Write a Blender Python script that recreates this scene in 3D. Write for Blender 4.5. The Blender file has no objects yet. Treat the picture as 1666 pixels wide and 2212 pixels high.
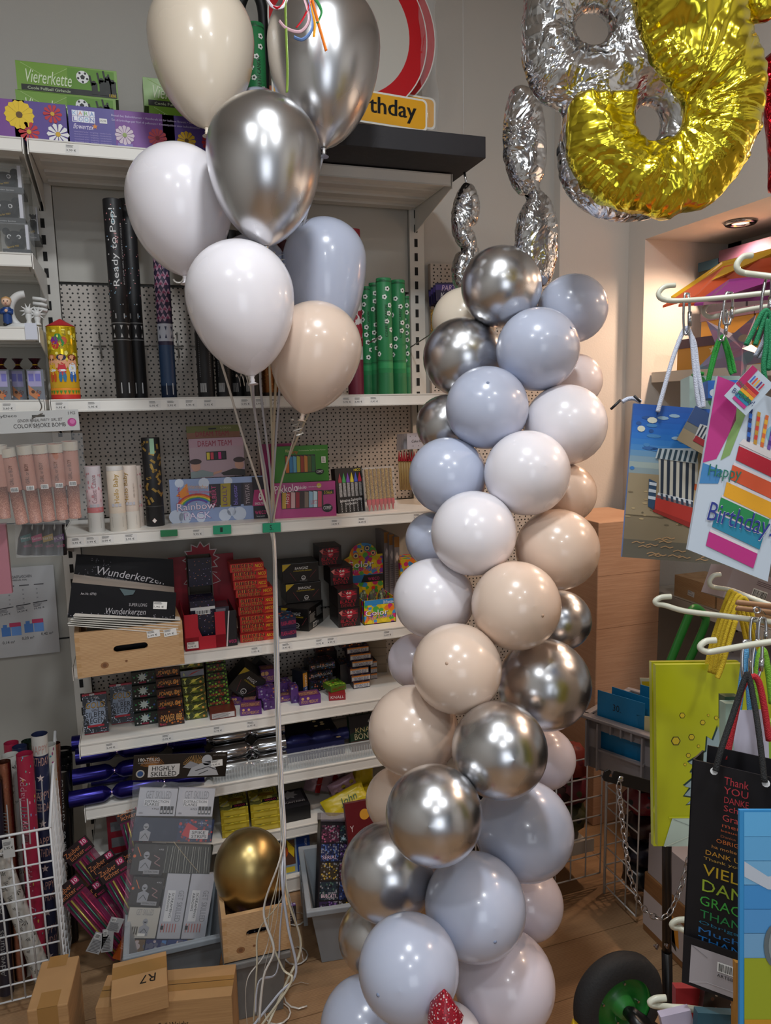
import bpy, math, random
from mathutils import Vector, Matrix, noise
rnd = random.Random(7)
sc = bpy.context.scene
COL = sc.collection
# ---------------------------------------------------------------- camera
FPX, PIT, YAW, ROL, EYE = 1580.0, .14127, .32234, -.022235, 1.62
_F = Vector((math.sin(YAW)*math.cos(PIT), math.cos(YAW)*math.cos(PIT), -math.sin(PIT)))
_r = Vector((math.cos(YAW), -math.sin(YAW), 0)); _u = _r.cross(_F)
_R = math.cos(ROL)*_r + math.sin(ROL)*_u
_U = -math.sin(ROL)*_r + math.cos(ROL)*_u
cam = bpy.data.cameras.new('camera'); cam_o = bpy.data.objects.new('camera', cam); COL.objects.link(cam_o)
cam.sensor_fit = 'HORIZONTAL'; cam.sensor_width = 36; cam.lens = FPX/1666*36; cam.clip_start = .05
m3 = Matrix((_R, _U, -_F)).transposed()
cam_o.matrix_world = Matrix.Translation((0, 0, EYE)) @ m3.to_4x4()
sc.camera = cam_o
# ---------------------------------------------------------------- world, lights, exposure
sc.view_settings.view_transform = 'Standard'; sc.view_settings.look = 'None'
sc.view_settings.gamma = 1; sc.view_settings.use_curve_mapping = False
sc.view_settings.exposure = 0.0
wd = bpy.data.worlds.new('world'); sc.world = wd; wd.use_nodes = True
bg = wd.node_tree.nodes['Background']; bg.inputs[0].default_value = (.62, .66, .72, 1); bg.inputs[1].default_value = .30
def area(name, loc, tgt, size, power, col, size_y=None, shape='DISK', spread=None):
    l = bpy.data.lights.new(name, 'AREA'); l.shape = shape; l.size = size
    if size_y: l.size_y = size_y
    l.energy = power; l.color = col
    if spread: l.spread = spread
    o = bpy.data.objects.new(name, l); COL.objects.link(o); o.location = loc
    o.rotation_euler = (Vector(tgt)-Vector(loc)).to_track_quat('-Z', 'Y').to_euler()
    return o
CEIL = 3.3
LAMPS = [(.35, .75, 26), (-.75, .1, 14), (.9, -.5, 16), (-.2, -1.4, 12)]
for i, (x, y, pw) in enumerate(LAMPS):
    area('ceiling_light', (x, y, CEIL-.035), (x, y, 0), .24, pw, (.93, .97, 1.0))
area('window_light', (-.1, -2.6, 1.7), (.5, 2, 1.3), 1.3, 15, (.86, .92, 1.0), 1.5, 'RECTANGLE')
NICHE_SPOTS = [(2.10, 2.19), (2.10, 1.55), (2.10, .9)]
for x, y in NICHE_SPOTS:
    l = bpy.data.lights.new('niche_light', 'SPOT'); l.energy = 29; l.color = (1, .70, .50); l.spot_size = 2.7; l.spot_blend = .6; l.shadow_soft_size = .03
    o = bpy.data.objects.new('niche_light', l); COL.objects.link(o); o.location = (x, y, 2.235); o.rotation_euler = (0, .15, 0)

# ---------------------------------------------------------------- pixel -> place (rays of the real camera)
def ray(x, y): return _F + (x-833)/FPX*_R - (y-1106)/FPX*_U
def P(x, y, Y=None, X=None, Z=None, w=None):
    q = ray(x, y)
    if Y is not None: t = Y/q.y
    elif X is not None: t = X/q.x
    elif Z is not None: t = (Z-EYE)/q.z
    else: t = w
    p = q*t; p.z += EYE
    return p
def px(p):
    d = Vector(p)-Vector((0, 0, EYE)); w = d.dot(_F)
    return (833+FPX*d.dot(_R)/w, 1106-FPX*d.dot(_U)/w, w)
def up_to(A, ytop):          # height above A at which a vertical line reaches pixel row ytop
    lo, hi = 0, 2.5
    for _ in range(30):
        m = (lo+hi)/2
        if px(A+Vector((0, 0, m)))[1] > ytop: lo = m
        else: hi = m
    return lo

# ---------------------------------------------------------------- materials (all procedural)
_m = {}
def lin(h):
    h = h.lstrip('#'); c = [int(h[i:i+2], 16)/255 for i in (0, 2, 4)]
    return tuple(((v/12.92) if v <= .04045 else ((v+.055)/1.055)**2.4) for v in c)+(1,)
def C(h, rough=.5, metal=0.0, coat=0.0, var=.05, bump=0.0, scale=60, alpha=1.0, trans=0.0, sss=0.0, spec=.5):
    k = (h, rough, metal, coat, var, bump, scale, alpha, trans, sss, spec)
    if k in _m: return _m[k]
    m = bpy.data.materials.new('surface_'+h.strip('#')); m.use_nodes = True
    nt = m.node_tree; b = nt.nodes['Principled BSDF']
    b.inputs['Base Color'].default_value = lin(h); b.inputs['Roughness'].default_value = rough
    b.inputs['Metallic'].default_value = metal; b.inputs['Coat Weight'].default_value = coat
    b.inputs['Coat Roughness'].default_value = .08; b.inputs['Alpha'].default_value = alpha
    b.inputs['Transmission Weight'].default_value = trans
    b.inputs['Specular IOR Level'].default_value = spec
    if trans: b.inputs['IOR'].default_value = 1.1
    if sss:
        b.inputs['Subsurface Weight'].default_value = sss; b.inputs['Subsurface Radius'].default_value = (.05, .04, .03)
    tc = nt.nodes.new('ShaderNodeTexCoord'); n = nt.nodes.new('ShaderNodeTexNoise'); n.inputs['Scale'].default_value = scale
    nt.links.new(tc.outputs['Object'], n.inputs['Vector'])
    if var:
        mr = nt.nodes.new('ShaderNodeMapRange'); mr.inputs['To Min'].default_value = max(rough-var, .02); mr.inputs['To Max'].default_value = min(rough+var, 1)
        nt.links.new(n.outputs['Fac'], mr.inputs['Value']); nt.links.new(mr.outputs[0], b.inputs['Roughness'])
    if bump:
        bp = nt.nodes.new('ShaderNodeBump'); bp.inputs['Strength'].default_value = bump; bp.inputs['Distance'].default_value = .002
        nt.links.new(n.outputs['Fac'], bp.inputs['Height']); nt.links.new(bp.outputs[0], b.inputs['Normal'])
    _m[k] = m
    return m
def nodes_of(m): return m.node_tree, m.node_tree.nodes['Principled BSDF']
def N(nt, t, **kw):
    n = nt.nodes.new('ShaderNode'+t)
    for k, v in kw.items():
        if k in n.inputs: n.inputs[k].default_value = v
        else: setattr(n, k, v)
    return n
def MA(nt, op, a, b=None, c=None):
    n = nt.nodes.new('ShaderNodeMath'); n.operation = op
    for i, v in enumerate((a, b, c)):
        if v is None: continue
        if isinstance(v, (int, float)): n.inputs[i].default_value = v
        else: nt.links.new(v, n.inputs[i])
    return n.outputs[0]
def pegboard_mat():
    m = bpy.data.materials.new('perforated_panel'); m.use_nodes = True; nt, b = nodes_of(m)
    tc = N(nt, 'TexCoord'); s = N(nt, 'SeparateXYZ'); nt.links.new(tc.outputs['Object'], s.inputs[0])
    u, v = s.outputs[0], s.outputs[2]
    row = MA(nt, 'FLOOR', MA(nt, 'DIVIDE', v, .0125)); par = MA(nt, 'FLOORED_MODULO', row, 2.0)
    sp = MA(nt, 'MULTIPLY_ADD', par, .0104, .0156)
    du = MA(nt, 'MULTIPLY', MA(nt, 'SUBTRACT', MA(nt, 'FRACT', MA(nt, 'ADD', MA(nt, 'DIVIDE', u, sp), 50.25)), .5), sp)
    dv = MA(nt, 'MULTIPLY', MA(nt, 'SUBTRACT', MA(nt, 'FRACT', MA(nt, 'DIVIDE', v, .0125)), .5), .0125)
    r = MA(nt, 'SQRT', MA(nt, 'ADD', MA(nt, 'MULTIPLY', du, du), MA(nt, 'MULTIPLY', dv, dv)))
    h = MA(nt, 'LESS_THAN', r, .0031)
    mx = N(nt, 'Mix', data_type='RGBA'); mx.inputs[6].default_value = lin('#bdb5ad'); mx.inputs[7].default_value = lin('#17140f')
    nt.links.new(h, mx.inputs[0]); nt.links.new(mx.outputs[2], b.inputs['Base Color']); b.inputs['Roughness'].default_value = .5
    return m
def wood_mat(name, c1, c2, sc_=(1, 14, 14), wave=9, rough=.5, plank=0, knots=()):
    m = bpy.data.materials.new(name); m.use_nodes = True; nt, b = nodes_of(m)
    tc = N(nt, 'TexCoord'); mp = N(nt, 'Mapping'); mp.inputs['Scale'].default_value = sc_
    nt.links.new(tc.outputs['Object'], mp.inputs[0])
    n = N(nt, 'TexNoise', Scale=1.6, Detail=6.0, Roughness=.6); nt.links.new(mp.outputs[0], n.inputs['Vector'])
    wv = N(nt, 'TexWave', Scale=wave, Distortion=6.0, Detail=2.0); wv.bands_direction = 'Z' if not plank else 'Y'
    nt.links.new(mp.outputs[0], wv.inputs['Vector'])
    f = MA(nt, 'MULTIPLY_ADD', wv.outputs['Fac'], .35, MA(nt, 'MULTIPLY', n.outputs['Fac'], .65))
    cr = N(nt, 'ValToRGB'); cr.color_ramp.elements[0].color = lin(c1); cr.color_ramp.elements[1].color = lin(c2)
    cr.color_ramp.elements[0].position = .25; cr.color_ramp.elements[1].position = .75
    nt.links.new(f, cr.inputs[0]); out = cr.outputs[0]
    if plank:
        br = N(nt, 'TexBrick', Scale=1.0); br.inputs['Brick Width'].default_value = 1.2; br.inputs['Row Height'].default_value = .19
        br.inputs['Mortar Size'].default_value = .0015; br.inputs['Color1'].default_value = (1, 1, 1, 1); br.inputs['Color2'].default_value = (.82, .8, .78, 1); br.inputs['Mortar'].default_value = (.45, .4, .35, 1)
        nt.links.new(tc.outputs['Object'], br.inputs['Vector'])
        mx = N(nt, 'Mix', data_type='RGBA', blend_type='MULTIPLY'); mx.inputs[0].default_value = 1
        nt.links.new(out, mx.inputs[6]); nt.links.new(br.outputs[0], mx.inputs[7]); out = mx.outputs[2]
    nt.links.new(out, b.inputs['Base Color']); b.inputs['Roughness'].default_value = rough
    return m
def card_mat(h1, h2, name='cardboard'):
    m = bpy.data.materials.new(name); m.use_nodes = True; nt, b = nodes_of(m)
    tc = N(nt, 'TexCoord'); mp = N(nt, 'Mapping'); mp.inputs['Scale'].default_value = (3, 3, 60)
    nt.links.new(tc.outputs['Object'], mp.inputs[0]); n = N(nt, 'TexNoise', Scale=3.0, Detail=4.0); nt.links.new(mp.outputs[0], n.inputs['Vector'])
    cr = N(nt, 'ValToRGB'); cr.color_ramp.elements[0].color = lin(h1); cr.color_ramp.elements[1].color = lin(h2)
    cr.color_ramp.elements[0].position = .3; cr.color_ramp.elements[1].position = .7
    nt.links.new(n.outputs['Fac'], cr.inputs[0]); nt.links.new(cr.outputs[0], b.inputs['Base Color']); b.inputs['Roughness'].default_value = .8
    bp = N(nt, 'Bump', Strength=.25, Distance=.002); nt.links.new(n.outputs['Fac'], bp.inputs['Height']); nt.links.new(bp.outputs[0], b.inputs['Normal'])
    return m
def speckle_mat(name, base, cols, scale=90, thr=.28, rough=.35, metal=0.0):
    """print of scattered coloured specks over a base colour"""
    m = bpy.data.materials.new(name); m.use_nodes = True; nt, b = nodes_of(m)
    tc = N(nt, 'TexCoord'); v = N(nt, 'TexVoronoi', Scale=scale); nt.links.new(tc.outputs['Object'], v.inputs['Vector'])
    s = MA(nt, 'LESS_THAN', v.outputs['Distance'], thr)
    sep = N(nt, 'SeparateColor'); nt.links.new(v.outputs['Color'], sep.inputs[0])
    cr = N(nt, 'ValToRGB'); cr.color_ramp.interpolation = 'CONSTANT'
    e = cr.color_ramp.elements; e[0].color = lin(cols[0]); e[1].position = 1/len(cols); e[1].color = lin(cols[1 % len(cols)])
    for i in range(2, len(cols)): q = e.new(i/len(cols)); q.color = lin(cols[i])
    nt.links.new(sep.outputs[0], cr.inputs[0])
    mx = N(nt, 'Mix', data_type='RGBA'); mx.inputs[6].default_value = lin(base); nt.links.new(cr.outputs[0], mx.inputs[7]); nt.links.new(s, mx.inputs[0])
    nt.links.new(mx.outputs[2], b.inputs['Base Color']); b.inputs['Roughness'].default_value = rough; b.inputs['Metallic'].default_value = metal
    return m
def foil_mat(name, h, rough=.12, scale=9, strength=.6, dist=.02):
    m = bpy.data.materials.new(name); m.use_nodes = True; nt, b = nodes_of(m)
    b.inputs['Base Color'].default_value = lin(h); b.inputs['Metallic'].default_value = 1; b.inputs['Roughness'].default_value = rough
    tc = N(nt, 'TexCoord'); n = N(nt, 'TexNoise', Scale=scale, Detail=3.0, Distortion=1.2); nt.links.new(tc.outputs['Object'], n.inputs['Vector'])
    v = N(nt, 'TexVoronoi', Scale=scale*1.7); v.feature = 'DISTANCE_TO_EDGE'
    ad = N(nt, 'VectorMath', operation='MULTIPLY_ADD'); ad.inputs[1].default_value = (.25, .25, .25)
    nt.links.new(n.outputs['Color'], ad.inputs[0]); nt.links.new(tc.outputs['Object'], ad.inputs[2]); nt.links.new(ad.outputs[0], v.inputs['Vector'])
    h_ = MA(nt, 'ADD', MA(nt, 'MULTIPLY', n.outputs['Fac'], .6), MA(nt, 'MULTIPLY', v.outputs['Distance'], .8))
    bp = N(nt, 'Bump', Strength=strength, Distance=dist); nt.links.new(h_, bp.inputs['Height']); nt.links.new(bp.outputs[0], b.inputs['Normal'])
    return m

# ---------------------------------------------------------------- mesh builder
class Fr:            # flat frame: origin, right, up; n points out of the face
    def __init__(s, o, ux, uz):
        s.o = Vector(o); s.x = Vector(ux).normalized(); uz = Vector(uz); uz = uz-s.x*uz.dot(s.x); s.z = uz.normalized(); s.n = s.x.cross(s.z)
    def p(s, u, v, d=0): return s.o+s.x*u+s.z*v+s.n*d
    def side(s, w, d):   # frame of the right-hand side of a box of width w, depth d
        return Fr(s.p(w, 0), -s.n, s.z)
    def lside(s, d): return Fr(s.p(0, 0, -d), s.n, s.z)
    def top(s, h): return Fr(s.p(0, h), s.x, -s.n)
def skew(o, ux, uz):
    F = Fr(o, ux, uz); n = F.n; F.z = Vector(uz).normalized(); F.n = n; return F
_txt = {}
def text_mesh(t):
    if t in _txt: return _txt[t]
    cu = bpy.data.curves.new('lettering', 'FONT'); cu.body = t; cu.resolution_u = 2; cu.align_x = 'LEFT'
    o = bpy.data.objects.new('lettering', cu); COL.objects.link(o)
    dg = bpy.context.evaluated_depsgraph_get(); me = o.evaluated_get(dg).to_mesh()
    vs = [v.co.xy.copy() for v in me.vertices]; fs = [tuple(p.vertices) for p in me.polygons]
    o.evaluated_get(dg).to_mesh_clear(); bpy.data.objects.remove(o); bpy.data.curves.remove(cu)
    if vs:
        x0 = min(v.x for v in vs); x1 = max(v.x for v in vs); y0 = min(v.y for v in vs); y1 = max(v.y for v in vs)
    else: x0 = y0 = 0; x1 = y1 = 1
    _txt[t] = (vs, fs, x0, x1, y0, y1)
    return _txt[t]
class MB:
    def __init__(s): s.v = []; s.f = []; s.mi = []; s.sm = []; s.mats = []
    def mat(s, m):
        if isinstance(m, str): m = C(m)
        if m not in s.mats: s.mats.append(m)
        return s.mats.index(m)
    def add(s, vs, fs, m, smooth=False):
        b = len(s.v); k = s.mat(m); s.v += [tuple(v) for v in vs]
        for f in fs: s.f.append(tuple(i+b for i in f)); s.mi.append(k); s.sm.append(smooth)
        return s
    def box(s, a, b, m):
        (x0, y0, z0), (x1, y1, z1) = a, b
        return s.hexa([(x0, y0, z0), (x1, y0, z0), (x1, y1, z0), (x0, y1, z0), (x0, y0, z1), (x1, y0, z1), (x1, y1, z1), (x0, y1, z1)], m)
    def hexa(s, v, m): return s.add(v, [(0, 3, 2, 1), (4, 5, 6, 7), (0, 1, 5, 4), (1, 2, 6, 5), (2, 3, 7, 6), (3, 0, 4, 7)], m)
    def fbox(s, F, w, h, d, m, u=0, v=0, dd=0):     # box behind frame F's face
        q = [F.p(u+a, v+c, dd-e) for c in (0, h) for a, e in ((0, 0), (w, 0), (w, d), (0, d))]
        return s.hexa(q, m)
    def rect(s, F, u, v, w, h, m, k=1):
        e = .00035*k; return s.add([F.p(u, v, e), F.p(u+w, v, e), F.p(u+w, v+h, e), F.p(u, v+h, e)], [(0, 1, 2, 3)], m)
    def poly(s, F, pts, m, k=1):
        e = .00035*k; return s.add([F.p(a, b, e) for a, b in pts], [tuple(range(len(pts)))], m)
    def disc(s, F, u, v, r, m, k=1, ry=None, n=18):
        ry = ry or r
        return s.poly(F, [(u+r*math.cos(6.2832*i/n), v+ry*math.sin(6.2832*i/n)) for i in range(n)], m, k)
    def star(s, F, u, v, r, m, k=1, n=5, q=.42, rot=1.5708):
        pts = [(u+(r if i % 2 == 0 else r*q)*math.cos(rot+math.pi*i/n), v+(r if i % 2 == 0 else r*q)*math.sin(rot+math.pi*i/n)) for i in range(2*n)]
        e = .00035*k; vs = [F.p(u, v, e)]+[F.p(a, b, e) for a, b in pts]
        return s.add(vs, [(0, 1+i, 1+(i+1) % (2*n)) for i in range(2*n)], m)
    def line(s, F, pts, wd, m, k=1):
        for (a, b), (c, d) in zip(pts, pts[1:]):
            L = math.hypot(c-a, d-b) or 1; nx, ny = -(d-b)/L*wd/2, (c-a)/L*wd/2
            s.poly(F, [(a-nx, b-ny), (c-nx, d-ny), (c+nx, d+ny), (a+nx, b+ny)], m, k)
        return s
    def text(s, F, t, u, v, w, h, m, k=2, ang=0.0, shear=0.0, curve=None):   # fitted to the box u..u+w, v..v+h
        vs, fs, x0, x1, y0, y1 = text_mesh(t); e = .00035*k; ca, sa = math.cos(ang), math.sin(ang); out = []
        for q in vs:
            a = (q.x-x0)/(x1-x0)*w; b = (q.y-y0)/(y1-y0)*h; a += shear*b
            a, b = a*ca-b*sa, a*sa+b*ca
            out.append(curve(u+a, v+b, e) if curve else F.p(u+a, v+b, e))
        return s.add(out, fs, m)
    def lines(s, F, u, v, w, h, n, m, k=1):          # a block of tiny print
        for i in range(n):
            ww = w*(.75+.25*rnd.random()); s.rect(F, u, v+h*(i+.25)/n, ww, h/n*.4, m, k)
        return s
    def barcode(s, F, u, v, w, h, k=1):
        s.rect(F, u, v, w, h, '#e8e8e6', k); x = u+w*.06
        while x < u+w*.92:
            t = w*(.02+.035*rnd.random()); s.rect(F, x, v+h*.12, t, h*.76, '#1a1a1a', k+1); x += t+w*(.02+.03*rnd.random())
        return s
    def lathe(s, prof, A, B, m, n=24, smooth=True, caps=True):   # prof: (radius, distance along A->B as fraction or metres)
        A = Vector(A); B = Vector(B); ax = (B-A); L = ax.length; ax.normalize()
        t = Vector((1, 0, 0)) if abs(ax.x) < .9 else Vector((0, 1, 0)); e1 = ax.cross(t).normalized(); e2 = ax.cross(e1)
        vs = []; fs = []
        for r, d in prof:
            c = A+ax*(d*L)
            for i in range(n): a = 6.283185*i/n; vs.append(c+e1*r*math.cos(a)+e2*r*math.sin(a))
        for j in range(len(prof)-1):
            for i in range(n): fs.append((j*n+i, j*n+(i+1) % n, (j+1)*n+(i+1) % n, (j+1)*n+i))
        s.add(vs, fs, m, smooth)
        if caps:
            if prof[0][0] > 1e-5: s.add(vs[:n], [tuple(range(n-1, -1, -1))], m)
            if prof[-1][0] > 1e-5: s.add(vs[-n:], [tuple(range(n))], m)
        return s
    def cyl(s, A, B, r, m, r2=None, n=20): return s.lathe([(r, 0), (r2 if r2 is not None else r, 1)], A, B, m, n)
    def tube(s, pts, r, m, n=8, closed=False, flat=None):        # flat=(half width, half thickness) gives ribbon
        pts = [Vector(p) for p in pts]; vs = []; fs = []; K = len(pts)
        up = None
        for i, p in enumerate(pts):
            if closed: t = (pts[(i+1) % K]-pts[i-1])
            else: t = pts[min(i+1, K-1)]-pts[max(i-1, 0)]
            t.normalize()
            if up is None: up = t.orthogonal().normalized() if not flat or len(flat) < 3 else Vector(flat[2])
            up = (up-t*up.dot(t))
            if up.length < 1e-6: up = t.orthogonal()
            up.normalize(); sd = t.cross(up)
            for j in range(n):
                a = 6.283185*j/n
                if flat: vs.append(p+sd*flat[0]*math.cos(a)+up*flat[1]*math.sin(a))
                else: vs.append(p+sd*r*math.cos(a)+up*r*math.sin(a))
        for i in range(K if closed else K-1):
            for j in range(n): fs.append((i*n+j, i*n+(j+1) % n, ((i+1) % K)*n+(j+1) % n, ((i+1) % K)*n+j))
        if not closed: fs.append(tuple(range(n-1, -1, -1))); fs.append(tuple((K-1)*n+j for j in range(n)))
        return s.add(vs, fs, m, True)
    def build(s, name, parent=None, bevel=0, label=None, cat=None, group=None, kind=None):
        me = bpy.data.meshes.new(name)
        if s.v and parent is None:
            xs = [v[0] for v in s.v]; ys = [v[1] for v in s.v]; zs = [v[2] for v in s.v]
            o3 = Vector(((min(xs)+max(xs))/2, (min(ys)+max(ys))/2, min(zs)))
        else: o3 = Vector(parent.location) if parent is not None and not parent.parent else (Vector(parent.location)+Vector(parent.parent.location) if parent is not None else Vector())
        me.from_pydata([tuple(Vector(v)-o3) for v in s.v], [], s.f); 
        for m in s.mats: me.materials.append(m)
        me.polygons.foreach_set('material_index', s.mi); me.polygons.foreach_set('use_smooth', s.sm); me.update()
        o = bpy.data.objects.new(name, me); COL.objects.link(o)
        if parent is None: o.location = o3
        else: o.parent = parent
        if bevel:
            b = o.modifiers.new('bevel', 'BEVEL'); b.width = bevel; b.segments = 2; b.limit_method = 'ANGLE'; b.angle_limit = 1.0
        tag(o, label, cat, group, kind)
        return o
def tag(o, label=None, cat=None, group=None, kind=None):
    if label: o['label'] = label
    if cat: o['category'] = cat
    if group: o['group'] = group
    if kind: o['kind'] = kind
    return o
def empty(name, loc, label, cat, group=None):
    o = bpy.data.objects.new(name, None); COL.objects.link(o); o.location = loc; o.empty_display_size = .02
    return tag(o, label, cat, group)
def smooth_path(pts, k=6):      # Catmull-Rom through points
    pts = [Vector(p) for p in pts]; out = []
    for i in range(len(pts)-1):
        p0 = pts[max(i-1, 0)]; p1 = pts[i]; p2 = pts[i+1]; p3 = pts[min(i+2, len(pts)-1)]
        for j in range(k):
            t = j/k; out.append(.5*((2*p1)+(p2-p0)*t+(2*p0-5*p1+4*p2-p3)*t*t+(3*p1-p0-3*p2+p3)*t**3))
    out.append(pts[-1]); return out
def fpx(bl, br, tl, Y=None, Z=None, Yt=None, w=None):
    """frame of a face seen at three pixel corners: bottom-left, bottom-right, top-left -> frame, width, height"""
    if Z is not None: A = P(*bl, Z=Z); B = P(*br, Z=Z)
    elif w is not None: A = P(*bl, w=w); B = P(*br, w=w)
    else: A = P(*bl, Y=Y); B = P(*br, Y=Y)
    if w is not None: D = P(*tl, w=w)
    else: D = P(*tl, Y=(Yt if Yt is not None else A.y))
    F = Fr(A, B-A, D-A); return F, (B-A).length, (D-A).dot(F.z)
def stand(bl, br, ytop, z, ymax=2.5):
    """upright face standing on height z"""
    A = P(*bl, Z=z); B = P(*br, Z=z)
    if A.y > ymax or A.y < 2.2: A = P(*bl, Y=min(max(A.y, 2.2), ymax)); B = P(*br, Y=A.y); A.z = B.z = z
    h = up_to(A, ytop); return Fr(A, B-A, (0, 0, 1)), (B-A).length, h
# ================================================================ the room
YB = 2.66; XR = 1.942; XL = -1.9
wall_m = C('#b9b6b0', .9, bump=.15, scale=180); wallw = C('#cfc8c0', .9, bump=.3, scale=140)
def struct(mb, name, **k): return mb.build(name, kind='structure', **k)
struct(MB().box((XL-.1, YB, 0), (1.62, YB+.1, CEIL), wall_m), 'wall_back')
struct(MB().box((1.62, 2.615, 0), (XR, YB+.1, CEIL), wallw), 'wall_pier')
NY0, NY1, NZ, NX = -.2, 2.512, 2.255, 2.40
b = MB(); b.box((XR, NY1, 0), (XR+.6, 2.76, CEIL), wallw); b.box((XR, NY0, NZ), (XR+.6, NY1, CEIL), wallw)
b.box((XR, -3.2, 0), (XR+.6, NY0, CEIL), wallw); b.box((NX, NY0, 0), (NX+.14, NY1, NZ), wallw)
struct(b, 'wall_right')
struct(MB().box((XL-.1, -3.2, 0), (XL, YB, CEIL), wall_m), 'wall_left')
floor_m = wood_mat('beech_laminate', '#8f7052', '#a88866', (3, 22, 1), 3, .42, plank=1)
struct(MB().box((XL-.1, -3.2, -.05), (XR+.6, 2.9, 0), floor_m), 'floor')
struct(MB().box((XL-.1, -3.2, CEIL), (XR+.6, 2.9, CEIL+.08), C('#cfccc6', .9)), 'ceiling')
# window frame at the back of the niche
b = MB(); fm = C('#b3aca2', .5)
for y0, y1, z0, z1 in ((NY1-.07, NY1, .9, NZ), (NY0, NY1, NZ-.08, NZ), (NY0, NY1, .9, .98), (1.15, 1.22, .9, NZ), (NY0, NY0+.07, .9, NZ)):
    b.box((NX-.05, y0, z0), (NX, y1, z1), fm)
b.box((NX-.012, NY0, .98), (NX-.004, NY1, NZ-.08), C('#cdd3d8', .25))
struct(b, 'window_1')
# lamps
for i, (x, y, pw) in enumerate(LAMPS):
    e = empty('ceiling_spotlight', (x, y, CEIL-.06), ('round white ceiling lamp nearest the shelves', 'round white ceiling lamp on the left behind the one nearest the shelves', 'round white ceiling lamp on the right above the gift bags', 'round white ceiling lamp farthest from the shelves')[i], 'lamp', 'round ceiling lamps')
    MB().lathe([(.15, 0), (.155, .3), (.155, 1)], (x, y, CEIL-.03), (x, y, CEIL), C('#e5e5e5', .4), caps=True).build('housing', e)
for i, (x, y) in enumerate(NICHE_SPOTS):
    e = empty('downlight', (x, y, NZ-.012), ('chrome recessed halogen spotlight in niche soffit nearest the far wall', 'chrome recessed spotlight in the middle of the niche soffit', 'chrome recessed spotlight at the near end of the niche soffit')[i], 'spotlight', 'recessed niche spotlights')
    MB().lathe([(.052, 0), (.057, .35), (.050, 1), (.034, .9), (.030, 0.2)], (x, y, NZ), (x, y, NZ-.012), C('#9a9a9a', .15, 1), 32, caps=False).build('bezel', e)
    g = bpy.data.materials.new('lamp_glass'); g.use_nodes = True; bs = g.node_tree.nodes['Principled BSDF']
    bs.inputs['Emission Color'].default_value = (1, .72, .45, 1); bs.inputs['Emission Strength'].default_value = 2.0
    MB().lathe([(.033, 0), (.03, .7), (.0001, 1)], (x, y, NZ), (x, y, NZ-.008), g, 24).build('bulb', e)

# ================================================================ shelving
SZ = [2.355, 1.664, 1.275, .883, .638, .432, .235]      # shelf tops
YF, YK = 2.27, 2.61                                     # shelf front, rear uprights
UX = [-1.485, -.235, 1.012]
white = C('#e4e1da', .35); white2 = C('#cfccc5', .4); slotm = C('#0d0d0d', .8)
def price(mb, F, u, v, txt, w=.034, card=True):
    if card: mb.rect(F, u, v, w, .021, '#dedcd8', 1)
    mb.lines(F, u+.002, v+.0135, w*.6, .007, 3, '#4a4a4a', 2)
    mb.text(F, txt, u+.002, v+.003, w*.72, .0065, '#1c1c1c', 2)
    mb.rect(F, u+w*.82, v+.003, .0, .0, '#1c1c1c', 2)
unit_names = ['white metal gondola shelf bay at the left edge of the photo', 'white metal gondola shelf bay full of fireworks and confetti tubes']
units = []
for k in (0, 1):
    x0, x1 = UX[k], UX[k+1]
    e = empty('gondola_shelf_unit', ((x0+x1)/2, YK, 0), unit_names[k], 'shelving', 'white gondola shelving bays'); units.append(e)
    def upright(x, e=e):
        b = MB(); b.box((x-.028, YK-.012, 0), (x+.028, YK+.03, 2.42), white2)
        z = .1
        while z < 2.36:
            for dx in (-.012, .006) if k == 0 else (-.004,):
                b.box((x+dx-.006, YK-.0135, z), (x+dx+.006, YK-.0115, z+.028), slotm)
            z += .05
        b.build('upright', e)
    upright(x0)
    if k == 1: upright(x1)
    peg = pegboard_mat()
    def panel(z0, z1, m, nm, x0=x0, x1=x1, e=e): MB().box((x0+.03, YK+.004, z0+.002), (x1-.03, YK+.012, z1-.002), m).build(nm, e)
    pm = C('#b3b0a8', .5); pg = C('#9c9b95', .55)
    if k == 1:
        panel(2.04, 2.42, pm, 'back_panel'); panel(1.275, 2.035, peg, 'perforated_back_panel'); panel(.883, 1.275, pm, 'back_panel')
        panel(.432, .883, peg, 'perforated_back_panel'); panel(.03, .432, pm, 'back_panel')
    else:
        panel(1.275, 2.42, pm, 'back_panel'); panel(.875, 1.275, pg, 'back_panel'); panel(.03, .873, pg, 'back_panel')
def shelf(k, z, labels=(), yf=YF, lip=.036, name='shelf'):
    x0, x1 = UX[k]+.006, UX[k+1]-.006; e = units[k]
    b = MB(); b.box((x0+.003, yf, z-.022), (x1-.003, YK-.014, z), white)
    b.box((x0+.003, yf-.003, z-lip), (x1-.003, yf+.004, z+.0005), white)         # front lip / price rail
    b.box((x0+.003, yf-.0045, z-lip), (x1-.003, yf-.003, z-lip+.004), white2); b.box((x0+.003, yf-.0045, z-.004), (x1-.003, yf-.003, z), white2)
    for fy in (.33, .62, .9):
        y = yf+(YK-yf)*fy; b.box((x0+.02, y-.03, z-.03), (x1-.02, y+.01, z-.022), white2)
    F = Fr((x0, yf-.0031, z-lip), (1, 0, 0), (0, 0, 1))
    for u, t in labels: price(b, F, u-x0-.0, .007, t)
    o = b.build(name, e)
    for x, s in ((x0-.001, 1), (x1-.001, -1)):
        v = [(yf-.006, z-lip-.006), (yf+.01, z-lip-.006), (YK-.012, z-.105), (YK-.012, z), (yf-.006, z)]
        m = MB(); n = len(v)
        m.add([(x, a, c) for a, c in v]+[(x+.0025, a, c) for a, c in v], [tuple(range(n)), tuple(range(2*n-1, n-1, -1))]+[(i, n+i, n+(i+1) % n, (i+1) % n) for i in range(n)], white)
        m.build('shelf_bracket', e)
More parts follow.
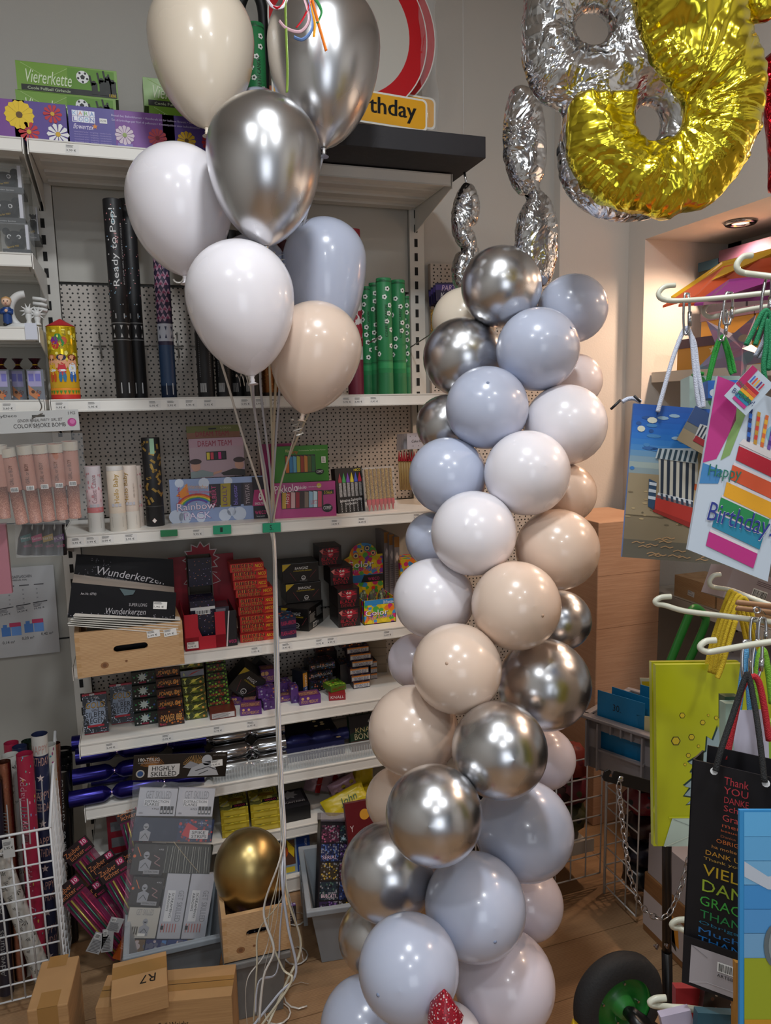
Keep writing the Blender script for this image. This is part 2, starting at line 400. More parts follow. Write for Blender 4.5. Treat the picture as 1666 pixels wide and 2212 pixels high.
def lx(pairs, y): return [(P(x, y, Y=YF).x, t) for x, t in pairs]
shelf(1, SZ[0], lx([(141, '3,99 €')], 315))
shelf(1, SZ[1], lx([(119, '9,95 €'), (189, '5,95 €'), (321, '5,95 €'), (360, '5,95 €'), (400, '5,95 €'), (440, '5,95 €'), (520, '5,95 €'), (551, '5,95 €'), (583, '5,95 €'), (740, '5,95 €'), (765, '5,95 €'), (799, '5,95 €')], 870))
shelf(1, SZ[2], lx([(153, '2,95 €'), (185, '2,99 €'), (218, '2,99 €'), (269, '2,95 €'), (416, '9,95 €'), (716, '10,95 €'), (774, '8,49 €'), (893, '2,45 €')], 1150))
shelf(1, SZ[3], lx([(542, '1,55 €'), (609, '0,95 €'), (682, '4,95 €'), (707, '4,95 €'), (829, '2,49 €')], 1400))
shelf(1, SZ[4], lx([(226, '2,49 €'), (349, '0,75 €'), (461, '0,75 €'), (534, '0,75 €')], 1580))
shelf(1, SZ[5], []); shelf(1, SZ[6], [])
shelf(1, .055, [], lip=.05, name='base_shelf')
shelf(0, SZ[0]); shelf(0, 2.058); shelf(0, 1.862); shelf(0, SZ[1], lx([(4, '3,60 €')], 868))
MB().box((-.275, YF-.008, 1.828), (-.245, YF-.0045, 1.872), C('#c9ccd8', .4)).build('blank_price_holder', label='blank white price card holder clipped on the figurine shelf', cat='price holder')
# perforated strip panel on the wall right of the bay
MB().box((1.075, YB-.035, .2), (1.56, YB-.012, 2.15), peg).build('perforated_panel', label='freestanding perforated white metal panel beside the shelf bay, hung with party bags', cat='panel')
# ================================================================ latex balloons
BC = dict(S=C('#cfcfd1', .27, 1.0, scale=5, var=.03), B=C('#b9c0d4', .24, .0, .35, sss=.08, scale=8), W=C('#e9e5ea', .26, 0, .35, sss=.1, scale=8),
          K=C('#dfc8b6', .26, 0, .35, sss=.08, scale=8), R=C('#e6d8c4', .26, 0, .35, sss=.08, scale=8), V=C('#d9d2dd', .26, 0, .35, sss=.08, scale=8),
          G=C('#b09a66', .34, 1.0, scale=5, var=.03), P=C('#e6d9d8', .26, 0, .3, scale=8))
CN = dict(S='chrome silver', B='pale blue-grey', W='pearly white', K='peach beige', R='cream', V='pale lilac white', G='gold', P='pinkish white')
dark = {'S': C('#6d6d70', .3, 1), 'B': C('#8491ad', .4), 'W': C('#c9c4cc', .4), 'K': C('#b79a84', .4), 'R': C('#c4ad90', .4), 'V': C('#b7aebd', .4), 'P': C('#c5b2b2', .4)}
AX0 = P(905, 2150, w=1.72); AX1 = P(1135, 650, w=1.98)       # the column's own axis
COLUMN = [  # x, y, r, colour, w, where, nub
 (1083, 620, 87, 'S', 1.80, 'at the very top of the column', None), (1238, 667, 74, 'B', 1.93, 'at the right of the column top, behind the silver one', None),
 (1003, 692, 70, 'R', 2.06, 'peeping out behind the top of the column on the left', None), (1000, 772, 86, 'S', 1.86, 'second silver one from the top, on the left edge', None),
 (1162, 755, 90, 'B', 1.72, 'just below the topmost silver balloon', (.62, -.35)), (1243, 822, 58, 'P', 1.97, 'small, tucked in at the right edge below the upper blue ones', None),
 (1222, 918, 88, 'W', 1.80, 'at the right edge in the upper third of the column', None), (1052, 881, 90, 'B', 1.69, 'in the upper third, in front left of the white one', (-.1, -.45)),
 (965, 918, 66, 'S', 1.93, 'half hidden, dark, at the left edge of the upper third', None), (967, 1028, 84, 'B', 1.78, 'at the left edge above the middle of the column', None),
 (1139, 1022, 93, 'W', 1.63, 'front of the column, above the middle', None), (1222, 1066, 66, 'K', 1.85, 'half hidden at the right edge above the middle', None),
 (937, 1165, 61, 'B', 1.88, 'half hidden at the left edge, beside the front white balloon', None), (1023, 1152, 93, 'W', 1.60, 'front of the column at mid height, left of the peach one', None),
 (1205, 1187, 89, 'K', 1.75, 'at the right edge at mid height', None), (937, 1293, 88, 'W', 1.73, 'at the left edge just below mid height', None),
 (1115, 1308, 97, 'K', 1.57, 'front of the column just below mid height', (.4, .1)), (1211, 1340, 66, 'S', 1.83, 'half hidden at the right edge below mid height', None),
 (898, 1428, 60, 'V', 1.86, 'half hidden at the left edge below mid height', None), (987, 1444, 98, 'K', 1.55, 'front left, below the front peach balloon', (-.3, -.3)),
 (1176, 1478, 100, 'S', 1.68, 'large, at the right edge in the lower half', None), (893, 1578, 98, 'K', 1.66, 'large, at the left edge in the lower half', None),
 (1176, 1638, 67, 'V', 1.83, 'half hidden at the right edge in the lower half', None), (1079, 1620, 104, 'S', 1.51, 'front of the column in the lower half', None),
 (862, 1728, 72, 'K', 1.80, 'half hidden and darker, at the left edge in the lower third', None), (938, 1760, 106, 'S', 1.49, 'front of the column in the lower third', None),
 (1132, 1793, 106, 'B', 1.63, 'large, at the right edge in the lower third', None), (840, 1883, 104, 'S', 1.62, 'large, at the left edge in the lower third', None),
 (1138, 1950, 78, 'V', 1.78, 'half hidden at the right edge near the foot', None), (1027, 1957, 110, 'B', 1.48, 'front of the column near the foot', (.25, .15)),
 (810, 2023, 79, 'S', 1.76, 'half hidden at the left edge near the foot', None), (883, 2092, 110, 'B', 1.46, 'front of the column at the foot, lowest fully seen', (-.6, .0)),
 (1090, 2122, 108, 'V', 1.60, 'at the right of the column foot', None), (790, 2215, 98, 'B', 1.62, 'at the bottom left of the column, cut by the photo edge', None),
 (968, 2252, 78, 'W', 1.52, 'at the very bottom of the column, only its top showing', None)]
def sphere_prof(r, k=1.0, n=18, pear=.0):
    return [(max(r*math.sin(math.pi*i/n)*(1-pear*(i/n)**3), 1e-5), (1-math.cos(math.pi*i/n))/2) for i in range(n+1)]
_w = [c[4] for c in COLUMN]; _w0 = list(_w)
for _ in range(400):        # let neighbours just touch
    mv = 0
    for i in range(len(COLUMN)):
        for j in range(i):
            a, b_ = COLUMN[i], COLUMN[j]
            d = (P(a[0], a[1], w=_w[i])-P(b_[0], b_[1], w=_w[j])).length; s = (a[2]*_w[i]+b_[2]*_w[j])/FPX
            if d < s*.965:
                n, f = (i, j) if _w[i] < _w[j] else (j, i)
                if _w[n] > _w0[n]*.9: _w[n] *= .998; mv = 1
                if _w[f] < _w0[f]*1.12: _w[f] *= 1.003; mv = 1
    if not mv: break
COLUMN = [c[:4]+(_w[i],)+c[5:] for i, c in enumerate(COLUMN)]
for x, y, r, c, w, where, nub in COLUMN:
    ctr = P(x, y, w=w); R = r*w/FPX
    t = max(0, min(1, (ctr-AX0).dot(AX1-AX0)/(AX1-AX0).length_squared)); ax = AX0+(AX1-AX0)*t
    d = (ax-ctr); d.normalize()
    b = MB(); b.lathe(sphere_prof(R*.995, pear=.05), ctr-d*R*1.0, ctr+d*R*1.03, BC[c], 40)
    root = b.build('balloon', label=f'{CN[c]} latex balloon {where}', cat='balloon', group='balloons of the column')
    k = MB(); e = ctr+d*R*1.02; k.lathe([(.006, 0), (.004, .3), (.007, .7), (.009, 1)], e-d*.006, e+d*.012, dark[c], 10).build('knot', root)
    if nub:
        v = (_R*nub[0]*R-_U*nub[1]*R); q = -_F*math.sqrt(max(R*R-v.length_squared, 0))+v; q = q.normalized()
        MB().lathe([(.0001, 0), (.003, .2), (.0045, .6), (.005, 1)], ctr+q*(R+.0012), ctr+q*(R-.003), dark[c], 14).build('nipple', root)
def tear(cx, ytop, xtip, ytip, r, w, c, label, lean=0.0):
    A = P(cx, ytop, w=w); B = P(xtip, ytip, w=w+lean); L = (B-A).length; R = r*w/FPX
    prof = []; n = 26; a = R*.98/L
    for i in range(n+1):
        t = i/n
        if t < .42: th = t/.42*math.pi/2; prof.append((max(R*math.sin(th), 1e-5), a*(1-math.cos(th))))
        else:
            s = (t-.42)/.58; rr = R*max(1-s**2.2, 0)**.66*(1-.06*s); prof.append((max(rr, .0075), a+(.985-a)*s))
    prof[-1] = (.0075, .985)
    o = MB().lathe(prof, A, B, BC[c], 44).build('helium_balloon', label=label, cat='balloon', group='helium balloons of the floating bunch')
    dn = (B-A).normalized()
    MB().lathe([(.0065, 0), (.0045, .25), (.006, .5), (.0045, .7), (.011, .95), (.0125, 1)], B-dn*.004, B+dn*.016, BC[c], 14).build('knot', o)
    return B+dn*.006
tips = []
T_ = tear
tips.append(T_(428, -28, 447, 281, 113, 1.92, 'R', 'large cream helium balloon at the upper left of the bunch, highest on the left'))
tips.append(T_(700, -22, 700, 325, 122, 1.86, 'S', 'largest chrome silver helium balloon at the top right of the bunch'))
tips.append(T_(568, 212, 575, 537, 123, 1.70, 'S', 'chrome silver helium balloon in the centre of the bunch, in front'))
tips.append(T_(380, 318, 400, 600, 113, 1.84, 'W', 'white helium balloon at the left edge of the bunch', 0))
tips.append(T_(502, 524, 545, 816, 116, 1.72, 'W', 'white helium balloon hanging lowest on the left, under the centre silver one'))
tips.append(T_(700, 474, 705, 760, 90, 2.02, 'B', 'blue-grey helium balloon at the right of the bunch above the beige one'))
tips.append(T_(702, 655, 654, 897, 99, 1.88, 'K', 'beige helium balloon hanging lowest on the right of the bunch'))
tips.append(T_(538, 510, 560, 740, 78, 2.04, 'B', 'dark blue-grey helium balloon hidden in the middle of the bunch'))
tips.append(T_(560, 198, 560, 420, 72, 2.05, 'B', 'pale blue helium balloon hidden behind the upper silver ones'))
# gold balloon resting in the crate
g0 = P(541, 1880, w=2.02)
o = MB().lathe([(max(.1*math.sin(math.pi*i/24)*(1-.06*(i/24)**2), 1e-5), (1-math.cos(math.pi*i/24))/2) for i in range(25)], g0+Vector((-.01, -.02, .118)), g0+Vector((.01, .02, -.118)), BC['G'], 40).build('balloon', label='gold chrome balloon lying on the small wooden crate at the floor', cat='balloon')
MB().lathe([(.008, 0), (.005, .4), (.012, 1)], g0+Vector((.01, .02, -.112)), g0+Vector((.012, .024, -.128)), C('#8a7340', .4, 1), 12).build('knot', o)
# ribbons
rib = C('#cfcac2', .3, .15); rib2 = C('#b9bcc6', .3, .2); rib3 = C('#c6bda6', .3, .15)
clip = P(588, 1138, Y=YF-.012)
DROP = [(593, 1200, 2.22), (597, 1400, 2.12), (601, 1560, 2.0), (607, 1700, 1.84), (612, 1800, 1.76)]
ENDS = [[(600, 1900), (575, 2050), (533, 2120), (535, 2230)], [(618, 1900), (640, 1990), (653, 2060), (655, 2072)], [(612, 1930), (560, 2010), (555, 2090), (548, 2215)],
        [(606, 1880), (598, 1990), (570, 2100), (553, 2225)], [(616, 1880), (606, 2000), (598, 2100), (560, 2120), (552, 2190)], [(620, 1930), (650, 2040), (620, 2120), (585, 2200), (570, 2240)],
        [(604, 1860), (570, 1965), (592, 2050), (570, 2110), (560, 2210)], [(610, 1900), (622, 2000), (640, 2100), (600, 2150), (540, 2225)], [(600, 1900), (580, 2000), (610, 2090), (630, 2120), (560, 2222)]]
UPP = [[(520, 700), (560, 960)], [(625, 620), (600, 900)], [(596, 760), (590, 960)], [(470, 760), (530, 960)], [(552, 900), (575, 1030)], [(690, 840), (620, 1000)], [(640, 930), (606, 1050)], [(565, 860), (584, 1020)], [(578, 700), (588, 950)]]
rl = ['ending lowest left on the floor', 'ending in the short loop at the crate corner', 'crossing in front of the crate handle', 'hanging straightest to the floor', 'with a wide loop on the floor', 'curving widest to the right', 'bending left at gold balloon height', 'curled to the right near its end', 'last behind the others']
tn = ['cream upper left', 'top right silver', 'centre silver', 'left white', 'lowest left white', 'right blue-grey', 'beige', 'hidden dark blue-grey', 'hidden pale blue']
for i, tp in enumerate(tips):
    wt = (tp-Vector((0, 0, EYE))).dot(_F); wc = 2.33; pts = [tp]
    for j, (x, y) in enumerate(UPP[i]):
        f = (j+1)/(len(UPP[i])+1); pts.append(P(x, y, w=max(wt+(wc-wt)*f, wt+.0)))
    off = (i-4)*.0016
    pts.append(clip+Vector((off, 0, .01))); pts.append(clip+Vector((off, 0, -.02)))
    for x, y, Y in DROP: pts.append(P(x+(i-4)*1.3*(1 if y > 1300 else .6), y, Y=Y+.004*(i % 3)))
    for j, (x, y) in enumerate(ENDS[i]): 
        q = P(x, y, Y=1.68-.02*j); pts.append(q if q.z > .006 else P(x, y, Z=.006))
    MB().tube(smooth_path(pts, 7), 0, (rib, rib2, rib3)[i % 3], 6, flat=(.0034, .0005, (0, -1, 0))).build('balloon_ribbon', label=f'curling ribbon of {tn[i]} balloon, {rl[i]}', cat='ribbon', group='ribbons of the helium balloons')
def curl(c, R, turns, dz, name='ribbon_curl', lab='', ax=(0, 0, 1), m=rib):
    ax = Vector(ax).normalized(); e1 = ax.orthogonal().normalized(); e2 = ax.cross(e1); pts = []
    for i in range(int(turns*12)+1): a = i*math.pi/6; pts.append(Vector(c)+e1*R*math.cos(a)*(1+.06*math.sin(i))+e2*R*math.sin(a)+ax*dz*i/12)
    MB().tube(pts, 0, m, 6, flat=(.0025, .0004)).build(name, label=lab, cat='ribbon', group='loose ribbon curls')
curl(P(600, 545, w=1.9), .012, 4, .012, lab='curly ribbon end under the centre silver helium balloon', ax=(.2, 0, -1))
curl(P(513, 822, w=1.75), .013, 3, .009, lab='curly ribbon end beside the knot of the lowest white helium balloon', ax=(1, 0, .1))
curl(P(640, 905, w=1.9), .013, 3, .014, lab='curly ribbon end under the beige helium balloon', ax=(.1, 0, -1))
curl(P(385, 600, w=1.84), .012, .6, .01, lab='short curled ribbon end at the knot of the left white helium balloon', ax=(0, 1, .1))
for x, y, R, t, lab in ((640, 2065, .035, 1.1, 'loose ribbon ring on the floor under the crate corner'), (648, 2150, .045, .7, 'open ribbon loop on the floor, nearest the grey bin'), (600, 2190, .035, 1.2, 'loose ribbon ring lying lowest on the floor'), (640, 1985, .03, 1.0, 'small ribbon loop on the floor behind the crate')):
    q = P(x, y, Z=.006); curl(q, R, t, .002, lab=lab)
# three green clips on the price rail
for x0, x1, y0, y1, t, lab, cl in ((347, 384, 1146, 1160, '', 'blank dark green clip tag on the price rail, left one', '#1f7a4a'), (461, 500, 1136, 1155, '1', 'green clip tag marked 1 on the price rail', '#1f9a72'), (568, 607, 1131, 1151, '5.', 'green clip tag marked 5 holding the balloon ribbons', '#1f9a72')):
    F, w, h = fpx((x0, y1), (x1, y1-2), (x0, y0), Y=YF-.016); b = MB(); b.fbox(F, w, h, .006, C(cl, .5))
    if t: b.text(F, t, w*.38, h*.25, w*(.14 if t == '1' else .2), h*.55, '#10241c', 2)
    b.build('clip_tag', bevel=.001, label=lab, cat='clip', group='green tags on the price rail')
# bright bow of ribbons hanging at the very top
b = MB(); 
bow = [('#c8182a', [(640, 60), (655, 40), (668, 10), (675, -30)]), ('#d8b0b8', [(603, 45), (620, 62), (650, 68), (668, 40), (655, -10)]), ('#f0a020', [(678, 80), (680, 50), (672, 20), (665, -20)]), ('#ef7d28', [(705, 110), (695, 75), (685, 40), (672, -10)]), ('#6f8fc8', [(635, 80), (655, 85), (675, 60), (670, 10), (660, -30)]), ('#7f9a40', [(620, 200), (621, 150), (618, 60), (615, -30)]), ('#3c8f50', [(685, 50), (695, 25), (680, -5)]), ('#c8182a', [(590, 15), (600, 18), (612, 10), (618, -20)]), ('#e8e0e8', [(575, -5), (590, 15), (612, 14), (622, -8)])]
for h, pts in bow: b.tube(smooth_path([P(x, y, w=1.62) for x, y in pts], 6), 0, C(h, .25, .1), 6, flat=(.0035, .0004))
b.build('ribbon_bow', label='hanging tuft of colourful curled ribbons in front of the top silver balloon', cat='ribbon')
MB().tube([P(1000, -20, Y=2.5), P(1002, 385, Y=2.5)], .001, C('#d8d8d8', .3), 6).build('hanging_string', label='thin white string holding up the narrow silver foil balloon', cat='string')
# ================================================================ foil balloons
def seg_d(p, a, b):
    ax, ay = a; bx, by = b; dx, dy = bx-ax, by-ay; L = dx*dx+dy*dy or 1e-12; t = max(0, min(1, ((p[0]-ax)*dx+(p[1]-ay)*dy)/L)); qx, qy = ax+t*dx, ay+t*dy
    return math.hypot(p[0]-qx, p[1]-qy), (qx, qy)
def inside(p, loops):
    c = False
    for L in loops:
        for i in range(len(L)):
            (x1, y1), (x2, y2) = L[i-1], L[i]
            if (y1 > p[1]) != (y2 > p[1]) and p[0] < (x2-x1)*(p[1]-y1)/(y2-y1)+x1: c = not c
    return c
def spline2(pts, k=5):
    n = len(pts); o = []
    for i in range(n):
        p0, p1, p2, p3 = (Vector(pts[(i+j-1) % n]) for j in range(4))
        for j in range(k):
            t = j/k; q = .5*((2*p1)+(p2-p0)*t+(2*p0-5*p1+4*p2-p3)*t*t+(3*p1-p0-3*p2+p3)*t**3); o.append((q.x, q.y))
    return o
def foil(name, loops_px, w, T, Rr, g, mat, label, cat='foil balloon', group=None, nrm=None, cr=.006, cs=14, smooth=True, edge=.004, extra=None, rad=()):
    cx = sum(p[0] for p in loops_px[0])/len(loops_px[0]); cy = sum(p[1] for p in loops_px[0])/len(loops_px[0])
    O = P(cx, cy, w=w); n = -_F if nrm is None else Vector(nrm).normalized()
    ux = Vector((0, 0, 1)).cross(n).normalized(); F = Fr(O, ux, (0, 0, 1)); n = F.n
    def to2(x, y):
        q = ray(x, y); c0 = Vector((0, 0, EYE)); t = (O-c0).dot(n)/q.dot(n); d = c0+q*t-O; return (d.dot(F.x), d.dot(F.z))
    loops = [spline2([to2(*p) for p in L]) for L in loops_px]
    xs = [p[0] for p in loops[0]]; ys = [p[1] for p in loops[0]]
    x0, y0 = min(xs)-g, min(ys)-g; nx = int((max(xs)-x0)/g)+2; ny = int((max(ys)-y0)/g)+2
    ins = {}
    for i in range(nx+1):
        for j in range(ny+1): ins[i, j] = inside((x0+i*g, y0+j*g), loops)
    rc = [to2(*q_) for q_ in rad]
    segs = [(L[i-1], L[i]) for L in loops for i in range(len(L))]
    def near(p):
        best = (9, p)
        for a, b_ in segs:
            if min(a[0], b_[0])-best[0] > p[0] or max(a[0], b_[0])+best[0] < p[0]: continue
            d = seg_d(p, a, b_)
            if d[0] < best[0]: best = d
        return best
    vid = {}; verts = []; faces = []
    def vert(i, j, s):
        p = (x0+i*g, y0+j*g)
        if not ins[i, j]:
            if (i, j, 0) not in vid:
                d, q = near(p); e = noise.noise(Vector((q[0]*cs*3, q[1]*cs*3, 3)))*edge
                vid[i, j, 0] = len(verts); verts.append(F.p(q[0]+e, q[1]+e*.7, e*2))
            return vid[i, j, 0]
        if (i, j, s) not in vid:
            if (i, j, 'd') not in vid: vid[i, j, 'd'] = near(p)
            d, q = vid[i, j, 'd']; t = min(d/Rr, 1); h = T*math.sqrt(max(1-(1-t)**2, 0))
            v = Vector((p[0]*cs, p[1]*cs, s*5+1.7)); k = noise.noise(v)+.5*noise.noise(v*2.3)
            vo = noise.voronoi(v*.8)[0]; k += (vo[1]-vo[0])*1.2-.5
            an = math.atan2(p[1]-q[1], p[0]-q[0]); pl = math.sin((q[0]-q[1])*220+an*3)*max(0, 1-d/.05)*.7
            for rx, ry in rc:      # creases fanning out from a hole
                a_ = math.atan2(p[1]-ry, p[0]-rx); r_ = math.hypot(p[0]-rx, p[1]-ry)
                f_ = abs(noise.noise(Vector((math.cos(a_)*7, math.sin(a_)*7, s*2+r_*3))))*2.4-.6+.5*noise.noise(Vector((math.cos(a_)*19, math.sin(a_)*19, r_*5)))
                k += f_*1.3*math.exp(-max(r_-.03, 0)/.10)
            h = max(h+k*cr*min(1, d/.02)+pl*cr*min(1, d/.008)*.6, .0006)
            vid[i, j, s] = len(verts); verts.append(F.p(p[0], p[1], s*h))
        return vid[i, j, s]
    for i in range(nx):
        for j in range(ny):
            c = [(i, j), (i+1, j), (i+1, j+1), (i, j+1)]
            if not any(ins[k] for k in c): continue
            a = [vert(*k, 1) for k in c]; z = [vert(*k, -1) for k in c]
            faces.append(tuple(a)); faces.append(tuple(reversed(z)))
    b = MB(); b.add(verts, faces, mat, smooth)
    o = b.build(name, label=label, cat=cat, group=group)
    if extra: extra(o, F, to2)
    return o
gold = foil_mat('gold_foil', '#e0cf3c', .2, 6, .55, .02); silver = foil_mat('silver_foil', '#cfd0d2', .14, 8, .6, .015); redf = foil_mat('red_foil', '#b01822', .14, 10, .6, .01)
G = 'hanging silver foil numbers'
foil('foil_number_balloon', [[(1372, -60), (1370, 20), (1390, 90), (1425, 160), (1462, 205), (1476, 240), (1474, 268), (1460, 290), (1436, 303), (1404, 305), (1380, 285), (1371, 250), (1374, 215), (1377, 196), (1330, 198), (1270, 196), (1236, 213), (1224, 250), (1222, 300), (1226, 345), (1250, 390), (1290, 430), (1330, 452), (1390, 462), (1436, 478), (1470, 460), (1520, 450), (1560, 420), (1600, 365), (1635, 290), (1652, 210), (1650, 130), (1620, 50), (1580, -60)]],
     1.28, .06, .12, .0046, gold, 'big crumpled gold foil number balloon hanging at the top right', cr=.011, cs=12, edge=.007, rad=[(1462, 262)])
def circ(x, y, r, n=12, ry=None): return [(x+r*math.cos(6.2832*i/n), y+(ry or r)*math.sin(6.2832*i/n)) for i in range(n)]
foil('foil_number_balloon', [[(1150, -40), (1128, 60), (1132, 150), (1165, 215), (1215, 248), (1205, 320), (1212, 390), (1250, 445), (1310, 475), (1380, 478), (1470, 440), (1520, 340), (1500, 230), (1440, 130), (1430, 40), (1400, -60), (1270, -100)], circ(1279, 63, 37), circ(1400, 268, 28, ry=42)],
     1.62, .065, .10, .0065, silver, 'large silver foil figure eight behind the gold one', group=G, cr=.008, cs=14, rad=[(1279, 63)])
foil('foil_number_balloon', [[(1105, 195), (1088, 260), (1088, 330), (1100, 385), (1122, 420), (1140, 425), (1118, 470), (1110, 540), (1120, 600), (1150, 625), (1185, 615), (1203, 560), (1205, 490), (1190, 435), (1165, 405), (1178, 370), (1180, 290), (1165, 215), (1140, 190)]],
     1.95, .045, .045, .006, silver, 'silver foil number turned edge-on, left of the big eight, above the balloon column', group=G, cr=.005, cs=18)
def neck(o, F, to2): MB().tube([P(1003, 372, w=2.25), P(1006, 385, w=2.25), P(1009, 402, w=2.25)], .004, silver, 8).build('filling_neck', o)
foil('foil_number_balloon', [[(1000, 398), (982, 430), (974, 480), (986, 525), (1000, 540), (984, 550), (974, 590), (985, 625), (1010, 640), (1035, 620), (1037, 570), (1028, 510), (1018, 492), (1032, 480), (1037, 440), (1026, 405), (1012, 396)]],
     2.25, .035, .03, .005, silver, 'smallest silver foil number turned edge-on, hanging at the shelf corner', group=G, cr=.004, cs=20, extra=neck)
foil('foil_balloon', [[(1648, 130), (1640, 170), (1652, 240), (1662, 330), (1668, 420), (1740, 300), (1745, 150), (1700, 100)]], 1.5, .04, .05, .008, redf, 'red foil balloon cut off by the right photo edge', cr=.003)
foil('foil_balloon', [[(1560, -40), (1590, 10), (1612, 45), (1640, 52), (1680, 30), (1700, -40), (1640, -90)]], 1.3, .035, .05, .008, gold, 'second gold foil balloon at the top right corner', cr=.005)
# ================================================================ goods on the shelves
BK = C('#121113', .3); BK2 = C('#1a1a1c', .45); WH = C('#e9e8e4', .45); RD = C('#b3152a', .4); GY = C('#8d8b86', .5)
tiny = '#8f8f8f'
def carton(F, w, h, d, base, top=None, side=None, bevel=0):
    b = MB(); b.fbox(F, w, h, d, C(base, .35) if isinstance(base, str) else base)
    if top: b.rect(F.top(h), 0, 0, w, d, top, .6)
    if side: b.rect(F.side(w, d), 0, 0, d, h, side, .6)
    return b
def tube_item(x, ybot, ytop, z, wpx, Y, body, name, label, cat, group, bands=(), texts=(), capm=None, n=22, prints=None, lean=0):
    """upright confetti tube: base at shelf z, depth Y; bands = (z0,z1,colour) fractions"""
    A = P(x, ybot, Y=Y); A.z = z; h = up_to(A, ytop); r = wpx*px(A)[2]/FPX/2
    B = A+Vector((lean, 0, h)); b = MB(); b.lathe([(r*.97, 0), (r, .004), (r, .996), (r*.96, 1)], A, B, body, n)
    for z0, z1, c in bands: b.lathe([(r*1.01, z0), (r*1.012, z0+.002), (r*1.012, z1-.002), (r*1.01, z1)], A, B, c, n, caps=False)
    if capm: b.lathe([(r*.6, 1.0), (r*.6, 1.004)], A, B, capm, n)
    cd = (Vector((0, 0, EYE))-A); cd.z = 0; base_ang = math.atan2(cd.y, cd.x)
    def wrap(u, v, e=0):     # u metres round the tube to the right, v metres up
        a = base_ang+u/r; return A+Vector((lean*v/h, 0, 0))+Vector((math.cos(a)*(r*1.018+e), math.sin(a)*(r*1.018+e), v))
    F = Fr(A, (1, 0, 0), (0, 0, 1))
    for t, u, v, w, hh, c, ang in texts: b.text(F, t, u*r, v*h, w*h, hh*r, c, 2, ang=ang, curve=lambda a, c_, e: wrap(a, c_, e))
    if prints: prints(b, wrap, r, h)
    return b.build(name, label=label, cat=cat, group=group)
def spot_poly(b, wrap, u, v, ru, rv, m, n=8, ang=0, e=.0004):
    b.add([wrap(u+ru*math.cos(6.283*i/n+ang)*1.0, v+rv*math.sin(6.283*i/n+ang), e) for i in range(n)], [tuple(range(n))], m)
H2 = math.pi/2
# ---- top shelf
def flower(b, F, u, v, r, c, mid='#c9a020', n=10):
    for i in range(n):
        a = 6.2832*i/n; b.poly(F, [(u, v), (u+r*math.cos(a-.22), v+r*math.sin(a-.22)), (u+r*1.12*math.cos(a), v+r*1.12*math.sin(a)), (u+r*math.cos(a+.22), v+r*math.sin(a+.22))], c, 3+i % 3)
    b.disc(F, u, v, r*.25, mid, 7, n=10)
def kit(x0, x1, label, big, yl=222, yr=None):
    A = P(x0, 300, Y=YF+.01); B = P(x1, 300, Y=YF+.01); A.z = B.z = SZ[0]; F = Fr(A, (1, 0, 0), (0, 0, 1)); w = (B-A).length; h = .098
    b = carton(F, w, h, .1, '#4a3f8e', '#3d5ba8')
    b.rect(F, w*.30, 0, w*.4, h, '#74408f', 1); b.rect(F, w*.62, 0, w*.38, h, '#553f8c', 1)
    if big:
        flower(b, F, w*.66, h*.62, h*.34, '#e3c01c', '#5a3d10', 14); flower(b, F, w*.9, h*.72, h*.22, '#b81f2a'); flower(b, F, w*.72, h*.2, h*.24, '#b81f2a'); flower(b, F, w*.93, h*.2, h*.26, '#e2e2e2')
        flower(b, F, w*.22, h*.3, h*.22, '#b81f2a'); flower(b, F, w*.3, h*.5, h*.18, '#a81d28'); b.text(F, 'or de globos', w*.02, h*.78, w*.25, h*.09, '#d8cfe6')
    else:
        for i, (ch, cc) in enumerate(zip('KARALOON', ('#7fb0d8', '#d88a4a', '#79b062', '#5c86c4', '#7b6fb4', '#5c86c4', '#5ba3c8', '#4a5fa8'))):
            u = w*.025+(i % 4)*h*.15; v = h*(.74 if i < 4 else .58); b.rect(F, u, v, h*.14, h*.15, '#e6e8f2', 1); b.text(F, ch, u+h*.02, v+h*.02, h*.1, h*.11, cc, 2)
        b.text(F, 'flowertex', w*.025, h*.4, w*.13, h*.14, '#e8dff2', 2, shear=.3); b.star(F, w*.168, h*.5, h*.08, '#d8862c', 2)
        b.text(F, 'Bastel-Set Ballonblumen • Handicraft kit for balloon flowers • Set del bricolaje', w*.28, h*.8, w*.66, h*.075, '#c9bfe0')
        b.text(F, 'Set di bricolage per fiori di palloncini • Knutselpakket voor ballonbloemen', w*.28, h*.68, w*.6, h*.075, '#c9bfe0')
        for k in range(5): b.text(F, 'täuschend echt - langlebig - kinderleicht', w*.03, h*(.30-.065*k), w*.24, h*.045, '#a99bcf')
        for u, c, mm in ((.36, '#cdbcc8', '#8fa05a'), (.58, '#b8404a', '#7a1f28'), (.78, '#dcb21e', '#5a3d10'), (.95, '#b02430', '#c9a020')):
            flower(b, F, w*u, h*.34, h*.24, c, mm, 12); b.rect(F, w*(u-.05), 0, w*.1, h*.12, '#7d6fb0', 2)
        b.rect(F, w*.2, h*.6, h*.2, h*.13, '#e4e4e0', 2); b.text(F, '35,99', w*.205, h*.63, h*.15, h*.06, '#444444', 3)
    return b.build('balloon_flower_kit', bevel=.0008, label=label, cat='box', group='balloon flower kits on the top shelf')
kit(-160, 147, 'purple balloon flower kit with large yellow flower on the top shelf, left one', True); kit(151, 470, 'purple balloon flower kit with lettering and four small flowers, right one on top shelf', False)
def football(b, F, u, v, r, k=4):
    b.disc(F, u, v, r, '#e9e9e6', k, n=14); b.star(F, u, v, r*.4, '#16181a', k+1, 5, .8)
    for i in range(5): a = 1.57+1.2566*i+.63; b.disc(F, u+r*.74*math.cos(a), v+r*.74*math.sin(a), r*.2, '#16181a', k+1, n=6)
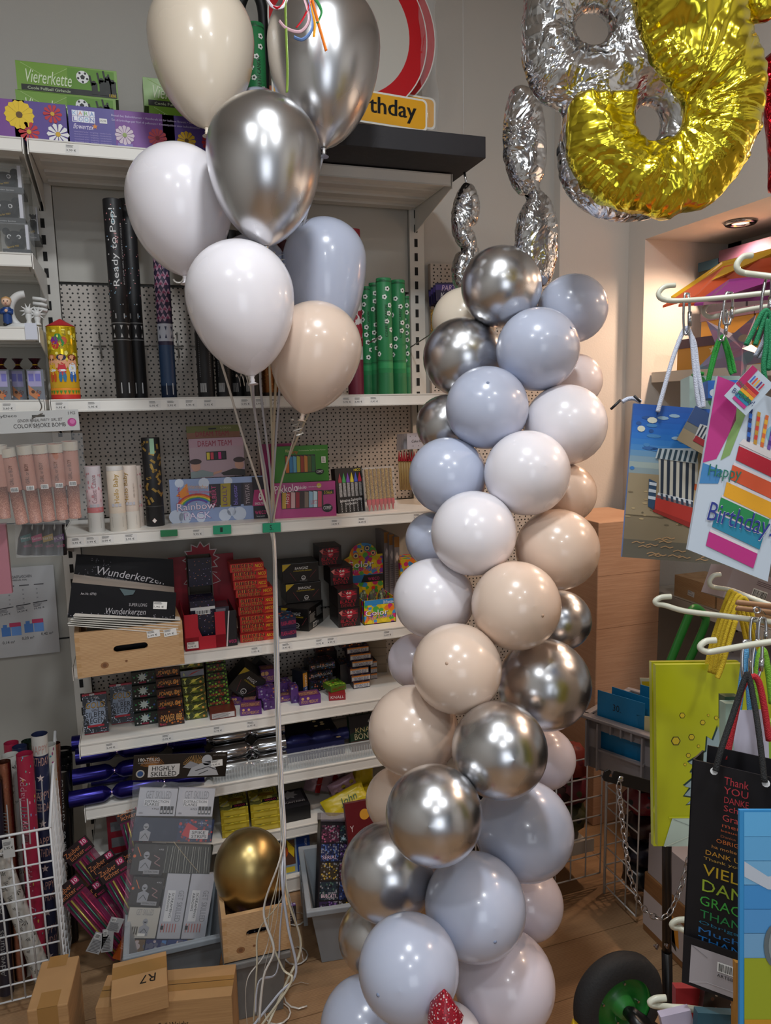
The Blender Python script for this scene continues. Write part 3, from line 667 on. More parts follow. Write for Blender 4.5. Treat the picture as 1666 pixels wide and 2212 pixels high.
def garland(bl, br, tl, Y, label, cut=1):
    F, w, h = fpx(bl, br, tl, Y=Y); b = carton(F, w, h, .1, '#6d9a1c', '#4f7a14', '#2b3a14')
    b.rect(F, w*.5, h*.05, w*.47, h*.9, '#5c8f18', 1); b.line(F, [(w*.05, h*.95), (w*.3, h*.5), (w*.5, h*.9)], .0015, '#a9c878', 2)
    b.rect(F, w*.04, h*.03, w*.95, h*.2, '#15170f', 2)
    b.text(F, 'Viererkette', w*.07, h*.3, w*.46, h*.45, '#e0ecc8', 5, ang=-.02, shear=.15)
    b.text(F, 'Coole Fußball Girlande', w*.1, h*.07, w*.42, h*.1, '#c9d8b0', 4)
    football(b, F, w*.65, h*.66, h*.22, 4)
    for u, hh in ((.76, .5), (.84, .62), (.9, .7), (.95, .6)):
        b.rect(F, w*(u-.025), h*.1, w*.06, h*(hh-.1), '#10140a', 5); b.disc(F, w*u, h*hh, h*.08, '#10140a', 5, n=10); b.line(F, [(w*(u-.02), h*hh*.8), (w*(u-.04), h*(hh+.25))], .005, '#10140a', 5)
    b.text(F, 'LIEBE', w*.91, h*.06, w*.07, h*.1, '#e0c020', 6)
    return b.build('football_garland_box', label=label, cat='box', group='green football garland boxes')
for (bl, br, tl, Y, lab) in (((38, 194), (256, 216), (36, 130), 2.42, 'green football garland box on top of its pile, on the upper left shelf'), ((38, 256), (254, 276), (36, 193), 2.42, 'green football garland box under the uppermost one, behind the purple kits'),
                             ((312, 228), (530, 250), (308, 166), 2.47, 'green football garland box topping the pile beside the cream helium balloon'), ((326, 290), (540, 308), (325, 228), 2.45, 'lower green football garland box beside the cream helium balloon')):
    garland(bl, br, tl, Y, lab)
def fb_prints(b, wrap, r, h):
    rr = random.Random(int(r*1e6)+int(h*1e4))
    for k in range(9):
        u = (rr.random()-.5)*2.0*r; v = h*(.32+.62*(k+.5)/9); q = .0078
        for i in range(5): a = 1.2566*i; spot_poly(b, wrap, u+q*.62*math.cos(a), v+q*.62*math.sin(a), q*.5, q*.5, '#dfe4dc', 7)
        spot_poly(b, wrap, u, v, q*.42, q*.42, '#11150f', 5, e=.0008)
def green_cannon(x, yb, yt, z, wp, Y, lab, g='green football confetti tubes'):
    tube_item(x, yb, yt, z, wp, Y, C('#1f7a45', .55), 'confetti_cannon', lab, 'confetti cannon', g, bands=((.0, .19, '#1a6a3c'), (.23, .28, '#26894f'), (.965, .975, '#14502c'), (.295, .30, '#14502c')),
              texts=[('CONFETTI CANON', .45, .5, .27, .38, '#0f3a1f', H2), ('CANON', -.6, .975, .05, .18, '#0f3a1f', 0)], prints=fb_prints)
green_cannon(557, 215, 55, SZ[0], 40, 2.42, 'green football confetti tube standing alone behind the top silver balloons', None)
b = MB(); b.tube(smooth_path([P(510, 210, Y=2.5), P(512, 80, Y=2.5), P(520, 10, Y=2.5), P(540, -25, Y=2.5), P(562, 0, Y=2.5), P(570, 60, Y=2.5), P(571, 215, Y=2.5)]), .017, BK2, 12)
b.build('black_tube_ring', label='black curved tube prop standing behind the green football tube on top shelf', cat='tube')
b = MB(); F, w, h = fpx((548, 222), (700, 240), (548, 180), Y=2.5); b.fbox(F, w, h, .05, C('#b5561c', .5)); b.build('orange_box', label='orange box mostly hidden behind the upper silver balloons', cat='box')
# road-sign birthday decoration
def road_sign(dy, dx, lab, w0):
    e = empty('road_sign_decoration', P(757+dx, 272, Y=dy), lab, 'sign', 'round birthday road signs')
    F = Fr(P(757+dx, 62, Y=dy), (1, 0, 0), (0, .06, 1)); R = .262; b = MB()
    b.lathe([(R, 0), (R, 1)], F.o-F.n*.0, F.o-F.n*.008, C('#dad8d2', .4), 64)
    n = 64
    def ring(r0, r1, m, k):
        vs = [F.p(r*math.cos(6.2832*i/n), r*math.sin(6.2832*i/n), .0004*k) for r in (r0, r1) for i in range(n)]
        b.add(vs, [(i, (i+1) % n, n+(i+1) % n, n+i) for i in range(n)], m)
    ring(R*.76, R*.985, C('#b80f1c', .3), 1); ring(0, R*.76, C('#b9b6ae', .45), 1)
    b.build('sign_disc', e)
    q = MB(); G = Fr(F.p(-.26, -.268, .012), (1, 0, -.045), (0, .06, 1)); L, H = .50, .09
    def rr(u, v, w, h, r): 
        return [(u+r+(w-2*r)*a+r*math.cos(t), v+r+(h-2*r)*c+r*math.sin(t)) for a, c, t0 in ((1, 1, 0), (0, 1, 1.57), (0, 0, 3.14), (1, 0, 4.71)) for t in [t0+.39*i for i in range(5)]]
    q.poly(G, rr(-.006, -.006, L+.012, H+.012, .016), '#e2e0d8', 1); q.poly(G, rr(0, 0, L, H, .014), C('#e0a212', .4), 2); 
    q.fbox(G, L, H*.9, .004, C('#c98d10', .5), dd=-.0005)
    if w0: [q.text(G, 'Happy Birthday', .02+dx_, .012, L-.055, .068, '#171512', 4) for dx_ in (0, .0016, .0032)]
    q.build('name_plate', e)
    return e
road_sign(2.40, 0, 'round red and white road sign with yellow Happy Birthday plate on top shelf', True)
road_sign(2.44, 22, 'second yellow-plated road sign standing behind the first one', False)
b = MB(); F, w, h = fpx((600, 275), (945, 285), (600, -60), Y=2.385)
fl = C('#d6dadc', .08, alpha=.16)
vs = []; nn = 14
for j in range(nn+1):
    for i in range(7): vs.append(P(905+i*6+3*math.sin(j*1.3+i)+(j/nn)*6, -60+345*j/nn, Y=2.39+.012*math.sin(i*1.7+j)))
b.add(vs, [(j*7+i, j*7+i+1, (j+1)*7+i+1, (j+1)*7+i) for j in range(nn) for i in range(6)], fl, True)
b.build('plastic_sleeve', label='clear crinkled plastic sleeve edge along the right of the road sign', cat='wrapping')
# flat black carton
A = P(1050, 342, Z=SZ[0]+.004); F = Fr((.33, A.y, A.z), (1, 0, 0), (0, 0, 1)); w = A.x-.33
b = MB(); b.fbox(F, w, .062, 2.5-A.y, C('#1d1b20', .6)); b.line(F, [(w*.5, 0), (w*.52, .03), (w*.55, .035)], .0006, '#3a3840', 2)
b.build('black_carton', bevel=.002, label='large flat black carton overhanging the right end of the top shelf', cat='box')
# ---- cannon shelf
z1 = SZ[1]
def kid_prints(b, wrap, r, h):
    rr = random.Random(3)
    for k in range(60): spot_poly(b, wrap, (rr.random()-.5)*2.6*r, h*(.4+.55*rr.random()), .003+.004*rr.random(), .002+.006*rr.random(), rr.choice(['#e8d23a', '#b59a12', '#8a7a10', '#f2e67a']), 5)
    for k, (u, v, c) in enumerate(((-.5, .8, '#7a2a8a'), (-.25, .84, '#2f8a3a'), (-.45, .74, '#c42a2a'), (-.1, .77, '#2f8a3a'), (.1, .8, '#c4542a'))): spot_poly(b, wrap, u*r, v*h, .011, .012, c, 6, e=.001)
    sk = '#e0a27a'
    for dx, hair, sh, pa in ((-.12, '#1d1640', '#c42530', '#2a6f9a'), (.62, '#7a2c14', '#dfe6f0', '#2b63b0'), (-.8, '#c87a20', '#e0b030', '#c8501e')):
        u = dx*r; spot_poly(b, wrap, u, .54*h, .0125, .014, sk, 10, e=.001); spot_poly(b, wrap, u, .575*h, .0135, .009, hair, 8, e=.0013)
        spot_poly(b, wrap, u, .42*h, .012, .018, sh, 8, e=.0012); spot_poly(b, wrap, u, .40*h, .012, .0035, '#e8e8ea', 6, e=.0015); spot_poly(b, wrap, u-.005, .31*h, .005, .016, pa, 6, e=.001); spot_poly(b, wrap, u+.006, .31*h, .005, .016, pa, 6, e=.001)
        spot_poly(b, wrap, u-.005, .545*h, .0018, .003, '#22140c', 6, e=.0016); spot_poly(b, wrap, u+.004, .545*h, .0018, .003, '#22140c', 6, e=.0016)
        spot_poly(b, wrap, u-.012, .48*h, .003, .012, sk, 6, e=.0013, ang=.6); spot_poly(b, wrap, u+.012, .48*h, .003, .012, sk, 6, e=.0013)
    for k in range(9): spot_poly(b, wrap, (-1.1+.27*k)*r, .11*h, .005, .007, '#3f8a2c', 3, ang=4.7, e=.001)
o = tube_item(143, 858, 706, z1, 58, 2.36, C('#d9a81c', .35), 'table_bomb', 'golden party table firework cylinder with dancing children print and red tip', 'firework', None,
    bands=((0, .07, '#c22a20'), (.07, .16, '#e08a1a'), (.42, .985, C('#d8bc1e', .18, .6)),), texts=[('PARTY', -.75, .70, .3, .35, '#c4a010', 0)], prints=kid_prints, n=32)
A = P(143, 858, Y=2.36); A.z = z1; hh = up_to(A, 706); MB().lathe([(.041, 0), (.002, 1)], A+Vector((0, 0, hh)), A+Vector((0, 0, hh+.022)), '#b3252c', 28).build('paper_cap', o)
for v in MB().v: pass
def speck(cols, n, rv=(.002, .004), lo=.3, hi=.98, seed=1):
    def f(b, wrap, r, h):
        rr = random.Random(seed)
        for k in range(n): spot_poly(b, wrap, (rr.random()-.5)*2.4*r, h*(lo+(hi-lo)*rr.random()), rv[0]+rr.random()*.001, rv[1]*(.5+rr.random()), rr.choice(cols), 5, ang=rr.random()*3)
    return f
black_c = C('#17171a', .5)
arr = ((.30, .305, '#8a8a8a'), (.385, .39, '#8a8a8a'))
def arrows(b, wrap, r, h, c='#c9c9c9'):
    for u in (-.75, .05, .85):
        for v, s in ((.365, -1), (.325, 1)): b.add([wrap((u-.14)*r, h*v-s*.006, .0006), wrap((u+.14)*r, h*v-s*.006, .0006), wrap(u*r, h*v+s*.007, .0006)], [(0, 1, 2)], c)
def p_pop(b, wrap, r, h): speck(['#c98a8a', '#8ab0c9', '#c9c9c9', '#b87a8a'], 40, (.0016, .002), .42, .98)(b, wrap, r, h); arrows(b, wrap, r, h); b.add([wrap(-.5*r, h*.41, .0006), wrap(.5*r, h*.41, .0006), wrap(.5*r, h*.435, .0006), wrap(-.5*r, h*.435, .0006)], [(0, 1, 2, 3)], '#b8b8b8'); b.add([wrap(-.4*r, h*.03, .0006), wrap(.5*r, h*.03, .0006), wrap(.5*r, h*.085, .0006), wrap(-.4*r, h*.085, .0006)], [(0, 1, 2, 3)], '#c4c4c4')
tube_item(302, 856, 432, z1, 34, 2.47, black_c, 'confetti_cannon', 'black confetti cannon directly behind the tall Ready to Pop one', 'confetti cannon', None, bands=arr, prints=p_pop)
tube_item(272, 857, 432, z1, 38, 2.40, black_c, 'confetti_cannon', 'tall black Ready to Pop confetti cannon near the left end of the shelf', 'confetti cannon', None, bands=arr, prints=p_pop,
    texts=[('Ready to Pop!', .35, .57, .38, .8, '#d8d8d8', H2), ('BOY OR GIRL CONFETTI CIRCLES', .8, .58, .3, .16, '#a8a8a8', H2), ('boy', .1, .88, .06, .35, '#9ac9d8', H2), ('girl', .3, .78, .05, .35, '#d8a0a0', H2)])
def p_mon(b, wrap, r, h):
    for k in range(13):
        for j in range(3):
            u = (-1.0+.62*j+(k % 2)*.3)*r; v = h*(.42+.043*k); a = .5
            pts = [(-.011, -.008), (.011, -.008), (.011, .008), (-.011, .008)]
            b.add([wrap(u+x*math.cos(a)-y*math.sin(a), v+x*math.sin(a)+y*math.cos(a), .0005) for x, y in pts], [(0, 1, 2, 3)], '#a8839a')
            spot_poly(b, wrap, u+.004, v, .004, .004, '#8a3a5c', 7, e=.0009)
    arrows(b, wrap, r, h, '#232a48'); b.add([wrap(.0*r, h*.64, .001), wrap(.95*r, h*.64, .001), wrap(.95*r, h*.99, .001), wrap(.0*r, h*.99, .001)], [(0, 1, 2, 3)], '#1c2036')
    b.add([wrap(-.3*r, h*.02, .0006), wrap(.6*r, h*.02, .0006), wrap(.6*r, h*.08, .0006), wrap(-.3*r, h*.08, .0006)], [(0, 1, 2, 3)], '#c4c4c4')
tube_item(366, 855, 440, z1, 32, 2.42, C('#2c2440', .5), 'confetti_cannon', 'confetti cannon printed with pink banknotes and dark blue base, Money Cannon', 'confetti cannon', None, bands=((0, .28, '#1f3a5c'), (.30, .39, '#b4b8c4'), (0, .07, '#182848')),
    texts=[('MONEY CANNON', .75, .67, .28, .5, '#9aa4b8', H2)], prints=p_mon)
def p_code(b, wrap, r, h):
    for k in range(26): b.add([wrap(-.7*r, h*(.13+.011*k), .0006), wrap(.6*r, h*(.13+.011*k), .0006), wrap(.6*r, h*(.135+.011*k), .0006), wrap(-.7*r, h*(.135+.011*k), .0006)], [(0, 1, 2, 3)], '#5c5c60')
    for k in range(7): b.add([wrap((-.7+.11*k)*r, h*.035, .0006), wrap((-.65+.11*k)*r, h*.035, .0006), wrap((-.65+.11*k)*r, h*.09, .0006), wrap((-.7+.11*k)*r, h*.09, .0006)], [(0, 1, 2, 3)], '#d0d0d0')
for i, (x, wp, Y, lab) in enumerate(((447, 36, 2.42, 'black confetti cannon partly covered by the white helium balloon, leftmost of three'), (486, 34, 2.42, 'black confetti cannon under the lowest white balloon, middle of three'), (516, 32, 2.46, 'black confetti cannon under the lowest white balloon, rightmost of three'), (545, 34, 2.42, 'black confetti cannon just left of the orange-gold tubes'))):
    tube_item(x, 856, 500, z1, wp, Y, black_c, 'confetti_cannon', lab, 'confetti cannon', None, prints=p_code)
cop = speckle_mat('copper_print', '#8a5220', ['#b87a34', '#6a3c14', '#d09a50'], 160, .3, .3, .5)
for x, wp, lab in ((581, 26, 'copper gold confetti tube behind the ribbons, left of a pair'), (603, 22, 'copper gold confetti tube behind the ribbons, right of a pair')):
    tube_item(x, 856, 520, z1, wp, 2.44, cop, 'confetti_cannon', lab, 'confetti cannon', None, bands=((.0, .03, '#2a1810'),))
tube_item(625, 856, 520, z1, 28, 2.5, C('#4a1a24', .5), 'confetti_cannon', 'dark wine red confetti tube mostly hidden behind the beige balloon', 'confetti cannon', None, prints=p_code)
tube_item(710, 855, 474, z1, 34, 2.46, C('#b87a8a', .5), 'confetti_cannon', 'pink confetti tube only its top showing above the blue-grey balloon', 'confetti cannon', None)
def p_heart(b, wrap, r, h):
    rr = random.Random(5)
    for k in range(30):
        u = (rr.random()-.5)*2.3*r; v = h*(.32+.6*rr.random()); spot_poly(b, wrap, u-.005, v, .008, .009, '#8f1a30', 8); spot_poly(b, wrap, u+.006, v+.004, .008, .009, '#8f1a30', 8); spot_poly(b, wrap, u, v-.009, .006, .010, '#8f1a30', 6, e=.0006)
tube_item(770, 855, 497, z1, 34, 2.42, C('#c9c2c0', .5), 'confetti_cannon', 'white confetti tube with dark red hearts and red ends, beside the green tubes', 'confetti cannon', None, bands=((.9, 1.0, '#8a1428'), (0, .22, '#6a1830')), prints=p_heart)
for x, yt, wp, Y, lab in ((797, 620, 24, 2.50, 'green football confetti tube at the back left of the green cluster'), (814, 612, 24, 2.49, 'green football confetti tube second from left in the green cluster'), (864, 606, 30, 2.43, 'green football confetti tube at the right of the cluster, nearest the upright'), (834, 602, 33, 2.38, 'green football confetti tube in the front centre of the cluster'), (882, 640, 12, 2.52, 'green football confetti tube peeping out at the far right of the cluster')):
    green_cannon(x, 853, yt, z1, wp, Y, lab)
wire = C('#8c8b88', .3, .8)
for i, (x, lab) in enumerate(((216, 'wire hook on the perforated panel right of the party table firework'), (250, 'wire hook on the panel touching the left of the Ready to Pop cannon'), (308, 'wire hook on the panel right of the Ready to Pop cannon'), (341, 'wire hook left of the banknote cannon'), (384, 'wire hook right of the banknote cannon'), (422, 'wire hook beside the lowest white helium balloon'))):
    q = P(x, 748, Y=YK); b = MB(); b.tube([q+Vector((-.02, -.004, 0)), q+Vector((.02, -.004, 0))], .0022, wire, 8); b.tube([q+Vector((0, -.004, .045)), q+Vector((.001, -.008, .0)), q+Vector((.003, -.012, -.04))], .0022, wire, 8)
    b.build('panel_hook', label=lab, cat='hook', group='wire hooks on the perforated back panel')
b = MB(); b.tube([P(884, 752, Y=YK-.01), P(937, 718, Y=2.32)], .0022, wire, 8); b.tube([P(795, 742, Y=2.33), P(822, 727, Y=2.28)], .0022, wire, 8); b.build('long_display_hook', label='long thin wire hook sticking out beside the green tubes toward the column', cat='hook')
# ---- left bay goods
def bear(x0, x1, ybot, ytop, z, Y, lab):
    A = P(x0, ybot, Y=Y); B = P(x1, ybot, Y=Y); A.z = B.z = z; F = Fr(A, (1, 0, 0), (0, 0, 1)); w = (B-A).length; h = up_to(A, ytop)
    e = empty('piggy_bank_pack', A, lab, 'gift box', 'boxed black bear money boxes')
    b = MB(); b.fbox(F, w, h, .1, C('#e2e6e8', .06, alpha=.12)); b.build('clear_box', e)
    b = MB(); b.fbox(F, w*.96, h*.2, .09, BK, u=w*.02, v=.001, dd=-.003); b.text(F, 'Die besondere Spardose', w*.12, h*.05, w*.6, h*.07, '#b8b8b8'); b.text(F, 'Beere for YOU', w*.2, h*.22, w*.4, h*.06, '#b89a4a', ang=.2); b.build('tray', e)
    b = MB(); c = F.p(w*.42, h*.56, -.05); b.lathe(sphere_prof(.5, n=14), c+Vector((0, 0, h*.32)), c-Vector((0, 0, h*.32)), C('#111114', .2), 20)
    b.v = [tuple(Vector((c.x+(v[0]-c.x)*w*.8, c.y+(v[1]-c.y)*.075, v[2]))) for v in b.v]
    for s in (-1, 1):
        q = c+Vector((s*w*.3, -.01, h*.27)); b.lathe([(.001, 0), (w*.13, .3), (w*.13, .8), (.001, 1)], q+Vector((0, -.008, 0)), q+Vector((0, .008, 0)), C('#111114', .2), 14)
        q = c+Vector((s*w*.16, -.036, h*.05)); b.lathe([(.005, 0), (.006, 1)], q-Vector((0, .002, 0)), q, '#d0d0d0', 12); b.lathe([(.0035, 0), (.0035, 1)], q-Vector((0, .003, 0)), q, '#0c0c0c', 12)
    b.lathe([(.001, 0), (.011, .4), (.014, 1)], c+Vector((0, -.048, -h*.04)), c+Vector((0, -.03, -h*.04)), C('#19191c', .25), 14); b.build('bear_figure', e)
    b = MB(); b.fbox(F, w*.1, h*.9, .02, C('#c4c4ce', .35), u=w*.84, v=h*.08, dd=-.006); b.build('paper_roll', e)
bear(5, 68, 545, 480, 2.058, 2.31, 'boxed black bear money box at the bottom of the left-hand pile'); bear(-22, 56, 479, 413, 2.146, 2.33, 'boxed black bear money box in the middle of the left-hand pile')
bear(-26, 52, 412, 350, 2.234, 2.35, 'boxed black bear money box on top of the left-hand pile')
bear(62, 84, 500, 445, 2.14, 2.5, 'boxed black bear money box deeper on the left shelf against the upright')
def wedding(x, yb, z, Y):
    A = P(x, yb, Y=Y); A.z = z; s = .82; wm = C('#cfcfcd', .5); e = empty('figurine', A, 'white crescent moon figurine with suns and a kneeling boy in blue', 'figurine')
    b = MB(); b.lathe([(.055*s, 0), (.06*s, .4), (.045*s, 1)], A, A+Vector((0, 0, .014)), wm, 24)
    pts = [A+Vector((.012+.042*math.cos(a), 0, .05+.048*math.sin(a))) for a in [-1.9-.2*i for i in range(15)]]
    b.tube(pts, .011, wm, 10)
    for k, (dx, dz) in enumerate(((.018, .05), (.04, .042))):
        q = A+Vector((dx, -.014, dz)); b.lathe(sphere_prof(.011, n=10), q+Vector((0, 0, .011)), q-Vector((0, 0, .011)), wm, 12)
        for i in range(10): a = .628*i; b.lathe([(.003, 0), (.0005, 1)], q+Vector((math.cos(a)*.01, 0, math.sin(a)*.01)), q+Vector((math.cos(a)*.022, 0, math.sin(a)*.022)), wm, 6)
        b.lathe([(.01, 0), (.006, .3), (.009, .6), (.005, 1)], A+Vector((dx, -.014, .012)), q, wm, 12)
    for k in range(3): b.tube([A+Vector((.03, .005, .088-.014*k)), A+Vector((.052, .005, .086-.014*k)), A+Vector((.066, .005, .082-.014*k))], .005, wm, 8)
    b.build('moon_and_suns', e)
    q = A+Vector((-.035, -.02, .012)); bl = C('#1d3f7c', .4); f = MB()
    f.lathe([(.009, 0), (.012, .2), (.011, .5), (.014, .75), (.010, 1)], q, q+Vector((0, 0, .046)), bl, 14)
    f.tube([q+Vector((-.012, 0, .04)), q+Vector((-.014, -.008, .03)), q+Vector((-.002, -.014, .034))], .0045, bl, 8); f.tube([q+Vector((.012, 0, .04)), q+Vector((.013, -.008, .03)), q+Vector((.001, -.014, .034))], .0045, bl, 8)
    f.lathe(sphere_prof(.0045, n=8), q+Vector((0, -.016, .040)), q+Vector((0, -.016, .031)), '#dfb598', 10)
    for dx in (-.006, .006): f.lathe([(.0055, 0), (.006, 1)], q+Vector((dx, -.004, -.004)), q+Vector((dx, -.004, .002)), '#191919', 8)
    f.build('boy_body', e)
    f = MB(); c = q+Vector((0, 0, .061)); f.lathe(sphere_prof(.0125, n=12), c+Vector((0, 0, .0135)), c-Vector((0, 0, .013)), '#e3bda2', 16)
    f.lathe([(.001, 0), (.012, .35), (.0135, 1)], c+Vector((0, .002, .0155)), c+Vector((0, .003, .002)), '#b98f5c', 16)
    for dx in (-.0045, .0045): f.lathe([(.0016, 0), (.0016, 1)], c+Vector((dx, -.0128, .001)), c+Vector((dx, -.0112, .001)), '#2a2018', 8)
    f.lathe([(.0016, 0), (.0022, 1)], c+Vector((0, -.0145, -.003)), c+Vector((0, -.012, -.003)), '#d8a88c', 8); f.box((c.x-.003, c.y-.0128, c.z-.0075), (c.x+.003, c.y-.011, c.z-.0065), '#b0605a'); 
    f.build('boy_head', e)
wedding(50, 704, 1.862, 2.34)
def money_bag(x0, x1, yb, yt, Y, lab):
    A = P(x0, yb, Y=Y); B = P(x1, yb, Y=Y); A.z = B.z = z1; F = Fr(A, (1, 0, 0), (0, 0, 1)); w = (B-A).length; h = up_to(A, yt+28)
    e = empty('gift_soap_bag', A, lab, 'gift bag', 'banknote print gift bags')
    b = MB(); b.fbox(F, w, h, .045, C('#6c7079', .3)); b.rect(F, w*.05, h*.45, w*.8, h*.5, '#9d97bd', 1); b.rect(F, w*.1, h*.62, w*.3, h*.24, '#6f6cb4', 2); b.rect(F, w*.5, h*.62, w*.3, h*.24, '#6f6cb4', 2)
    b.poly(F, [(w*.04, h*.5), (w*.62, h*.22), (w*.5, h*.02), (w*.04, h*.2)], '#b5754a', 3); b.disc(F, w*.3, h*.28, w*.11, '#4a2c1c', 4); b.disc(F, w*.62, h*.16, w*.07, '#e05a1c', 5); b.text(F, '50', w*.45, h*.24, w*.3, h*.12, '#7a3f28', 5, ang=-.4)
    b.barcode(F.side(w, .045), .008, h*.1, .028, h*.6); b.build('body', e)
    t = MB(); c = F.p(w*.5, h, -.02); t.lathe([(w*.42, 0), (w*.12, .4), (w*.14, .5), (w*.3, .8), (w*.42, 1)], c, c+Vector((0, 0, .032)), foil_mat('wine_foil', '#4a2430', .25, 30, .5, .004), 9); t.build('gathered_top', e)
    k = MB(); k.tube([c+Vector((w*.15*math.cos(a), w*.15*math.sin(a), .014)) for a in [.6*i for i in range(10)]], .002, C('#c9a032', .3, .6), 6, closed=True); k.build('gold_tie', e)
money_bag(-10, 24, 859, 770, 2.36, 'banknote print gift bag, leftmost one cut by the photo edge'); money_bag(27, 58, 859, 770, 2.42, 'banknote print gift bag turned dark side out, between two others'); money_bag(62, 98, 859, 770, 2.36, 'banknote print gift bag nearest the upright, orange note with 50 in front')
# ---- confetti/sparkler shelf (third)
z2 = SZ[2]
def p_cc(b, wrap, r, h): speck(['#c98a90'], 26, (.0016, .004), .33, .92, 9)(b, wrap, r, h); p_code2(b, wrap, r, h)
def p_code2(b, wrap, r, h, c='#8e8a84'):
    for k in range(9): b.add([wrap(-.7*r, h*(.07+.018*k), .0006), wrap(.6*r, h*(.07+.018*k), .0006), wrap(.6*r, h*(.078+.018*k), .0006), wrap(-.7*r, h*(.078+.018*k), .0006)], [(0, 1, 2, 3)], c)
    for u in (-.6, -.2, .2): b.add([wrap(u*r, h*.385, .001), wrap((u+.3)*r, h*.385, .001), wrap((u+.3)*r, h*.43, .001), wrap(u*r, h*.43, .001)], [(0, 1, 2, 3)], '#b9b9c0')
tube_item(210, 1148, 1007, z2, 33, P(210, 1148, Z=z2).y, C('#d9c0c4', .5), 'confetti_cannon', 'short white and pink confetti cannon with coral band, leftmost on its shelf', 'confetti cannon', None, bands=((0, .30, '#c5c2bd'), (.30, .38, '#c9787a'), (.66, 1.0, '#d5ccd0')), texts=[('Confetti Cannon', .3, .45, .42, .6, '#a8868c', H2)], prints=p_cc)
tube_item(303, 1140, 1006, z2, 20, P(285, 1143, Z=z2).y+.06, C('#cdbcb0', .5), 'confetti_cannon', 'short cream confetti cannon peeping out behind the two Hello Baby ones', 'confetti cannon', None, prints=p_cc)
tube_item(287, 1143, 1005, z2, 33, P(285, 1143, Z=z2).y+.02, C('#d2c3b7', .5), 'confetti_cannon', 'short cream Hello Baby confetti cannon, right one of the pair, barcode in front', 'confetti cannon', None, bands=((0, .28, '#c9c3ba'),), texts=[('Hello Baby', -.1, .42, .48, .65, '#a8843a', H2), ('GIRL OR BOY?', .55, .5, .22, .18, '#9a8c80', H2)], prints=lambda b, w_, r, h: p_code2(b, w_, r, h, '#7d7a78'))
tube_item(257, 1146, 1006, z2, 34, P(257, 1146, Z=z2).y, C('#d6c8b6', .5), 'confetti_cannon', 'short cream Hello Baby confetti cannon, left one of the pair, gold lettering', 'confetti cannon', None, bands=((0, .28, '#bfbab0'), (.93, 1, '#d8d4d0')), texts=[('Hello Baby', .45, .44, .44, .7, '#b8923e', H2)], prints=p_code2)
def p_goldfoil(b, wrap, r, h):
    rr = random.Random(4)
    for k in range(26):
        u = (rr.random()-.5)*2.3*r; v = h*(.28+.7*k/26); a = rr.random()*3; pts = [(-.0035, -.008), (.0035, -.008), (.0035, .008), (-.0035, .008)]
        b.add([wrap(u+x*math.cos(a)-y*math.sin(a), v+x*math.sin(a)+y*math.cos(a), .0005) for x, y in pts], [(0, 1, 2, 3)], C('#a98a4a', .3, .6))
    spot_poly(b, wrap, -.1*r, .07*h, .007, .008, '#d9b8b0', 4, e=.0006); spot_poly(b, wrap, -.1*r, .07*h, .0055, .0062, '#e6e2dc', 4, e=.001)
    b.add([wrap(-.1*r, h*.82, .001), wrap(.35*r, h*.82, .001), wrap(.35*r, h*.99, .001), wrap(-.1*r, h*.99, .001)], [(0, 1, 2, 3)], '#93b89a')
tube_item(337, 1136, 945, z2, 38, P(337, 1136, Z=z2).y+.01, black_c, 'confetti_cannon', 'black confetti cannon with scattered gold foil pieces print on the third shelf', 'confetti cannon', None, bands=((.225, .235, '#3a3a3a'),), prints=p_goldfoil)
# rainbow pack
F, w, h = fpx((371, 1131), (579, 1119), (362, 1037), Z=z2)
F = Fr(F.o, F.x, (0, .06, 1)); b = carton(F, w, h, .05, '#7f93bd', '#5c6478', '#4a566e')
cl = '#c3cfe2'
for u, v, r in ((.05, .1, .16), (.14, .0, .14), (.3, .02, .1), (.55, .12, .14), (.62, .2, .1), (.7, .05, .16), (.1, .95, .1), (.35, 1.0, .12), (.6, .98, .1)): b.disc(F, w*u, min(max(h*v, h*r*.9), h-h*r*.9), h*r, cl, 1)
b.rect(F, w*.40, h*.36, w*.36, h*.5, '#1d1a26', 2)
for i, (u, c, c2) in enumerate(((.40, '#262028', '#c04a7a'), (.51, '#9a8a2a', '#5a2a78'), (.62, '#1f1f3a', '#7a6ac0'), (.75, '#3a3038', '#a89aa0'))):
    b.poly(F, [(w*u, h*.32), (w*(u+.1), h*.32), (w*(u+.115), h*.86), (w*(u+.01), h*.86)], c, 3); b.text(F, ('ALBERT', 'LOLLY', 'bluestar', 'TWISTAR')[i], w*(u+.07), h*.36, h*.46, w*.045, c2, 4, ang=H2)
b.rect(F, w*.85, 0, w*.15, h*.98, '#1b1722', 3); b.poly(F, [(w*.84, h*.3), (w*1.0, h*.3), (w*1.0, h*.68), (w*.87, h*.68)], '#a82a68', 4)
b.text(F, '6', w*.91, h*.42, w*.04, h*.22, '#e8e8e8', 5); b.text(F, 'EINZELTEILE', w*.87, h*.33, w*.11, h*.05, '#e8e8e8', 5)
b.text(F, 'weco', w*.865, h*.1, w*.12, h*.09, '#c02a6a', 5); b.text(F, 'feuerwerk', w*.88, h*.04, w*.09, h*.035, '#b8b8b8', 5)
for i, c in enumerate(('#b8323a', '#d87a2a', '#d8c03a', '#4a9a4a', '#3a6ab8', '#6a4a9a')):
    r = h*(.46-.035*i); pts = [(w*.27+r*math.cos(a), h*.3+r*.75*math.sin(a)) for a in [math.pi*k/14 for k in range(3, 13)]]; b.line(F, pts, h*.036, c, 3)
b.poly(F, [(w*.06, h*.62), (w*.18, h*.9), (w*.2, h*.5)], '#d8822a', 2); b.text(F, 'pink', w*.11, h*.5, h*.34, w*.035, '#a82a68', 4, ang=H2)
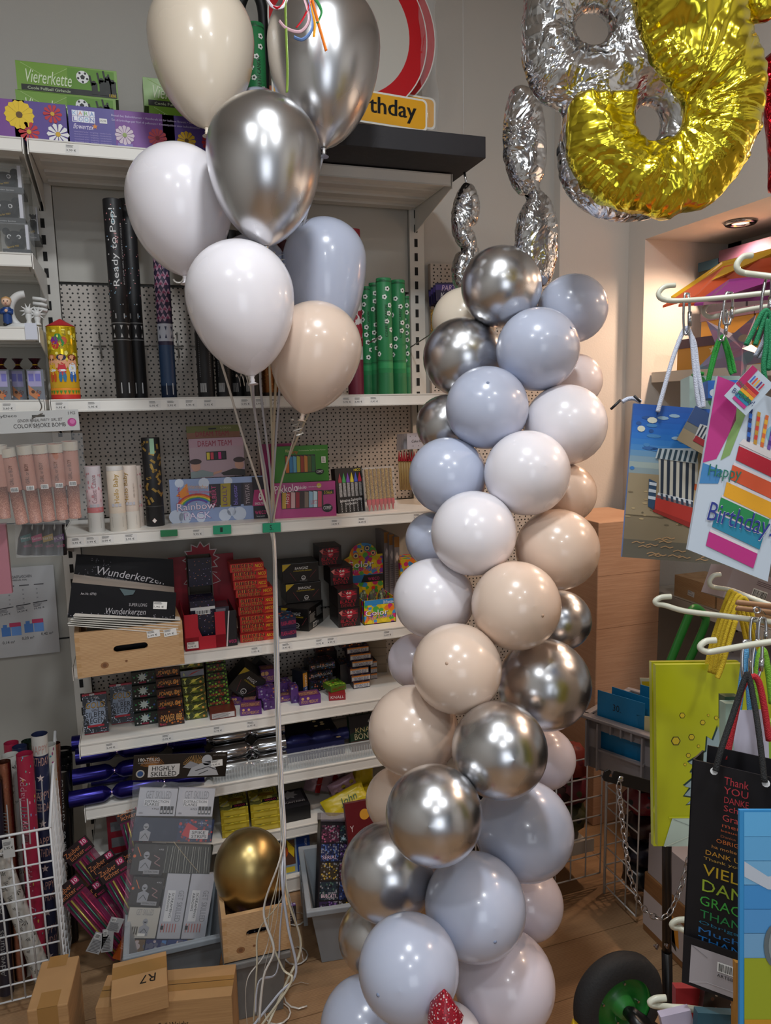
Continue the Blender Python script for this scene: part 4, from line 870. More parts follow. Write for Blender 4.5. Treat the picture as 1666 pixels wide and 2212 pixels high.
b.text(F, 'Fantastisches', w*.15, h*.79, w*.24, h*.09, '#d8a878', 5, ang=-.06); b.text(F, 'Fontänen-Sortiment', w*.17, h*.68, w*.25, h*.08, '#d0688a', 5, ang=-.06)
b.text(F, 'Rainbow', w*.06, h*.27, w*.40, h*.18, '#7a2a5c', 5, ang=.02); b.text(F, 'Rainbow', w*.064, h*.28, w*.39, h*.16, '#e2d4e6', 6, ang=.02)
b.text(F, 'PACK', w*.13, h*.06, w*.28, h*.17, '#5a2a78', 5, ang=.03); b.text(F, 'PACK', w*.135, h*.07, w*.27, h*.15, '#dcd2ec', 6, ang=.03)
rb = b.build('firework_pack', label='pale blue Rainbow Pack fountain assortment box on the third shelf', cat='firework box')
# dream team
ztop = F.o.z+h
F2, w2, h2 = fpx((413, 1033), (530, 1026), (405, 948), Y=F.o.y+.012); F2.o.z = ztop
b = carton(F2, w2, h2, .03, '#a18a94', '#4c3c40', '#4c3c40'); b.rect(F2, 0, h2*.78, w2, h2*.22, '#a88a98', 1)
b.text(F2, 'DREAM TEAM', w2*.16, h2*.80, w2*.62, h2*.14, '#8a1f3c', 3); b.rect(F2, w2*.3, h2*.44, w2*.37, h2*.22, '#141216', 2)
for i, c in enumerate(('#c8b83a', '#b83a4a', '#2a2a2e', '#b82a78', '#2a2a2e')): b.rect(F2, w2*(.31+.07*i), h2*.46, w2*.055, h2*.18, c, 3)
sk = '#b98f7e'
for s, u in ((1, .10), (-1, .9)): 
    b.disc(F2, w2*u, h2*.30, w2*.085, sk, 2, ry=h2*.13); b.disc(F2, w2*u, h2*.42, w2*.11, '#3a2e30', 3, ry=h2*.07); b.poly(F2, [(w2*(.5-s*.5), h2*.16), (w2*(.5-s*.28), h2*.2), (w2*(.5-s*.05), h2*.1), (w2*(.5-s*.1), h2*.03), (w2*(.5-s*.5), 0)], '#33302f' if s < 0 else '#7f8f92', 2)
b.poly(F2, [(w2*.4, h2*.06), (w2*.56, h2*.12), (w2*.58, h2*.18), (w2*.42, h2*.13)], sk, 4)
G = Fr(F2.p(-.004, h2, -.004), F2.x, (0, .10, 1)); b.fbox(G, w2*.97, h2*.32, .0012, C('#6c7038', .5)); b.rect(G, 0, 0, w2*.97, h2*.15, '#8a6048', 1); b.text(G, 'DREAM TEAM', w2*.16, h2*.05, w2*.6, h2*.13, '#8f2038', 2); b.text(G, '5 STÜCK', w2*.62, h2*.23, w2*.2, h2*.05, '#c8c8a0', 2); b.rect(G, w2*.4, h2*.22, w2*.14, h2*.04, '#1c1c18', 2)
b.build('firework_pack', label='Dream Team carton with green hanger flap standing on the Rainbow Pack', cat='firework box')
def simple(bl, br, tl, z, d, base, label, prints, topc=None, sidec=None, name='firework_pack', lean=.05, yy=None, cat='firework box', group=None, bev=0):
    if yy is not None: F, w, h = fpx(bl, br, tl, Y=yy)
    else: F, w, h = fpx(bl, br, tl, Z=z)
    if z is not None: F.o.z = z; 
    x = Vector((F.x.x, F.x.y, 0)) if z is not None else F.x
    F = Fr(F.o, x, (0, lean, 1) if z is not None else F.z); b = carton(F, w, h, d, base, topc, sidec); prints(b, F, w, h)
    return b.build(name, label=label, cat=cat, group=group, bevel=bev), F, w, h
def ob(c, n, F_, b, u, v, w, h):    # oval logo
    b.disc(F_, u, v, w, '#141214', 5, ry=h); b.text(F_, n, u-w*.75, v-h*.35, w*1.5, h*.8, c, 6)
def pr(b, F, w, h):
    b.rect(F, w*.14, h*.26, w*.66, h*.5, '#3a2f34', 2)
    for i, c in enumerate(('#b8963a', '#a8323c', '#c4a0a0', '#8a1f2c', '#3a2c2a', '#7a6a5c', '#8ab0c8', '#b8d0dc', '#b8485a')): b.poly(F, [(w*(.15+.07*i), h*.28), (w*(.21+.07*i), h*.28), (w*(.22+.07*i), h*.72), (w*(.16+.07*i), h*.74)], c, 3)
    b.text(F, 'HOT', w*.25, h*.4, h*.3, w*.05, '#e8d8d0', 4, ang=H2*.9); b.text(F, 'LUST', w*.60, h*.36, w*.1, h*.12, '#c84a5a', 4)
    b.text(F, 'Pikkolo', w*.05, h*.70, w*.36, h*.22, '#ece0e8', 5, ang=.09); b.text(F, 'Pikkolo', w*.38, h*.80, w*.16, h*.1, '#ece0e8', 5, ang=.05); b.text(F, 'klein ... und schon zu Recht!', w*.5, h*.85, w*.27, h*.04, '#e8d8e4', 5)
    b.poly(F, [(w*.8, h*.62), (w*.97, h*.64), (w*.97, h*.76), (w*.78, h*.74)], '#1c1418', 4); b.text(F, '5 Stück', w*.82, h*.65, w*.13, h*.08, '#d8c020', 5); b.disc(F, w*.74, h*.89, h*.07, '#b8a03a', 4); ob('#e0e0e0', 'COMET', F, b, w*.86, h*.24, w*.085, h*.12)
pk, Fp, wp_, hp = simple((590, 1121), (727, 1114), (586, 1045), z2, .06, '#a01f6c', 'magenta Pikkolo fountain assortment box with see-through window on the third shelf', pr, '#6d2250', '#6d2250')
def pr(b, F, w, h):
    b.rect(F, w*.2, h*.25, w*.56, h*.5, '#2c2a2a', 2)
    for i, c in enumerate(('#b86a2a', '#3a78a8', '#5a9ab8', '#98a03a', '#8a3a2a', '#b07838', '#4a5a28', '#2a5a38')): b.poly(F, [(w*(.21+.068*i), h*.27), (w*(.27+.068*i), h*.27), (w*(.275+.068*i), h*.7), (w*(.215+.068*i), h*.73)], c, 3)
    b.text(F, 'Kinder', w*.22, h*.83, w*.14, h*.08, '#e0d8a0', 5); b.text(F, 'party', w*.3, h*.76, w*.14, h*.1, '#c84a2a', 5); b.text(F, 'Drachenstarker Spaß für kleine Monster', w*.46, h*.84, w*.5, h*.05, '#b8d0a0', 5); ob('#e0e0e0', 'COMET', F, b, w*.83, h*.26, w*.08, h*.08)
    b.rect(F, w*.87, h*.5, w*.08, h*.18, '#d8d8d0', 5); b.lines(F, w*.88, h*.52, w*.055, h*.14, 4, '#555555', 6)
F, w, h = fpx((594, 1046), (711, 1039), (596, 967), Y=Fp.o.y+.01); F = Fr(Vector((F.o.x, F.o.y, z2+hp*.999)), (1, 0, 0), (0, .04, 1)); b = carton(F, w, h, .045, '#3a7a24', '#2a5518', '#2a5518'); pr(b, F, w, h)
b.build('firework_pack', label='green children fountain assortment box standing on the magenta Pikkolo box', cat='firework box')
def pr(b, F, w, h): b.text(F, 'Pi', w*.3, h*.78, w*.22, h*.1, '#ece0e8', 3); b.poly(F, [(w*.3, h*.5), (w*.45, h*.56), (w*.4, h*.42)], '#d8b820', 3); b.rect(F, w*.3, h*.12, w*.5, h*.12, '#d0ccc4', 3); b.text(F, '5,95 €', w*.34, h*.14, w*.4, h*.06, '#1c1c1c', 4)
simple((572, 1118), (640, 1113), (570, 967), z2, .04, '#94205f', 'magenta box standing upright behind the Pikkolo and green fountain boxes', pr, '#6d2250', '#6d2250', yy=2.44)
def pr(b, F, w, h):
    for i, c in enumerate(('#8a2a38', '#2f8a48', '#6a3a98', '#c0b030', '#3a4fb0', '#b83040')):
        u = w*(.09+.145*i); b.poly(F, [(u, h*.73), (u+w*.12, h*.73), (u+w*.06, h*.9)], c, 3); b.rect(F, u, h*.68, w*.12, h*.05, c, 3)
        b.rect(F, u+w*.01, h*.36, w*.10, h*.31, speckle_mat('glitter_silver', '#8f9092', ['#d8d8da', '#5a5a5c', '#b4b4b8'], 400, .35, .3, .5), 3)
        for q in range(5): b.text(F, 'X', u+w*.03, h*(.02+.055*q), w*.05, h*.045, '#c8c8c8', 3)
    b.text(F, 'NICO', w*.68, h*.92, w*.24, h*.05, '#d8c820', 4); b.text(F, 'Eisfontänen Zauberstäbe', w*.1, h*.24, w*.8, h*.06, '#d0d0d0', 5, ang=.06); b.text(F, '10 Stück', w*.3, h*.17, w*.4, h*.05, '#d0d0d0', 5, ang=.06)
simple((731, 1110), (790, 1104), (718, 1013), z2, .03, '#141416', 'black pack of six pointed glitter fountains in different colours', pr, '#2a2a2c', '#2a2a2c', lean=.12)
# gold ice fountains in clear pack
F, w, h = fpx((797, 1107), (859, 1101), (787, 1010), Z=z2); F = Fr(Vector((F.o.x, F.o.y, z2)), (F.x.x, F.x.y, 0), (-.06, .14, 1))
e = empty('ice_fountain_pack', F.o, 'clear blister pack of seven gold candle fountains with red bases', 'firework pack')
b = MB(); b.fbox(F, w, h, .028, C('#dfe3e4', .06, alpha=.14)); b.build('clear_box', e)
gl = speckle_mat('glitter_gold', '#9a7420', ['#e8d070', '#6a4a10', '#c8a030'], 420, .4, .28, .5)
for i in range(7):
    u = w*(.09+.137*i); k = MB(); k.lathe([(w*.058, 0), (w*.058, 1)], F.p(u, h*.27, -.012), F.p(u, h*.96, -.012), gl, 12); gt_ = k.build('gold_tube', e)
    k = MB(); k.lathe([(.0015, 0), (w*.05, .5), (w*.066, .52), (w*.066, 1)], F.p(u, h*.03, -.012), F.p(u, h*.28, -.012), C('#b8182a', .35), 10); k.build('red_base', gt_)
# hanging sparkler packs on hook at right
e = empty('cake_sparkler_pack', P(880, 1060, Y=2.4), 'hanging long gold cake sparklers with grey header card, right end of third shelf', 'sparkler pack')
b = MB()
for i in range(4):
    F, w, h = fpx((857+i*5, 973-i), (883+i*5, 973-i), (856+i*5, 938-i*.5), Y=2.46-.025*i); b.fbox(F, w*.3, h, .001, C('#8f8f96', .5))
F, w, h = fpx((880, 971), (925, 969), (877, 936), Y=2.36); b.fbox(F, w, h, .001, C('#b0acb4', .5)); b.text(F, 'Cake fontäne', w*.2, h*.42, w*.8, h*.16, '#3a3438', 2, shear=.2)
for i in range(6): b.disc(F, w*(.15+.13*i), h*(.2 if i % 2 else .8), w*.02, '#4a454c', 2, n=6)
b.build('header_card', e)
for i in range(9):
    x = 863+i*5.4; k = MB(); k.tube([P(x, 992, Y=2.43-.008*i), P(x+3, 1058, Y=2.43-.008*i)], .0045, C('#b09058', .45), 7); gt_ = k.build('sparkler', e); 
    k = MB(); k.lathe([(.0055, 0), (.001, 1)], P(x, 996, Y=2.428-.008*i), P(x-1, 975, Y=2.428-.008*i), C('#a81c28', .4), 8); k.build('red_tip', gt_)
# ---- fourth shelf
z3 = SZ[3]
pine = wood_mat('pine_wood', '#a9825a', '#c9a67c', (2.2, 2.2, 16), 5, .5)
def crate(F, w, h, d, label, px_, hole=(.34, .46, .32, .16), hh=None, floor=True):
    e = empty('wooden_crate', F.o, label, 'crate', 'pine crates with handle slot'); t = .012
    u0, v0, uw, vh = hole[0]*w, hole[1]*h, hole[2]*w, hole[3]*h; r = vh/2
    b = MB()
    def front(FF, wl):
        ua = wl*.5-uw/2; ub = wl*.5+uw/2; e_ = C('#8f6d46', .6)
        b.fbox(FF, ua, h, t, pine); b.fbox(FF, wl-ub, h, t, pine, u=ub); b.fbox(FF, uw, v0, t, pine, u=ua); b.fbox(FF, uw, h-v0-vh, t, pine, u=ua, v=v0+vh)
        for su, cu in ((-1, ua+r), (1, ub-r)):
            for sv in (-1, 1):
                pts = [(cu+su*r, v0+r+sv*r)]+[(cu+su*r*math.cos(a_), v0+r+sv*r*math.sin(a_)) for a_ in [H2*i/5 for i in range(6)]]
                if su*sv > 0: pts.reverse()
                n_ = len(pts); b.add([FF.p(*q_, 0) for q_ in pts]+[FF.p(*q_, -t) for q_ in pts], [tuple(range(n_)), tuple(range(2*n_-1, n_-1, -1))]+[(i, n_+i, n_+(i+1) % n_, (i+1) % n_) for i in range(n_)], pine)
    front(F, w); b.fbox(F, w, h, t, pine, dd=-(d-t)); b.fbox(F, t, h, d-2*t, pine, dd=-t); b.fbox(F, t, h, d-2*t, pine, u=w-t, dd=-t)
    if floor: b.fbox(F, w-2*t, .008, d-2*t, pine, u=t, dd=-t)
    for k in range(5):
        for u in (0, w-.012): b.rect(F, u, h*(.05+.19*k), .012, h*.09, '#b08a5e', 1)
    for kx, ky, kr in ((.25, .22, .011), (.45, .25, .004)): b.disc(F, w*kx, h*ky, kr, '#8a5f3c', 1, ry=kr*.85); b.disc(F, w*kx, h*ky, kr*.5, '#6f4a30', 2)
    b.build('crate_body', e, bevel=.0015)
    for (u, v, t_) in px_: k = MB(); G = Fr(F.p(u*w, v*h, .0008), F.x+F.z*.06, F.z); price(k, G, 0, 0, t_, .036); k.build('price_sticker', e)
    return e
Fc, wc, hc = fpx((168, 1465), (399, 1432), (162, 1368), Z=z3+.004); Fc = Fr(Vector((Fc.o.x, Fc.o.y, z3+.002)), (Fc.x.x, Fc.x.y, 0), (0, 0, 1))
crate(Fc, wc, hc, .22, 'pine crate holding black sparkler cartons at the left end of the fourth shelf', [(.66, .70, '2,99 €'), (.82, .68, '3,99 €')])
b = carton(Fr(Fc.p(.03, .012, -.05), Fc.x, Fc.z), wc*.88, .095, .1, '#17161a'); b.build('sparkler_carton', label='dark boxes low inside the pine crate seen through its handle slot', cat='box')
def flap(pts_px, ws, base, label, name='sparkler_carton', prints=None, d=.002):
    q = [P(x, y, Y=v) for (x, y), v in zip(pts_px, ws)]
    F = Fr(q[0], q[1]-q[0], q[3]-q[0]); n = F.n*d; b = MB(); b.hexa([q[0]-n, q[1]-n, q[1], q[0], q[3]-n, q[2]-n, q[2], q[3]], base)
    w = (q[1]-q[0]).length; h = (q[3]-q[0]).dot(F.z)
    if prints: prints(b, Fr(F.p(0, 0, .001), F.x, F.z), w, h)
    return b.build(name, label=label, cat='box')
yf = Fc.o.y
def pr(b, F, w, h):
    b.text(F, 'Wunderkerzen', w*.18, h*.42, w*.68, h*.28, '#a8a4a8', 3, shear=.15); b.text(F, 'SUPER LONG', w*.58, h*.76, w*.28, h*.12, '#8c888c', 3, shear=.15); b.text(F, 'CIERGE MAGIQUE - CANDELA MAGICA', w*.28, h*.30, w*.48, h*.07, '#8c888c', 3)
    b.poly(F, [(w*.84, h*.02), (w*.98, h*.04), (w*.96, h*.2), (w*.94, h*.3), (w*.92, h*.2), (w*.89, h*.34), (w*.86, h*.18)], '#c8b820', 3); b.text(F, 'NICO', w*.87, h*.05, w*.08, h*.07, '#1c1c1c', 4)
    rr = random.Random(2)
    for i in range(40): b.disc(F, w*(.02+.3*rr.random()), h*(.3+.65*rr.random()), .0012, '#6a6670', 2, n=5)
flap([(158, 1258), (378, 1292), (374, 1208), (165, 1197)], [yf+.15, yf+.15, yf+.17, yf+.17], C('#0e0d10', .6, spec=.2), 'open black sparkler carton lid standing behind the pine crate front', prints=pr)
flap([(155, 1262), (378, 1300), (376, 1268), (160, 1240)], [yf+.06, yf+.06, yf+.15, yf+.15], C('#8f857c', .8), 'grey-brown inner cardboard of the opened sparkler carton')
def pr(b, F, w, h):
    b.text(F, 'Art.-Nr.: 07703', w*.1, h*.66, w*.14, h*.07, '#b8b4b8', 3); b.text(F, 'Wunderkerzen', w*.33, h*.14, w*.38, h*.17, '#a8a4a8', 3, shear=.15); b.text(F, 'SUPER LONG', w*.55, h*.38, w*.17, h*.09, '#a8a4a8', 3)
    G = Fr(F.p(w*.78, h*.32), F.x, F.z); price(b, G, 0, 0, '1,95 €', .038); rr = random.Random(6)
    for i in range(60): b.disc(F, w*rr.random(), h*.16*rr.random(), .0013, '#8a8690', 2, n=5)
    b.poly(F, [(w*.45, h*.88), (w*.6, h*.84), (w*.58, h*.72), (w*.5, h*.68)], '#4a5c60', 2)
flap([(146, 1334), (378, 1340), (381, 1280), (155, 1258)], [yf+.02, yf+.02, yf+.035, yf+.035], C('#0f0e12', .55, spec=.2), 'black Super Long sparkler carton front leaning in the pine crate', prints=pr)
for i in range(6):
    flap([(147+i*3-(i % 2)*4, 1350-i*4), (390, 1369-i*6), (388, 1362-i*6), (152+i*3, 1344-i*5)], [yf-.004, yf+.015, yf+.06, yf+.05], C('#d0cdc6', .5), ('lowest white sparkler sachet in the pine crate', 'white sparkler sachet second from the bottom in the crate', 'white sparkler sachet third from the bottom in the crate', 'white sparkler sachet fourth from the bottom in the crate', 'white sparkler sachet under the topmost one in the crate', 'topmost white sparkler sachet, glossy, in front of the black carton')[i], 'sparkler_sachet')
# red display
Fd, wd_, hd = fpx((402, 1412), (515, 1397), (396, 1334), Z=z3); Fd = Fr(Vector((Fd.o.x, max(Fd.o.y, YF+.01), z3+.001)), (1, Fd.x.y*.3, 0), (0, 0, 1))
e = empty('counter_display', Fd.o, 'red cardboard counter display with starburst back panel and black side', 'display box')
b = MB(); wr = wd_*.78
b.fbox(Fd, wr*.34, hd, .002, RD); b.fbox(Fd, wr*.25, hd, .002, RD, u=wr*.75+wr*.0); b.fbox(Fd, wr, hd*.36, .002, RD); b.poly(Fd, [(wr*.34, hd*.36), (wr*.34, hd*.6), (wr*.42, hd*.36)], RD, -1)
b.fbox(Fd, wd_-wr, hd*1.0, .002, C('#17151a', .4), u=wr); b.poly(Fd, [(wr, 0), (wr+.004, 0), (wr*1.12, hd), (wr*1.09, hd)], '#cfc8c8', 1); b.text(Fd, 'weco', wr+.008, hd*.08, (wd_-wr)*.7, hd*.1, '#b02a68', 2)
b.fbox(Fd.side(wd_, .2), .2, hd*.9, .002, C('#17151a', .4)); b.fbox(Fd, .002, hd, .2, RD)
G = Fr(Fd.p(.006, hd*.06), (1, 0, .0), (0, 0, 1)); price(b, G, 0, 0, '0,79 €', .034); b.build('tray_front', e)
b = MB(); B_ = Fr(P(371, 1335, Y=Fd.o.y+.2), (1, 0, 0), (0, 0, 1)); B_.o.z = z3+.001; wb = (P(509, 1300, Y=B_.o.y).x-B_.o.x); hb = up_to(P(440, 1335, Y=B_.o.y).copy() if 0 else Vector((B_.o.x+wb/2, B_.o.y, z3)), 1200)
b.fbox(B_, wb, hb, .002, C('#8f1426', .45)); c = (wb*.5, hb*.95)
b.star(Fr(B_.o, B_.x, B_.z), c[0], c[1], .062, '#cfc0c0', 3, 12, .72); b.star(B_, c[0], c[1], .056, '#a81c30', 4, 12, .72); b.text(B_, 'KN', wb*.28, hb*.42, wb*.1, hb*.08, '#1d0a0e', 3)
for sgn in (-1, 1): b.line(B_, [(c[0]+sgn*.05, c[1]-.05), (c[0]+sgn*.03, c[1]-.045), (c[0]+sgn*.06, c[1]-.08), (c[0]+sgn*.025, c[1]-.09)], .002, '#cfc0c0', 3)
b.build('back_panel', e)
night = speckle_mat('night_print', '#17142a', ['#e8a060', '#8a78c0', '#c8c0d8', '#c86a5a'], 130, .16, .35)
q0 = Vector((P(412, 1331, Y=Fd.o.y+.03).x, Fd.o.y+.03, z3+.002)); wI = P(474, 1331, Y=Fd.o.y+.03).x-q0.x-.012
Fi = Fr(q0, (1, 0, 0), (0, 0, 1)); hh = up_to(q0, 1300); b = carton(Fi, wI, hh, .09, night); b.rect(Fi, 0, hh*.8, wI, hh*.06, '#d8d8d8', 2); b.barcode(Fi, wI*.2, hh*.7, wI*.6, hh*.1, 3); b.build('firecracker_box', label='night-sky print box low inside the red display, barcode in front', cat='firework box')
Fj = Fr(q0+Vector((.004, .1, 0)), (1, 0, 0), (0, 0, 1)); hj = up_to(Fj.o, 1208); b = MB(); b.fbox(Fj, .002, hj, .07, C('#5a544c', .8)); b.fbox(Fj, .002, hj, .07, C('#5a544c', .8), u=wI); b.fbox(Fj, wI, hj*.45, .002, C('#6a6258', .8)); b.fbox(Fj, wI, hj, .002, C('#6a6258', .8), dd=-.068); b.fbox(Fj, wI, hj*.35, .003, night, v=hj*.65); b.build('firecracker_box', label='tall open night-sky carton standing in the red display', cat='firework box')
for i in range(5):
    G = Fr(Fd.p(wr*.78, .004+i*.024, -.03), (1, 0, 0), (0, 0, 1)); b = carton(G, .045, .022, .08, '#3c3a44', '#4c2730'); b.rect(G, .004, .006, .03, .011, '#7e7c86', 1)
    b.build('firecracker_box', label=('lowest', 'second', 'middle', 'fourth', 'topmost')[i]+' small grey firecracker box at the right inside the red display', cat='firework box', group='small grey boxes in the red display')
# riesen knallteufel stack
def kt(x0, x1, yb, yt, z, h, dy, label, rot=0):
    q = P(x0, yb, Y=2.30+dy); r = P(x1, yb, Y=2.30+dy); F = Fr(Vector((q.x, q.y, z)), (1, rot, 0), (0, 0, 1)); w = r.x-q.x; b = carton(F, w, h, .075, '#a81f1c', None)
    T = F.top(h); b.rect(T, 0, 0, w, .075, '#8a1c18', 1); b.text(T, 'RIESEN KNALLTEUFEL', w*.05, .012, w*.9, .03, '#2c0e0a', 2)
    b.poly(F, [(w*.7, 0), (w, 0), (w, h*.3), (w*.8, h*.25)], '#b8501c', 1); b.text(F, 'RIESEN', w*.05, h*.52, w*.62, h*.40, '#c88a3a', 2); b.text(F, 'RIESEN', w*.065, h*.52, w*.62, h*.38, '#1f0c0a', 3)
    b.text(F, 'KNALLTEUFEL', w*.06, h*.08, w*.60, h*.36, '#c88a3a', 2); b.text(F, 'KNALLTEUFEL', w*.07, h*.07, w*.60, h*.34, '#2a0f0c', 3); b.text(F, 'NICO', w*.74, h*.42, w*.22, h*.38, '#d8c020', 3, shear=.15)
    b.build('firecracker_box', label=label, cat='firework box', group='red Riesen Knallteufel boxes')
hk = (up_to(Vector((P(555, 1392, Y=2.3).x, 2.3, z3)), 1222))/9
on = ('lowest', 'second lowest', 'third from the bottom', 'fourth from the bottom', 'middle', 'fourth from the top', 'third from the top', 'second from the top', 'topmost')
xs = [(520, 597), (520, 596), (519, 595), (516, 594), (517, 594), (510, 590), (505, 578), (503, 577), (497, 570)]
for i in range(9): kt(xs[i][0], xs[i][1], 1392-i*20, 0, z3+.0005+i*hk, hk*.985, .01*(i % 2)+.012*i*.5, f'red Riesen Knallteufel box, {on[i]} of the stack right of the red display')
for i in range(2):
    F = Fr(Vector((P(607, 1379, Y=YF+.02).x, YF+.02, z3+.001+i*.034)), (1, 0, 0), (0, 0, 1)); w = P(641, 1379, Y=YF+.02).x-F.o.x; b = carton(F, w, .033, .16, '#201a38', speckle_mat('blue_comic_print', '#1d2c48', ['#3a7aa0', '#b85a3a', '#2a4a78'], 90, .4)); b.text(F, 'FLASH-ARROW', .003, .009, w*.95, .014, '#b02850', 2, ang=.05)
    b.build('firecracker_box', label=('lower', 'upper')[i]+' flat dark blue Flash-Arrow box beside the ribbons on the fourth shelf', cat='firework box')
def bangaz(F, w, h, d, label, back=False):
    b = carton(F, w, h, d, C('#151413', .3), '#1f1d1c')
    def face(G, W):
        b.poly(G, [(0, h*.98), (W*.24, h*.98), (0, h*.62)], '#a8901c', 1); b.text(G, 'BANGAZ', W*.34, h*.68, W*.36, h*.13, '#c9c9c6', 2, shear=.15); b.text(G, '10 CRACKLING BANGERS', W*.3, h*.58, W*.5, h*.06, '#b8a01e', 2, shear=.15)
        b.disc(G, W*.57, h*.24, h*.11, '#c0bebc', 2); b.disc(G, W*.57, h*.24, h*.085, '#1a1817', 3); b.rect(G, W*.53, h*.2, W*.08, h*.03, '#c0bebc', 4); b.text(G, 'BY BANGAZ', W*.47, h*.08, W*.2, h*.04, '#9a9896', 2)
        b.line(G, [(W*.2, h*.55), (W*.36, h*.1)], .001, '#7a2f38', 2); b.line(G, [(W*.93, h*.6), (W*.75, h*.25)], .001, '#7a2f38', 2)
    face(F, w)
    S = F.side(w, d)
    if back: 
        b.text(S, 'CE', d*.03, h*.78, d*.1, h*.09, '#c8c8c8', 2); b.lines(S, d*.05, h*.35, d*.4, h*.38, 9, '#8a8a88', 2); b.lines(S, d*.52, h*.45, d*.4, h*.4, 9, '#8a8a88', 2); b.barcode(S, d*.28, h*.06, d*.24, h*.2, 1); b.disc(S, d*.6, h*.18, h*.07, '#a8a8a6', 2)
    return b.build('firecracker_box', bevel=.001, label=label, cat='firework box')
def fr3(x0, x1, Y, z, rot=0): q = P(x0, 1300, Y=Y); r = P(x1, 1300, Y=Y); return Fr(Vector((q.x, Y, z)), (1, rot, 0), (0, 0, 1)), r.x-q.x
q = P(668, 1364, Z=z3+.001); l = P(619, 1318, Z=z3+.001); dv = Vector((-.75, .55, 0)).normalized()
q.y = max(q.y, 2.29); wl = .10; Fb = Fr(q+dv*wl, -dv, (0, 0, 1)); hb3 = up_to(q, 1316)
bangaz(Fb, wl, hb3, .125, 'black Bangaz box turned cornerwise at the bottom of its stack', True)
F, w = fr3(619, 695, 2.42, z3+.002+hb3*1.02); h1 = .068; bangaz(F, w, h1, .1, 'black Bangaz box in the middle of its stack on the fourth shelf'); F, w = fr3(613, 691, 2.42, z3+.004+hb3*1.02+h1); bangaz(F, w, h1, .1, 'black Bangaz box topping its stack on the fourth shelf')
def devil(F, w, h, d, label):
    b = carton(F, w, h, d, C('#160e10', .4), speckle_mat('dark_red_print', '#1c0f12', ['#4a1018', '#2a1216'], 80, .4)); rd = '#a3182c'
    b.rect(F, w*.12, h*.42, w*.76, h*.5, '#4a101c', 1)
    for i in range(7): a = .45*i+.2; b.poly(F, [(w*.5, h*.6), (w*(.5+.42*math.cos(a)), h*(.6+.34*math.sin(a))), (w*(.5+.3*math.cos(a+.3)), h*(.6+.3*math.sin(a+.3)))], rd, 2)
    b.poly(F, [(w*.02, h*.8), (w*.2, h*.9), (w*.16, h*.6)], '#b86a64', 3); b.disc(F, w*.5, h*.6, w*.14, rd, 4)
    for s in (-.06, .07): b.disc(F, w*(.5+s), h*.76, w*.05, '#d8c8c0', 5); b.disc(F, w*(.5+s), h*.76, w*.02, '#111111', 6)
    b.poly(F, [(w*.42, h*.58), (w*.56, h*.58), (w*.46, h*.42)], '#b8485a', 5); b.rect(F, w*.42, h*.58, w*.18, h*.03, '#d8c8c0', 6)
    b.text(F, 'BLACKY', w*.1, h*.24, w*.74, h*.18, rd, 6); b.text(F, 'DEVILS', w*.14, h*.05, w*.62, h*.16, '#8f1626', 6)
    return b.build('firecracker_box', label=label, cat='firework box', group='Blacky Devils boxes')
hd_ = .066
yB = 2.335
F, w = fr3(730, 778, yB, z3+.001); devil(F, w, hd_, .12, 'lowest Blacky Devils box with red devil print in front of its stack')
F, w = fr3(730, 777, yB, z3+.002+hd_); devil(F, w, hd_, .12, 'Blacky Devils box second from the bottom of its stack')
F, w = fr3(716, 764, yB+.06, z3+.003+2*hd_); devil(F, w, hd_*.95, .1, 'Blacky Devils box third from the bottom, pushed back and left')
F, w = fr3(693, 741, yB+.1, z3+.004+2.95*hd_); devil(F, w, hd_, .09, 'topmost Blacky Devils box, leftmost and farthest back')
rainbow = ['#d8c020', '#3a8ac8', '#c82a6a', '#4aa040', '#e07a20', '#7a3aa0', '#d83030']
comic = speckle_mat('comic_print', '#c8b01c', rainbow, 55, .6, .4)
def sprk(b, F, w, h, v0=0):
    b.text(F, 'Color', w*.05, h*(v0+.34), w*.72, h*.24, '#23204a', 4); b.text(F, 'Color', w*.05, h*(v0+.36), w*.7, h*.23, '#e2e0e8', 5); b.text(F, 'Sprinkler', w*.14, h*(v0+.16), w*.78, h*.18, '#7a2a78', 5, ang=.03); b.text(F, 'Sprinkler', w*.145, h*(v0+.17), w*.77, h*.16, '#c878a8', 6, ang=.03)
Fs = Fr(Vector((P(781, 1346, Z=z3).x, 2.33, z3+.001)), (1, 0, 0), (0, 0, 1)); w = P(856, 1340, Y=2.33).x-Fs.o.x; h = .085
e = empty('sprinkler_display', Fs.o, 'colourful Color Sprinkler counter display on the fourth shelf beside the column', 'display box')
b = carton(Fs, w, h, .003, comic); b.rect(Fs, w*.04, h*.8, w*.92, h*.2, '#2a7fb8', 2); b.text(Fs, '20 Fontänen', w*.6, h*.82, w*.38, h*.12, '#e8e8f0', 4); sprk(b, Fs, w, h); b.fbox(Fs, .002, h, .15, comic); b.fbox(Fs, .002, h, .15, comic, u=w-.002); b.fbox(Fs, w, .002, .15, comic); b.build('tray', e)
Fk = Fr(Vector((P(745, 1260, Y=2.5).x, 2.5, z3+.001)), (1, 0, 0), (0, 0, 1)); wk = P(828, 1260, Y=2.5).x-Fk.o.x; h0 = up_to(Fk.o, 1262); h1_ = up_to(Fk.o, 1203); h2_ = up_to(Fk.o, 1176)
b = MB(); pts = [(0, 0), (wk, 0), (wk, h1_)]+[(wk*(.5+.36*math.cos(a)), h1_+(h2_-h1_)*math.sin(a)) for a in [math.pi*i/10 for i in range(11)]]+[(0, h1_*.95)]
n = len(pts); b.add([Fk.p(*q, 0) for q in pts]+[Fk.p(*q, -.002) for q in pts], [tuple(range(n)), tuple(range(2*n-1, n-1, -1))]+[(i, n+i, n+(i+1) % n, (i+1) % n) for i in range(n)], comic)
